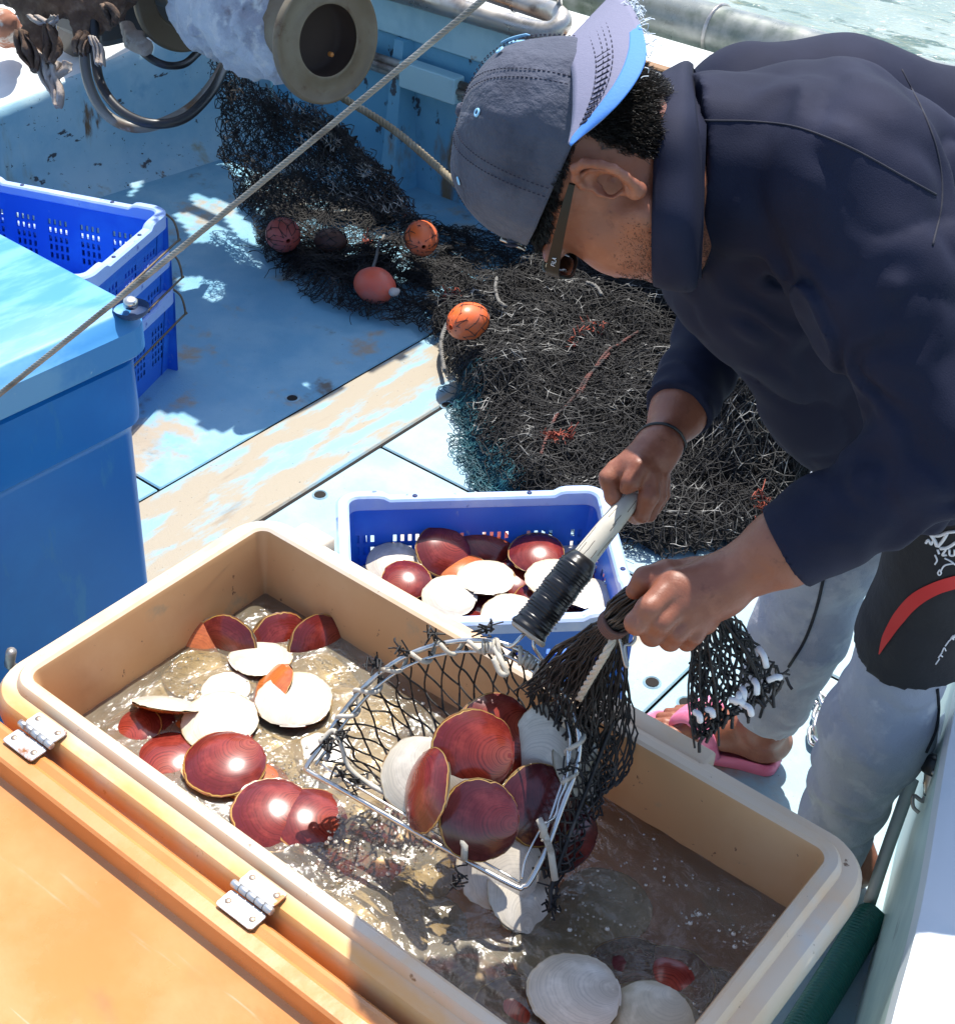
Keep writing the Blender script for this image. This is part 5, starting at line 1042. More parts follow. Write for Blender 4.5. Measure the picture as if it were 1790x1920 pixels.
# floats
def netfloat(u, v, z, a, b, tilt, m, label, net=True):
    c = pz(u, v, z); ax = nrm(RT * math.cos(tilt) + TW * math.sin(tilt) + A(0, 0, .12)); pr = []
    for t in np.linspace(-1, 1, 25):
        r = b * math.sqrt(max(0, 1 - t * t)) * (1 + .05 * (1 - abs(t))); pr.append((max(r, .007 if abs(t) < .999 else .006), a * t))
    pr = [(.005, -a + .012), (.007, -a - .001)] + pr + [(.007, a + .001), (.005, a - .012)]
    t_ = thing('net_float', label, 'float', c - A(0, 0, b), 'orange floats on the fishing net')
    V, F = lathe(pr, c, ax, 32); V = V + .0012 * vnoise(V, .03)[:, None]; mesh_obj('body', V, F, m, t_)
    tq = Twine(); n1 = nrm(np.cross(ax, A(0, 0, 1))); n2 = np.cross(ax, n1)
    if net:
        G = []
        for t in np.linspace(-.96, .96, 7):
            rr = b * math.sqrt(1 - t * t) * 1.06 + .002; G.append([c + ax * a * t + rr * (math.cos(q) * n1 + math.sin(q) * n2) + rng.normal(size=3) * .0016 for q in np.linspace(0, 6.283, 10)])
        tq.grid(np.array(G), .0011, sub=3, sag=.001); tq.obj('net_wrap', M_netd, t_)
    else:
        P = [c + ax * a * .98 * math.cos(q) + n2 * b * 1.04 * math.sin(q) * 1 for q in np.linspace(0, 3.1416, 24)]; mesh_obj('cord', *tube(P, .0028, 8), mat('float_cord', (.10, .09, .08), .8) if 'float_cord' not in bpy.data.materials else bpy.data.materials['float_cord'], t_)
        f = Field(); f.cap(c + ax * a * 1.02, c + ax * a * 1.2, .009, .006).cap(c + ax * a * 1.15 + n1 * .01, c + ax * a * 1.15 - n1 * .012, .005); V, F = f.mesh(c - .16, c + .16, .0025); mesh_obj('knot', V, F, mat('pale_knot', (.45, .42, .38), .8) if 'pale_knot' not in bpy.data.materials else bpy.data.materials['pale_knot'], t_)
netfloat(531, 440, .09, .058, .048, 1.2, M_floatd, 'shaded red float under black mesh at the left end of the heap')
netfloat(790, 447, .14, .072, .046, 1.45, M_float, 'bright orange float standing upright under mesh in the middle of the heap')
netfloat(703, 535, .07, .068, .048, .75, M_floatd if 0 else mat('coral_float', (.74, .12, .06), .42, mix=(((.52, .17, .13), 11, .4, .7), ((.36, .06, .04), 40, .66, .75))), 'bare coral red float with a cord at the front edge of the heap', net=False)
netfloat(877, 602, .17, .064, .046, 2.3, M_float, 'glowing orange float beside a thick grey rope on the large heap')
netfloat(620, 452, .06, .050, .036, .3, mat('brown_float', (.10, .045, .03), .6), 'dark brown float half buried between the two upper floats')

# ================================================================= RIGHT HAND SIDE
cab = thing('deck_locker', 'white and mint painted deck locker along the right edge of the picture', 'locker', pz(1700, 1600, 0))
Bs = [pz(u, v, 0) for u, v in ((1752, 1290), (1712, 1440), (1655, 1700), (1600, 1920), (1560, 2080))]
ZT = .50; Ts = [pz(u, v, ZT) for u, v in ((1812, 1200), (1770, 1400), (1722, 1690), (1668, 1900), (1630, 2060))]
Bs = spline(Bs, 20); Ts = spline(Ts, 20); Ms = [Bs * (1 - t) + Ts * t + A(.0, 0, 0) for t in (0, .12, .13, .6, .93)]
V = np.vstack([m for m in Ms] + [Ts + A(.004, 0, .006), Ts + A(.02, 0, .012), Ts + A(.9, -.1, .012), Ts * A(1, 1, 0) + A(.9, -.1, 0)]); F = [[k * 20 + i, k * 20 + i + 1, (k + 1) * 20 + i + 1, (k + 1) * 20 + i] for k in range(8) for i in range(19)]
mb = MB(); mb.add(V, [f for f in F if f[0] < 80], 0); mb.add(V, [f for f in F if f[0] >= 80], 1); mb.obj('casing', None, cab, mats=[M_mint, M_cab])
br = [pz(1640, 1705, .05), pz(1668, 1620, .12), pz(1700, 1530, .22), pz(1722, 1470, .30)]
P = spline(br, 12); mb = MB(); sd = nrm(np.cross(P[-1] - P[0], A(0, 0, 1)))
mesh_obj('stay_bar', *tube(P + A(-.012, 0, .004), .0105, 4, flat=.35), M_white2, cab)
def slab(u, v, z, hx, hy, hz, b=.003):
    c = pz(u, v, z); Vb, Fb = boxv(-hx, hx, -hy, hy, 0, hz, b); return Vb + c, Fb
c = pz(1750, 1435, .40); mb = MB(); mb.add(*lathe([(0, -.014), (.015, -.014), (.017, -.010), (.017, .010), (.014, .014), (0, .014)], c, R3 @ A(.3, .9, .2), 16)); mb.obj('pin_housing', M_rubber, cab)
mb = MB(); mb.add(*tube(spline([pz(1748, 1450, .385), pz(1740, 1470, .37), pz(1735, 1492, .35)], 8), [.013, .012, .010, .009, .008, .006, .005, .004], 8, flat=.4)); mb.add(*lathe([(0, -.014), (.004, -.014), (.004, .014), (0, .014)], pz(1746, 1447, .395), R3 @ A(0, 0, 1), 10)); mb.obj('shackle', M_steel2, cab)
mesh_obj('latch_hook', *tube(spline([pz(1733, 1494, .34), pz(1728, 1502, .335), pz(1712, 1492, .34), pz(1711, 1512, .33), pz(1722, 1524, .325)], 24), .0032, 8), M_steel, cab)
f = Field(); f.cap(pz(1782, 1370, .38), pz(1766, 1410, .38), .022, .020, k=.02).cap(pz(1800, 1300, .38), pz(1782, 1370, .38), .012, .020, k=.02); V, F = f.mesh(pz(1782, 1370, .38) - .12, pz(1782, 1370, .38) + .12, .005); mesh_obj('moulded_boss', V, F, M_cab, cab)
P = spline([pz(1640, 1712, .04), pz(1615, 1745, .04), pz(1570, 1820, .04), pz(1505, 1925, .04), pz(1440, 2030, .04)], 90)
Tt, Nn, Bb = frames(P); L_ = np.r_[0, np.cumsum(np.linalg.norm(np.diff(P, axis=0), axis=1))]; n = 560; t = np.linspace(0, L_[-1], n); Pq = np.stack([np.interp(t, L_, P[:, c]) for c in range(3)], 1); Tt, Nn, Bb = frames(Pq); sd = 40; a = np.linspace(0, 2 * np.pi, sd, endpoint=False)
rr = .0265 + .0011 * np.maximum(np.sin(t[:, None] * 900 + a[None] * 5), np.sin(t[:, None] * 900 - a[None] * 5)); rr[:14] *= np.sqrt(np.linspace(.0, 1, 14))[:, None]
V = (Pq[:, None] + rr[..., None] * (np.cos(a)[None, :, None] * Nn[:, None] + np.sin(a)[None, :, None] * Bb[:, None])).reshape(-1, 3); F = np.array([[i * sd + j, i * sd + (j + 1) % sd, (i + 1) * sd + (j + 1) % sd, (i + 1) * sd + j] for i in range(n - 1) for j in range(sd)])
o = mesh_obj('green_hose', V, F, M_green); tag(rebase(o, P[40] - A(0, 0, .027)), 'thick dark green ribbed hose between the tub and the white locker', 'hose')
# chain
ch = thing('chain', 'short length of shiny steel chain on the deck between the two legs', 'chain', pz(1525, 1320, 0))
CP = spline([pz(1498, 1285, .012), pz(1530, 1305, .014), pz(1545, 1325, .014), pz(1535, 1350, .014), pz(1528, 1385, .014), pz(1545, 1410, .014)], 8)
for i in range(7):
    c = (CP[i] + CP[i + 1]) / 2; d_ = nrm(CP[i + 1] - CP[i]); u_ = nrm(np.cross(d_, A(0, 0, 1))); w_ = u_ if i % 2 else nrm(u_ * .5 + A(0, 0, 1)); a = np.linspace(0, 2 * np.pi, 26, endpoint=False); l_ = .026; r_ = .014
    loop = c + (np.cos(a) * r_ + np.sign(np.cos(a)) * (l_ - r_) * np.minimum(1, np.abs(np.cos(a)) * 3))[:, None] * d_ + (np.sin(a) * r_)[:, None] * w_; mesh_obj('link', *tube(loop, .0046, 8, closed=True), M_steel2, ch)

# ================================================================= THE MAN
man = thing('person', 'man bending over the tub in a navy long sleeved shirt, backwards cap and pink sandals', 'person', pz(1500, 1450, 0))
# --- head frame
upi = nrm(R3 @ A(-.955, .30, 0)); n0 = -nrm(ray(1130, 370)); upi = nrm(upi - n0 * (upi @ n0)); fwi = nrm(np.cross(upi, n0)); 
if (R3.T @ fwi)[1] > 0: fwi = -fwi
ps = math.radians(31); hF = fwi * math.cos(ps) - n0 * math.sin(ps); hL = n0 * math.cos(ps) + fwi * math.sin(ps); hU = upi
K = 1.10; hO = pd(1130, 368, 1.46) - hL * .082 * K + hF * .013
def hp(l, f, u): return hO + (hL * l + hF * f + hU * u) * K
def hloc(P):
    q = (np.atleast_2d(P) - hO) / K; return np.stack([q @ hL, q @ hF, q @ hU], 1)
AXH = [hL, hF, hU]
def E(fld, l, f, u, rl, rf, ru, k=.02, cut=False, ax=None): fld.ell(hp(l, f, u), ax or AXH, A(rl, rf, ru) * K, k=k, cut=cut)
body = Field()
E(body, 0, -.004, .052, .079, .092, .092)                  # skull
E(body, 0, .048, -.025, .063, .052, .080, k=.03)            # face
E(body, 0, .060, -.078, .044, .036, .034, k=.03)            # chin
for s in (-1, 1):
    E(body, s * .044, .040, -.030, .030, .042, .040, k=.03)   # cheek
    body.cap(hp(s * .066, .0, -.045), hp(s * .030, .062, -.088), .018, .016, k=.035)   # jaw
    E(body, s * .034, .086, .030, .028, .014, .012, k=.015)   # brow
    E(body, s * .034, .094, .008, .017, .012, .011, k=.012, cut=True)
    E(body, s * .033, .082, .008, .012, .012, .012, k=.004)
    E(body, s * .014, .102, -.036, .010, .010, .008, k=.012)
body.cap(hp(0, .090, .018), hp(0, .106, -.026), .009, .012, k=.016)      # nose
E(body, 0, .098, -.060, .024, .010, .007, k=.008); E(body, 0, .096, -.071, .020, .010, .007, k=.006)   # lips
for s in (-1, 1):      # ears: helix, inner ridge, bowl, tragus and lobe
    ec = lambda f, u, o=0: hp(s * (.079 + o), f * .87 - .014, u * .87)
    E(body, s * .0835, -.031, .001, .0055, .0165, .0250, k=.006)
    E(body, s * .0905, -.029, .003, .0075, .0118, .0188, k=.003, cut=True)
    EP = [(-.004, .010, .002), (-.006, .024, .007), (-.014, .033, .011), (-.026, .036, .014), (-.037, .029, .017), (-.042, .014, .018), (-.041, -.002, .017), (-.035, -.015, .014), (-.027, -.026, .010), (-.017, -.031, .007)]
    for q_, (a_, b_) in enumerate(zip(EP[:-1], EP[1:])): body.cap(ec(*a_), ec(*b_), .0046 * K, .0044 * K, k=.0035)
    AP = [(-.018, .026, .008), (-.029, .018, .011), (-.032, .003, .011), (-.027, -.011, .009), (-.018, -.019, .007)]
    for a_, b_ in zip(AP[:-1], AP[1:]): body.cap(ec(*a_), ec(*b_), .0034 * K, .0034 * K, k=.004)
    body.cap(ec(-.030, .010, .010), ec(-.022, .020, .008), .003 * K, k=.004)
    body.cap(ec(-.016, -.030, .004), ec(-.019, -.033, .006), .0085 * K, .008 * K, k=.006)
    body.cap(ec(-.003, .004, .004), ec(-.006, -.008, .006), .0055 * K, .0050 * K, k=.004)
    E(body, s * .0880, -.027, -.001, .011, .0095, .0150, k=.003, cut=True); E(body, s * .078, -.021, -.004, .018, .0050, .0060, k=.003, cut=True)
NKB = pd(1340, 330, 1.68)
body.cap(hp(0, -.022, -.02), NKB, .055, .050, k=.025); body.cap(hp(0, .005, -.06), pd(1330, 370, 1.68), .040, .032, k=.02)
# --- body joints
J = dict(shL=pd(1590, 350, 1.52), shR=pd(1405, 275, 1.88), elL=pd(1800, 850, 1.50), cuL=pd(1474, 1025, 1.585), wrL=pd(1352, 1092, 1.61), elR=pd(1345, 630, 2.08), cuR=pd(1272, 772, 1.99), wrR=pd(1232, 838, 1.94),
         hipL=pd(1960, 640, 1.80), hipR=pd(1930, 560, 2.08), knL=pd(1722, 1170, 2.10), anL=pd(1550, 1588, 2.44), knR=pd(1560, 1010, 2.35), anR=pd(1432, 1370, 2.66), pel=pd(1960, 620, 1.95), ch=pd(1480, 420, 1.72))
body.cap(NKB, J['ch'], .052, .09, k=.03); body.cap(J['ch'], J['pel'], .12, .12, k=.05)
body.cap(J['shL'], J['elL'], .052, .042, k=.03); body.cap(J['shR'], J['elR'], .052, .042, k=.03); body.cap(J['ch'], J['shL'], .06, .05, k=.02); body.cap(J['ch'], J['shR'], .06, .05, k=.02)
for s in 'LR': body.cap(J['pel'], J['hip' + s], .10, .085, k=.04); body.cap(J['hip' + s], J['kn' + s], .075, .052, k=.03)
body.cap(J['elL'], J['cuL'], .044, .039, k=.02); body.cap(J['cuL'], J['wrL'], .040, .0295, k=.02)
body.cap(J['elR'], J['cuR'], .044, .036, k=.02); body.cap(J['cuR'], J['wrR'], .035, .026, k=.02)
# left fist round the bundle of net
def hand(fld, pts, k=.006):
    for a_, b_, ra, rb in pts: fld.cap(pd(*a_), pd(*b_), ra * .97, rb * .97, k=k * .7)
hand(body, [((1352, 1092, 1.61), (1268, 1098, 1.60), .029, .021), ((1352, 1100, 1.61), (1284, 1132, 1.60), .029, .021), ((1345, 1112, 1.615), (1300, 1158, 1.61), .027, .019), ((1352, 1085, 1.63), (1275, 1080, 1.64), .024, .018), ((1340, 1110, 1.64), (1320, 1165, 1.64), .022, .016)], k=.022)
hand(body, [((1262, 1098, 1.598), (1216, 1140, 1.583), .0165, .0145), ((1216, 1140, 1.583), (1192, 1168, 1.590), .0145, .0135), ((1192, 1168, 1.590), (1206, 1170, 1.635), .0135, .011)], k=.006)
hand(body, [((1280, 1128, 1.598), (1238, 1166, 1.588), .0165, .0145), ((1238, 1166, 1.588), (1222, 1190, 1.600), .0145, .013), ((1222, 1190, 1.600), (1232, 1180, 1.645), .013, .011)], k=.006)
hand(body, [((1298, 1150, 1.605), (1268, 1184, 1.600), .016, .0135), ((1268, 1184, 1.600), (1256, 1200, 1.612), .0135, .0125), ((1256, 1200, 1.612), (1258, 1186, 1.650), .0125, .011)], k=.006)
hand(body, [((1318, 1162, 1.612), (1300, 1190, 1.612), .0145, .012), ((1300, 1190, 1.612), (1286, 1202, 1.625), .012, .011), ((1286, 1202, 1.625), (1282, 1190, 1.655), .011, .0095)], k=.006)
hand(body, [((1300, 1076, 1.63), (1248, 1076, 1.615), .019, .015), ((1248, 1076, 1.615), (1208, 1084, 1.610), .015, .0125), ((1208, 1084, 1.610), (1189, 1108, 1.618), .0125, .0105)], k=.010)
# right fist on the end of the pole
hand(body, [((1232, 838, 1.94), (1160, 886, 1.93), .025, .019), ((1232, 840, 1.94), (1196, 880, 1.915), .025, .021), ((1238, 845, 1.945), (1226, 893, 1.93), .024, .017)], k=.022)
hand(body, [((1156, 884, 1.93), (1143, 896, 1.925), .0165, .015), ((1143, 896, 1.925), (1150, 930, 1.930), .0145, .013), ((1150, 930, 1.930), (1172, 962, 1.955), .0125, .0105)], k=.006)
hand(body, [((1196, 878, 1.905), (1184, 902, 1.900), .0155, .0135), ((1184, 902, 1.900), (1174, 914, 1.905), .0125, .0105)], k=.010)
hand(body, [((1214, 892, 1.915), (1216, 928, 1.915), .016, .0145), ((1216, 928, 1.915), (1202, 966, 1.930), .0140, .0110), ((1202, 966, 1.93), (1190, 970, 1.955), .011, .010)], k=.006)
hand(body, [((1232, 895, 1.93), (1230, 930, 1.94), .0145, .013), ((1230, 930, 1.94), (1216, 965, 1.955), .0125, .0105)], k=.006)
hand(body, [((1238, 892, 1.95), (1240, 925, 1.965), .013, .0115), ((1240, 925, 1.965), (1226, 955, 1.975), .011, .0095)], k=.006)
# lower legs and feet
body.cap(J['knL'], J['anL'], .050, .036, k=.03); body.cap(J['knR'], J['anR'] + A(0, 0, .02), .050, .036, k=.03)
def foot(heel, toe, ank, big):
    """big = sideways direction of the big toe"""
    d = nrm((toe - heel) * A(1, 1, 0)); big = nrm(big - d * (big @ d)); L = np.linalg.norm((toe - heel)[:2]); h = heel * A(1, 1, 0)
    g = lambda x, y, z: h + d * x * L + big * y + A(0, 0, z)
    body.cap(ank, g(.10, 0, .062), .036, .034, k=.03); body.cap(g(.02, 0, .060), g(.12, 0, .058), .030, .033, k=.03); body.cap(g(.16, .0, .10), g(.42, .012, .070), .032, .028, k=.03)
    body.cap(g(.1, .0, .055), g(.66, .026, .052), .028, .022, k=.03); body.cap(g(.1, -.005, .052), g(.62, -.028, .046), .026, .018, k=.03); body.cap(g(.4, 0, .065), g(.68, 0, .052), .026, .018, k=.03)
    for i, (x, y, r) in enumerate(((1.0, .036, .0145), (.985, .010, .0105), (.945, -.010, .0100), (.90, -.028, .0095), (.83, -.044, .0092))):
        body.cap(g(.66 - .03 * i, y * .85, .048), g(x - .10, y, .044), r, r * .95, k=.008); body.cap(g(x - .10, y, .044), g(x, y, .036), r, r * .9, k=.004)
    return g, d, big
toward = TW
gR, dR, bR = foot(pz(1452, 1412, .03), pz(1222, 1352, .03), J['anR'], toward)
gL, dL, bL = foot(pz(1600, 1645, .03), pz(1490, 1560, .03) , J['anL'], -toward)
body.post = lambda P: .0006 * vnoise(P, .012) + .0009 * vnoise(P, .03)
allj = np.array(list(J.values()) + [hO, hO - .2, hO + .2, gR(1, 0, 0), gL(1, 0, 0), pz(1480, 1430, 0), pz(1620, 1650, 0)])
V, F = body.mesh(allj.min(0) - .14, allj.max(0) + .14, .0042)
parts_ = [V]; pf_ = []; base_ = len(V); Fk = F
for c_, w_, h_ in ((hp(.082, -.035, 0), .050, .0013), (pd(1265, 1135, 1.61), .105, .0020), (pd(1195, 905, 1.93), .095, .0020), (gR(.95, 0, .04), .075, .0022)):
    fcn = V[Fk].mean(1); Fk = Fk[(np.abs(fcn - c_) > w_ - .0006).any(1)]
    Vf, Ff = body.mesh(c_ - w_ - .006, c_ + w_ + .006, h_); Ff = Ff[(np.abs(Vf[Ff].mean(1) - c_) < w_ + .003).all(1)]; parts_.append(Vf); pf_.append(Ff + base_); base_ += len(Vf)
mesh_obj('body', np.vstack(parts_), np.vstack([Fk] + pf_), M_skin, man)
# finer face and hands would double the surface, so nails and ear stay at the same resolution
nail = MB()
for u, v, d, a in ((1176, 909, 1.905, .008),): pass
h_ = body.hit(1178, 911)
def decal(fld, pts, w, name, m, parent, closed=False, n=60, off=.0012, flat=.35):
    """a thin raised line laid on a surface"""
    Q_ = []
    for u, v in spline([(*p, 0) for p in pts], n, closed)[:, :2]:
        r = fld.hit(u, v)
        if r is not None: Q_.append(r[0] + r[1] * off)
    if len(Q_) < 3: return None
    return tube(np.array(Q_), w, 6, closed=closed)
# --- hair
hv = hloc(V); fc = V[F].mean(1); hq = hloc(fc)
hmask = (np.linalg.norm(hq * A(1, .8, 1), axis=1) < .15) & (((hq[:, 1] < .012) & (hq[:, 2] > -.050 + .25 * np.clip(-hq[:, 1] - .06, 0, 1) * 0) & ((hq[:, 1] < -.045) | (hq[:, 2] > .030))) | ((hq[:, 1] >= .012) & (hq[:, 1] < .095) & (hq[:, 2] > .040)))
inear = (np.abs(hq[:, 0]) > .078) & (hq[:, 1] > -.045) & (hq[:, 1] < .004) & (hq[:, 2] < .040)
hmask &= ~inear
rimu = .046 + .012 * hq[:, 1] / .108
hmask &= hq[:, 2] < rimu + .006
hmask &= ~((np.abs(hq[:, 0]) > .062) & (hq[:, 1] > -.058) & (hq[:, 1] < .008) & (hq[:, 2] < .040))
hmask &= hq[:, 2] > -.045 - .9 * (hq[:, 1] + .045)
Fh = F[hmask]; ui, inv = np.unique(Fh, return_inverse=True); Vh = V[ui] + body.grad(V[ui]) * .0014
hair = mesh_obj('hair', Vh, inv.reshape(-1, 4), M_stub, man)
fch = fc[hmask]; hqh = hq[hmask]; idx = rng.integers(0, len(fch), 22000); base = fch[idx] + rng.normal(size=(len(idx), 3)) * .002; lq = hloc(base)
nr_ = body.grad(base); down = -hU * .9 + hF * .0; ln = np.where(lq[:, 1] < -.01, .013, .006) * (.6 + .8 * rng.random(len(idx))); ln *= np.clip((lq[:, 2] + .055) / .04, .35, 1)
tipd = nrm(nr_ * .55 + down * .6 + rng.normal(size=nr_.shape) * .28); mid = base + nrm(nr_ * .9 + down * .3) * (ln * .5)[:, None]; tip = mid + tipd * (ln * .6)[:, None]
okh = (hloc(tip)[:, 2] < .046 + .012 * hloc(tip)[:, 1] / .108 - .001) | (hloc(tip)[:, 1] < -.118); ht_ = hloc(tip); okh &= ~((np.abs(ht_[:, 0]) > .06) & (ht_[:, 1] > -.057) & (ht_[:, 1] < .006) & (ht_[:, 2] < .036)); base, mid, tip, idx = base[okh], mid[okh], tip[okh], idx[okh]
V2, F2 = segs(np.vstack([base, mid]), np.vstack([mid, tip]), np.r_[np.full(len(idx), .00042), np.full(len(idx), .0003)], 3); mesh_obj('hair_strands', V2, F2, M_hair, hair)
# stubble on the jaw and cheek
sm_ = (hq[:, 0] > .02) & (hq[:, 1] > -.005) & (hq[:, 1] < .085) & (hq[:, 2] < -.012 - .25 * (hq[:, 1])) & (hq[:, 2] > -.13); sm_ &= rng.random(len(sm_)) < np.clip((hq[:, 1] + .005) / .03, 0, 1) * np.clip((-.012 - .25 * hq[:, 1] - hq[:, 2]) / .035, 0, 1); fs_ = fc[sm_]
if len(fs_):
    b_ = fs_[rng.integers(0, len(fs_), 2600)] + rng.normal(size=(2600, 3)) * .0018; b_ = b_ - body.grad(b_) * body.ev(b_)[:, None]; mesh_obj('stubble', *segs(b_, b_ + body.grad(b_) * .0008 + hU * -.0009 + rng.normal(size=b_.shape) * .0003, .00016, 3), M_hair, hair)
# --- backwards cap
capo = thing('cap', None, None, hp(0, 0, .08)) if 0 else None
def dome(ph, t):
    """ph round the head (0 = face side), t from rim (0) to button (1)"""
    th = t * np.pi / 2; cr = np.cos(th); rise = np.sin(th)
    l = .0860 * np.sin(ph) * cr ** .62; f = -.002 + .101 * np.cos(ph) * cr ** .62; u = .046 + .012 * np.cos(ph) + (.105 - .012 * np.cos(ph)) * rise ** .95
    return np.stack([l, f, u], -1)
nph, ntt = 144, 60; ph = np.linspace(0, 2 * np.pi, nph, endpoint=False); tt = np.linspace(0, .995, ntt); PH, TT = np.meshgrid(ph, tt)
D_ = dome(PH.ravel(), TT.ravel()); seam = np.abs((PH.ravel() + np.pi / 6) % (np.pi / 3) - np.pi / 6); Dn = D_ - A(0, 0, .05); Dn = nrm(Dn)
wr = .0020 * fnoise(D_ * A(1, 1, 1), .035, 3) + .0028 * fnoise(D_ * A(1, 1, .5) + 9, .06, 2) * (TT.ravel() < .9); D_ = D_ + Dn * (wr + .0008 * np.exp(-(seam / .03) ** 2) - .0012 * np.exp(-(seam / .008) ** 2))[:, None]
Vc = np.array([hp(*q) for q in D_]); ig = np.vstack([Vc, hp(0, -.006, .1525)[None]])
F = [[k * nph + i, k * nph + (i + 1) % nph, (k + 1) * nph + (i + 1) % nph, (k + 1) * nph + i] for k in range(ntt - 1) for i in range(nph)
     if not (k < 16 and (min(i, nph - i) < 15 * math.sqrt(max(0, 1 - (k / 16.) ** 2))) and k > 4)] + [[(ntt - 1) * nph + i, (ntt - 1) * nph + (i + 1) % nph, nph * ntt] for i in range(nph)]
cap_ = mesh_obj('cap', ig, F, M_cap, man); sd_ = cap_.modifiers.new('thick', 'SOLIDIFY'); sd_.thickness = .0022; sd_.offset = 1
cf = lambda p_, t_, off=.0016: hp(*(dome(np.array([p_]), np.array([t_]))[0] + nrm(dome(np.array([p_]), np.array([t_]))[0] - A(0, 0, .05)) * off))
mesh_obj('button', *lathe([(0, .007), (.005, .0065), (.008, .003), (.0085, 0), (.007, -.003)], hp(0, -.006, .153), hU, 20), M_cap, cap_)
def caprib(p0, dphi, t0, t1, r, m, nm, off=.0028):
    Q_ = [cf(p0 + dphi, t, off) for t in np.linspace(t0, t1, 50)]; return mesh_obj(nm, *tube(Q_, r, 6), m, cap_)
for s in range(6):
    p0 = math.pi / 6 + s * math.pi / 3
    for dd in (-.045, .045):
        mb = MB()
        for t in np.arange(.02, .94, .026): mb.add(*tube([cf(p0 + dd / max(.2, math.cos(t * 1.5)), t + q, .0030) for q in (0, .007, .014)], .0006, 5))
        mb.obj('stitching', M_cyan if 0 else M_capdark, cap_)
mb = MB()
for s in range(6):
    c = cf(s * math.pi / 3, .60, .002); nn = nrm(c - hp(0, -.006, .04)); mb.add(*lathe([(.0022, .0006), (.0026, .0016), (.0042, .0016), (.0048, .0004)], c, nn, 18))
    c = cf(s * math.pi / 3 + .0, .60, .002)
mb.each('eyelet', M_cyan, cap_)
mb = MB()
for s in range(6): c = cf(s * math.pi / 3, .60, .0022); mb.add(*lathe([(0, .0006), (.0024, .0006)], c, nrm(c - hp(0, -.006, .04)), 12))
mb.each('eyelet_hole', M_capdark, cap_)
# closure strap over the forehead with a buckle
mesh_obj('strap', *tube([cf(a, .075, .004) for a in np.linspace(-.62, .62, 40)], .0085, 8, flat=.25), M_cap, cap_)
for a in (.46,): mesh_obj('buckle', *tube(np.array([cf(a + dx, t, .0075) for dx, t in ((-.10, .0), (-.10, .15), (.10, .15), (.10, .0), (-.10, .0))]), .0015, 6), M_steel2, cap_)
mesh_obj('buckle_tab', *tube([cf(a, .075, .0085) for a in np.linspace(.40, .66, 8)], .0075, 8, flat=.2), M_capdark, cap_)
# blue embroidery near the brim
mb = MB()
for k in range(46):
    a = k / 45; c = cf(math.pi + .78 - .42 * a, .40 + .18 * math.sin(a * 3.0), .003); mb.add(*tube([c, c + hU * .004, c + hU * .006 + hF * .001], .0008, 5))
mb.obj('embroidery', M_cyan, cap_)
# brim over the nape: grey cloth with a blue turned edge and frayed threads
BI = [(1046, 100, 1.50), (1062, 108, 1.465), (1074, 140, 1.430), (1076, 190, 1.402), (1074, 235, 1.388), (1068, 272, 1.378)]
BO = [(1148, -6, 1.53), (1178, 8, 1.490), (1204, 60, 1.430), (1208, 120, 1.395), (1160, 195, 1.376), (1070, 274, 1.376)]
bi = spline([pd(*p) for p in BI], 60); bo = spline([pd(*p) for p in BO], 60); bc = pd(1110, 140, 1.49)
def brim(a0, a1, n=14, off=0., bulge=.010):
    V = []
    for s in np.linspace(a0, a1, n): V.append(bi * (1 - s) + bo * s + n0 * (bulge * math.sin(s * 3.1) * np.sin(np.linspace(0, 3.14, 60))[:, None] + off))
    V = np.vstack(V); F = [[k * 60 + i, k * 60 + i + 1, (k + 1) * 60 + i + 1, (k + 1) * 60 + i] for k in range(n - 1) for i in range(59)]; return V, F
o = mesh_obj('brim', *brim(0, 1.0), M_capvis, cap_); md = o.modifiers.new('thick', 'SOLIDIFY'); md.thickness = .003; md.offset = 1
# blue band from the outer edge inwards, widening towards the near corner
wid = np.interp(np.linspace(0, 1, 60), [0, .2, .45, .65, .8, .93, 1], [.02, .06, .22, .42, .62, .95, 1.0]); V = []
for s in np.linspace(0, 1, 12):
    ss = 1.0 - wid * (1 - s); V.append(bi * (1 - ss)[:, None] + bo * ss[:, None] + n0 * (.010 * np.sin(ss * 3.1) * np.sin(np.linspace(0, 3.14, 60)) + .0048 * (.3 + .7 * s if 0 else 1))[:, None])
V = np.vstack(V); F = [[k * 60 + i, k * 60 + i + 1, (k + 1) * 60 + i + 1, (k + 1) * 60 + i] for k in range(11) for i in range(59)]
o = mesh_obj('brim_lining', V, F, M_capblue, cap_); md = o.modifiers.new('thick', 'SOLIDIFY'); md.thickness = .0012; md.offset = 0
mb = MB()
for q in (.38, .50, .58, .66):
    ss = q * (1 - wid * .75); L_ = bi * (1 - ss)[:, None] + bo * ss[:, None] + n0 * (.010 * np.sin(ss * 3.1) * np.sin(np.linspace(0, 3.14, 60)) + .0062)[:, None]
    for i in range(2, 50, 2): mb.add(*tube(L_[i:i + 2], .0006, 5))
for i in range(22, 50):
    L_ = []
    for ss in (.40, .62): s_ = ss * (1 - wid[i] * .75); L_.append(bi[i] * (1 - s_) + bo[i] * s_ + n0 * (.010 * math.sin(s_ * 3.1) * math.sin(i / 59 * 3.14) + .0060))
    if i % 2: mb.add(*tube(L_, .0007, 5))
mb.obj('brim_stitching', M_capdark, cap_)
tf = Twine()
for k in range(110):
    i = int(np.clip(rng.normal(15, 9), 1, 40)); p = bo[i] + rng.normal(size=3) * .002; q = p + (R3 @ A(1, -.1, .0)) * rng.uniform(.001, .009) + rng.normal(size=3) * .003; tf.line(spline([p, (p + q) / 2 + rng.normal(size=3) * .003, q], 5), .0005)
tf.obj('frayed_edge', M_fray, cap_)
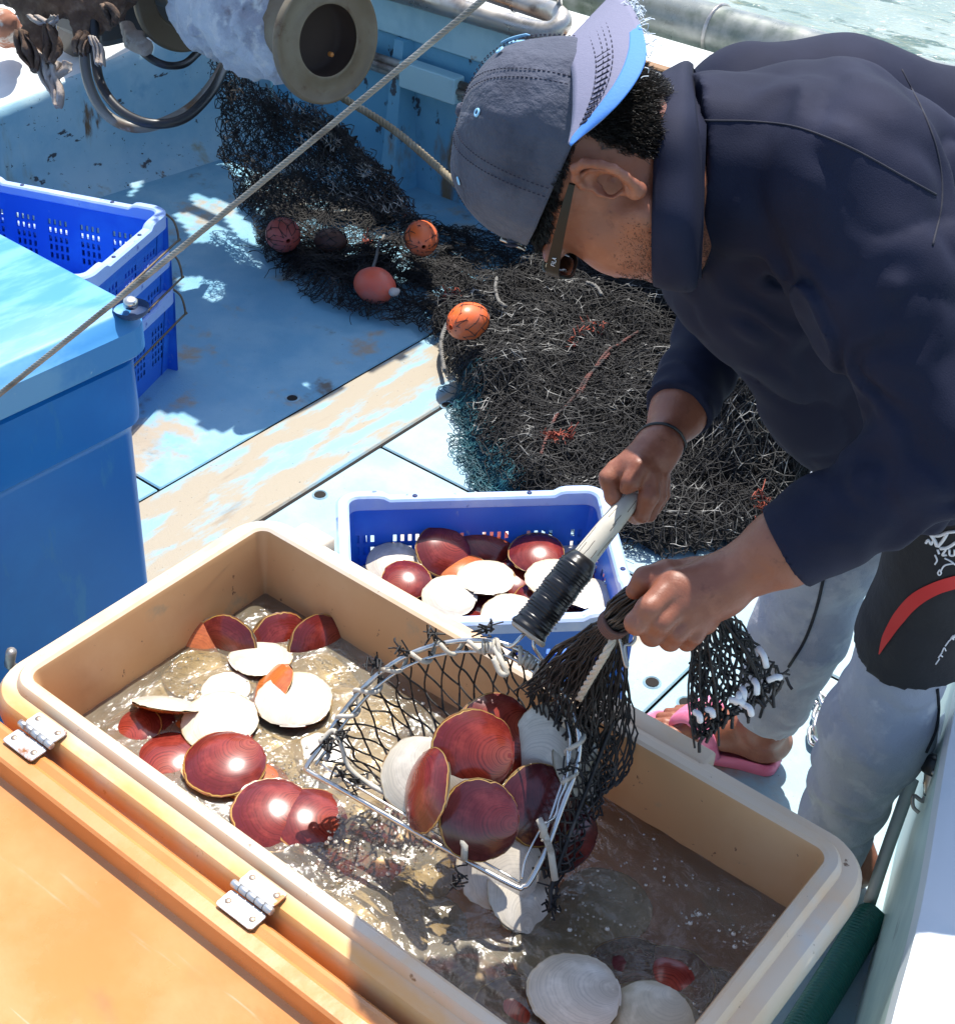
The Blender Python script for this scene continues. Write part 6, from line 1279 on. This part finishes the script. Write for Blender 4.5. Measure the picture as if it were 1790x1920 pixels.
# --- sunglasses
sg = None
fr_ = MB()
lens = MB()
Tm = [hp(.090, -.020, .030), hp(.0905, .010, .029), hp(.0865, .048, .027), hp(.079, .080, .025), hp(.071, .094, .023)]
P = spline(Tm, 30); T_, N_, B_ = frames(P); wv_ = np.interp(np.linspace(0, 1, 30), [0, .25, .6, 1], [.0028, .0042, .0056, .0080]) * K
Ve = []
for s in (-1, 1):
    for o_ in (0, .0032): Ve.append(P + hU * (wv_ * s)[:, None] + hL * o_)
Ve = np.array(Ve); n = 30; order = [0, 1, 3, 2]; VV = np.vstack([Ve[k] for k in order]); F = [[k * n + i, k * n + i + 1, ((k + 1) % 4) * n + i + 1, ((k + 1) % 4) * n + i] for k in range(4) for i in range(n - 1)] + [[0, n, 2 * n, 3 * n], [n - 1, 2 * n - 1, 3 * n - 1, 4 * n - 1][::-1]]
glasses = mesh_obj('sunglasses', VV, F, M_glass, man, False)
P2 = np.array([hO + (hL * -(((q - hO) / K) @ hL) + hF * (((q - hO) / K) @ hF) + hU * (((q - hO) / K) @ hU)) * K for q in P]); mesh_obj('temple_arm', *tube(P2, .004, 8), M_glass, glasses)
a = np.linspace(0, 2 * np.pi, 32, endpoint=False)
for s in (-1, 1):
    L_ = []
    for q in a:
        l = .037 + .036 * np.sign(math.cos(q)) * abs(math.cos(q)) ** .7; u = .020 + .015 * np.sign(math.sin(q)) * abs(math.sin(q)) ** .7; L_.append(hp(s * l, .107 - 2.6 * (l - .012) ** 2 * 1.6, u))
    L_ = np.array(L_); c = L_.mean(0) + hF * .003; V = np.vstack([L_, L_ * .5 + c * .5 + hF * .001, c[None]]); F = [[i, (i + 1) % 32, 32 + (i + 1) % 32, 32 + i] for i in range(32)] + [[32 + i, 32 + (i + 1) % 32, 64] for i in range(32)]
    o = mesh_obj('lens', V, F, M_lens, glasses); md = o.modifiers.new('thick', 'SOLIDIFY'); md.thickness = .0016
    mesh_obj('lens_rim', *tube(L_, .0021, 8, closed=True), M_glass, glasses)
mesh_obj('bridge', *tube([hp(.010, .108, .023), hp(0, .110, .025), hp(-.010, .108, .023)], .0024, 8), M_glass, glasses)
mb = MB(); c0 = Tm[2] * .35 + Tm[3] * .65 + hL * .0050; ef = -nrm(Tm[3] - Tm[2]); eu = hU; sz = .0042
GL = {'F': [[(0, 0), (0, 1)], [(0, 1), (.6, 1)], [(0, .55), (.5, .55)]], 'I': [[(0, 0), (0, 1)]], 'L': [[(0, 1), (0, 0)], [(0, 0), (.6, 0)]], 'A': [[(0, 0), (.35, 1)], [(.35, 1), (.7, 0)], [(.15, .35), (.55, .35)]]}
x_ = 0
for chh, w_ in (('F', .9), ('I', .45), ('L', .85), ('A', .9)):
    for s_ in GL[chh]: mb.add(*tube([c0 + (ef * (x_ + p[0] - 1.5) + eu * (p[1] - .5)) * sz for p in s_], .00035, 4))
    x_ += w_
mb.obj('temple_lettering', M_whitep, glasses)
# --- shirt
sh = Field(); j = J
nl = nrm(j['wrL'] - j['cuL']); nR = nrm(j['wrR'] - j['cuR'])
cla = nrm(pd(1250, 330, 1.6) - pd(1350, 330, 1.6)); sh.cap(pd(1310, 330, 1.66), pd(1480, 400, 1.72), .088, .135, k=.06, clip=(pd(1296, 330, 1.6), cla))
sh.cap(pd(1325, 315, 1.60), pd(1500, 340, 1.60), .100, .100, k=.05, clip=(pd(1296, 330, 1.6), cla)); sh.cap(pd(1480, 420, 1.72), pd(1940, 620, 1.93), .150, .165, k=.06, clip=(pd(1296, 330, 1.6), cla))
sh.cap(pd(1560, 300, 1.62), pd(1930, 560, 1.80), .100, .125, k=.06)
sh.cap(pd(1405, 222, 1.86), pd(1560, 242, 1.90), .094, .108, k=.05).cap(pd(1560, 242, 1.90), pd(1950, 370, 2.02), .108, .14, k=.05)
sh.cap(pd(1430, 500, 1.74), pd(1720, 770, 1.88), .105, .138, k=.06)
sh.cap(pd(1560, 740, 1.86), pd(1760, 800, 1.88), .085, .12, k=.05); sh.cap(j['shL'], j['shL'] * .62 + j['elL'] * .38, .098, .084, k=.05).cap(j['shL'] * .62 + j['elL'] * .38, j['elL'] + A(0, 0, .01), .084, .064, k=.03)
sh.cap(j['elL'] + A(0, 0, .01), j['cuL'] - nl * .04, .066, .050, k=.025).cap(j['cuL'] - nl * .06, j['cuL'] + nl * .06, .051, .0465, k=.01, clip=(j['cuL'], nl))
sh.cap(pd(1400, 310, 1.88), j['elR'], .082, .058, k=.05).cap(j['elR'], j['cuR'] + nR * .05, .058, .0425, k=.02, clip=(j['cuR'], nR))
eR = nrm(j['elL'] - j['shL']); fL = nrm(j['cuL'] - j['elL']); fR = nrm(j['cuR'] - j['elR']); sidev = n0
dA = lambda P, a, b: np.linalg.norm(P - a - np.clip((P - a) @ (b - a) / ((b - a) @ (b - a)), 0, 1)[:, None] * (b - a), axis=1)
def fold(P):
    w = fnoise(P, .09, 2)
    # drapery running off the shoulder and rings round the sleeves
    t = (P - j['elL']) @ fL; ring = np.sin(t * 85 + 6 * w + 9 * (P @ n0)) * np.exp(-((t - .02) / .10) ** 2) * np.clip(1.4 - dA(P, j['elL'], j['cuL']) / .09, 0, 1)
    t2_ = (P - j['elR']) @ fR; ring2 = np.sin(t2_ * 150 + 5 * w) * np.clip(1.5 - dA(P, j['elR'], j['cuR']) / .07, 0, 1)
    sd_ = np.exp(-((P - j['shL']) ** 2).sum(1) / .035); dr = np.sin((P @ nrm(R3 @ A(.8, .62, .1))) * 62 + 5 * w) * sd_
    u2 = nrm(R3 @ A(.3, -.9, .2)); pit = pd(1500, 600, 1.55); dr2 = np.sin((P @ nrm(R3 @ A(.85, .5, 0))) * 75 + 7 * w) * np.exp(-((P - pit) ** 2).sum(1) / .02)
    cr = lambda x: 1 - 2 * np.abs(np.sin(x)) ** .55
    w2 = fnoise(P + 11, .14, 2)
    back = cr((P @ nrm(R3 @ A(.35, .9, .1))) * 26 + 4.5 * w2) * np.exp(-((P - pd(1700, 330, 1.55)) ** 2).sum(1) / .03)
    arm = cr(((P - j['shL']) @ eR) * 24 + 5 * w2 + 6 * (P @ n0)) * np.clip(1.2 - dA(P, j['shL'] * .5 + j['elL'] * .5, j['elL']) / .11, 0, 1)
    bel = cr((P @ nrm(R3 @ A(.75, .65, 0))) * 30 + 4 * w2) * np.exp(-((P - pd(1500, 720, 1.72)) ** 2).sum(1) / .03)
    return .0085 * ring + .0028 * ring2 + .0055 * dr + .0075 * dr2 + .0030 * w + .0006 * fnoise(P + 3, .03, 1) + .0045 * back + .0045 * arm + .0045 * bel
sh.post = fold
V, F = sh.mesh(np.array([p for p in j.values()]).min(0) - A(.3, .3, -.45), np.array([p for p in j.values()]).max(0) + .3, .0052)
shirt = mesh_obj('shirt', V, F, M_shirt, man)
V_ = V
mb = MB()     # raised seams: yoke across the back and the sleeve seam
for pts_ in ([(1300, 226), (1340, 226), (1420, 228), (1500, 240), (1600, 280), (1700, 335), (1755, 365)], [(1690, 130), (1735, 220), (1760, 300), (1765, 380), (1748, 460)]):
    r = decal(sh, pts_, .0012, '', None, None, n=60, off=-.0004)
    if r: mb.add(*r)
mb.each('seam', mat('seam_navy', (.012, .013, .026), .8), shirt)
for cc_, nn_, rr_ in ((j['cuL'], nl, .0468), (j['cuR'], nR, .0425)):
    n1 = nrm(np.cross(nn_, A(0, 0, 1))); n2 = np.cross(nn_, n1); ring = np.array([(math.cos(q) * n1 + math.sin(q) * n2) for q in np.linspace(0, 2 * np.pi, 48, endpoint=False)])
    Vr = np.vstack([cc_ + nn_ * h_ + ring * (rr_ + w_) for h_, w_ in ((-.022, .0005), (-.021, .0025), (-.001, .0025), (.001, .0012), (.001, -.002), (-.02, -.003))]); Fr = [[k * 48 + i, k * 48 + (i + 1) % 48, (k + 1) * 48 + (i + 1) % 48, (k + 1) * 48 + i] for k in range(5) for i in range(48)]
    mesh_obj('cuff', Vr, Fr, M_shirt, shirt)
# collar: a turned down band of cloth right round the neck, its points at the throat
LP = [[(1240, 140, 1.59), (1231, 215, 1.475), (1226, 330, 1.462), (1223, 440, 1.468), (1225, 531, 1.535), (1236, 500, 1.66), (1246, 400, 1.74), (1250, 280, 1.76), (1248, 180, 1.72)],
      [(1262, 128, 1.60), (1258, 215, 1.468), (1255, 330, 1.450), (1252, 440, 1.458), (1256, 540, 1.530), (1262, 500, 1.67), (1270, 400, 1.76), (1272, 280, 1.78), (1268, 170, 1.74)],
      [(1284, 118, 1.61), (1284, 215, 1.470), (1292, 330, 1.455), (1292, 440, 1.462), (1298, 541, 1.535), (1292, 500, 1.68), (1300, 400, 1.78), (1300, 280, 1.80), (1294, 165, 1.76)],
      [(1297, 124, 1.66), (1303, 215, 1.490), (1316, 330, 1.500), (1314, 440, 1.505), (1306, 512, 1.550), (1310, 490, 1.68), (1320, 400, 1.78), (1320, 280, 1.80), (1310, 170, 1.77)]]
rows = np.array([spline([pd(*q) for q in r_], 72, True) for r_ in LP]); G = np.array([spline(rows[:, k], 12) for k in range(72)]); G = G + n0 * (.0022 * vnoise(G.reshape(-1, 3), .035)).reshape(72, 12, 1)
F = [[k * 12 + i, k * 12 + i + 1, ((k + 1) % 72) * 12 + i + 1, ((k + 1) % 72) * 12 + i] for k in range(72) for i in range(11)]
o = mesh_obj('collar', G.reshape(-1, 3), F, M_shirt, shirt); md = o.modifiers.new('thick', 'SOLIDIFY'); md.thickness = .0045; md.offset = 0
inn = np.array([rows[0], rows[0] + (rows[0].mean(0) - rows[0]) * .10 - nrm(pd(1250, 330, 1.6) - pd(1350, 340, 1.62)) * .03]); G2 = np.array([spline([rows[0][k], (rows[0][k] * .93 + rows[0].mean(0) * .07) + nrm(pd(1350, 340, 1.62) - pd(1250, 330, 1.6)) * .012, (rows[0][k] * .90 + rows[0].mean(0) * .10) + nrm(pd(1350, 340, 1.62) - pd(1250, 330, 1.6)) * .055], 6) for k in range(72)])
F = [[k * 6 + i, k * 6 + i + 1, ((k + 1) % 72) * 6 + i + 1, ((k + 1) % 72) * 6 + i] for k in range(72) for i in range(5)]
o = mesh_obj('collar_stand', G2.reshape(-1, 3), F, M_shirt, shirt); md = o.modifiers.new('thick', 'SOLIDIFY'); md.thickness = .003; md.offset = 0
# wristband
c = pd(1239, 822, 1.945); n1 = nrm(nR + R3 @ A(.22, .0, 0) * 1.0); a1_ = nrm(np.cross(n1, A(0, 0, 1))); a2_ = np.cross(n1, a1_); P = []
for q in np.linspace(0, 2 * np.pi, 48, endpoint=False):
    d_ = math.cos(q) * a1_ + math.sin(q) * a2_; r = .06
    t_ = np.linspace(.005, .07, 80); e = body.ev(c + d_ * t_[:, None]); k = np.argmax(e > .0006); P.append(c + d_ * t_[k])
mesh_obj('wristband', *tube(np.array(P), .0022, 8, closed=True), M_rubber, man)
# --- trousers
tr_ = Field(); kL = J['knL']; kR = J['knR']; aL = J['anL']; aR = J['anR']
tr_.cap(J['pel'], J['hipL'], .12, .10, k=.04).cap(J['pel'], J['hipR'], .14, .13, k=.06)
tr_.cap(J['hipL'], kL, .085, .056, k=.02).cap(J['hipR'], kR, .115, .092, k=.04)
dL_ = nrm(aL - kL); dR_ = nrm(aR - kR); mL = kL + dL_ * .22; mR = kR + dR_ * .22
tr_.cap(kL, mL, .060, .082, k=.02).cap(mL, aL + dL_ * .02, .080, .054, k=.03, clip=(aL + dL_ * .012, dL_))
tr_.cap(kR, mR, .088, .077, k=.03).cap(mR, aR + dR_ * .04, .077, .053, k=.03, clip=(aR - dR_ * .035, nrm(dR_ + R3 @ A(0, -.1, 0))))
def tfold(P):
    w = fnoise(P, .10, 2); tL = (P - kL) @ dL_; tR = (P - kR) @ dR_
    a = np.sin(tL * 70 + 6 * w + 14 * (P @ nrm(R3 @ A(1, .3, 0)))) * np.clip((tL + .02) / .05, 0, 1) * np.clip(1.3 - dA(P, kL, aL) / .12, 0, 1); b = np.sin(tR * 60 + 6 * w) * np.clip(1.3 - dA(P, kR, aR) / .12, 0, 1)
    return .0028 * a * (1 + np.clip(tL - .25, 0, .3) * 6) + .0022 * b + .004 * w + .002 * fnoise(P + 7, .035, 1)
tr_.post = tfold
V, F = tr_.mesh(np.array([J['pel'], kL, kR, aL, aR]).min(0) - .2, np.array([J['pel'], kL, kR, aL, aR, J['hipL'], J['hipR']]).max(0) + .2, .0055)
trou = mesh_obj('trousers', V, F, M_pants, man); mb = MB()
for pts_ in ([(1545, 1075), (1530, 1140), (1508, 1200), (1478, 1250)], [(1452, 1300), (1432, 1322), (1424, 1345)], [(1756, 1292), (1758, 1330), (1752, 1370), (1735, 1410)]):
    r = decal(tr_, pts_, .0026, '', None, None, n=40, off=.0006)
    if r: mb.add(*r)
mb.each('side_piping', M_black, trou)
# black knee length shorts worn over them
so_ = Field(); cutp = kL + dL_ * .030
KS = pd(1735, 1165, 2.10); so_.cap(J['hipL'], KS, .125, .086, k=.03).cap(KS, kL + dL_ * .15, .086, .090, k=.02, clip=(cutp, nrm(dL_ + R3 @ A(.25, .25, 0)))).cap(J['pel'], J['hipR'], .15, .14, k=.05).cap(J['pel'], J['hipL'], .15, .14, k=.05)
so_.post = lambda P: .0045 * fnoise(P, .09, 2) + .0014 * fnoise(P + 4, .03, 1)
V, F = so_.mesh(np.array([J['pel'], kL, J['hipR']]).min(0) - .22, np.array([J['pel'], kL, J['hipL'], J['hipR']]).max(0) + .22, .0065)
# the far leg keeps its grey trousers
shorts = mesh_obj('shorts', V, F, M_black, man)
def ribbon(fld, cl, w, nm, m, par, off=.0015, n=50):
    L_ = spline([(*p, 0) for p in cl], n)[:, :2]; T_ = nrm(np.gradient(L_, axis=0)); Nn_ = np.c_[-T_[:, 1], T_[:, 0]]; ww = np.interp(np.linspace(0, 1, n), np.linspace(0, 1, len(w)), w); rows = []
    for s in np.linspace(-1, 1, 5):
        row = []
        for k in range(n):
            r = fld.hit(*(L_[k] + Nn_[k] * ww[k] * s)); row.append(r[0] + r[1] * off if r else (row[-1] if row else pd(*L_[k], 2.)))
        rows.append(row)
    V = np.array(rows).reshape(-1, 3); F = [[k * n + i, k * n + i + 1, (k + 1) * n + i + 1, (k + 1) * n + i] for k in range(4) for i in range(n - 1)]; return mesh_obj(nm, V, F, m, par)
ribbon(so_, [(1800, 1088), (1755, 1102), (1715, 1125), (1685, 1158), (1662, 1195), (1648, 1226)], [12, 12, 13, 12, 8, 1], 'red_stripe', M_red, shorts)
mb = MB()
for pts_, w_ in (([(1732, 990), (1745, 1002), (1760, 1004), (1775, 998), (1790, 996)], .0022), ([(1742, 998), (1750, 1010), (1758, 1024)], .0026), ([(1758, 1024), (1768, 1012), (1775, 1000)], .0022), ([(1762, 1028), (1776, 1026), (1792, 1016)], .0024), ([(1735, 1018), (1740, 1012), (1745, 1020), (1750, 1013), (1755, 1024)], .0018),
                 ([(1757, 1030), (1760, 1038)], .0016), ([(1764, 1028), (1772, 1030), (1766, 1040), (1774, 1040)], .0016), ([(1779, 1030), (1780, 1040), (1788, 1040), (1789, 1030)], .0016), ([(1752, 1040), (1756, 1050), (1752, 1058)], .0012), ([(1770, 1046), (1782, 1052), (1792, 1060)], .0012), ([(1762, 1072), (1770, 1060), (1786, 1056)], .0012), ([(1757, 1074), (1761, 1068), (1764, 1074), (1760, 1078), (1757, 1074)], .0010)):
    r = decal(so_, pts_, w_, '', None, None, n=24, off=.0006)
    if r: mb.add(*r)
mb.obj('white_emblem', M_whitep, shorts); mb = MB()
for k, (u, v) in enumerate(((1757, 1240), (1762, 1228), (1768, 1218), (1775, 1206), (1783, 1196))):
    for pp in (([(u - 4, v + 5), (u + 3, v - 5)],), ([(u - 4, v + 5), (u + 3, v - 5)], [(u, v), (u + 4, v + 3)]), ([(u - 3, v + 4), (u + 1, v - 4), (u + 4, v + 2)],))[k % 3]:
        r = decal(so_, pp if isinstance(pp, list) else [pp], .0010, '', None, None, n=8, off=.0004)
        if r: mb.add(*r)
r = decal(so_, [(1783, 1196), (1792, 1190)], .0022, '', None, None, n=8, off=.0004)
if r: mb.add(*r)
mb.obj('small_print', M_whitep, shorts)
# --- sandals
def sandal(g, dd, bb, nm='sandal'):
    xs = np.linspace(0, 1, 40); out = []
    for sgn in (1, -1):
        for x in (xs if sgn > 0 else xs[::-1]):
            w = .034 + .012 * math.sin(min(1, max(0, (x - .25) / .75)) * math.pi * .8) if x > .25 else .034; e = 1 if .08 < x < .86 else math.sqrt(max(0, 1 - ((.08 - x) / .08 if x < .08 else (x - .86) / .14) ** 2)); w = w * e + .0
            cen_ = .004 * math.sin(x * 3.1) * sgn * 0 + .004
            out.append(g(-.06 + 1.16 * x, cen_ + sgn * w, 0))
    R_ = np.array(out); c_ = R_.mean(0); m = len(R_); lv_ = [(.004, .0), (0, .004), (0, .014), (-.002, .020), (.003, .027), (.008, .028), (.012, .021)]; V = []
    for ins, z in lv_: V.append(R_ + nrm((c_ - R_) * A(1, 1, 0)) * ins + A(0, 0, z))
    V = np.vstack(V); F = [[k * m + i, k * m + (i + 1) % m, (k + 1) * m + (i + 1) % m, (k + 1) * m + i] for k in range(len(lv_) - 1) for i in range(m)]
    F += [[(len(lv_) - 1) * m + i, (len(lv_) - 1) * m + i + 1, (len(lv_) - 1) * m + m - 2 - i, (len(lv_) - 1) * m + m - 1 - i] for i in range(m // 2 - 1)]
    o = mesh_obj(nm, V, F, M_pink, man); mb = MB()
    # y shaped strap from between the toes over the instep
    for P_ in ([g(.84, .022, .030), g(.82, .020, .066), g(.70, .026, .088), g(.55, .050, .080), g(.46, .050, .022)], [g(.84, .022, .030), g(.82, .018, .066), g(.68, -.006, .090), g(.52, -.040, .082), g(.44, -.046, .022)]):
        Q_ = spline(P_, 30); mb.add(*tube(Q_, np.interp(np.linspace(0, 1, 30), [0, .2, .5, 1], [.005, .008, .0135, .016]), 12, flat=.38))
    mb.each('strap', M_pink, o); return o
sandal(gR, dR, bR); sandal(gL, dL, bL)
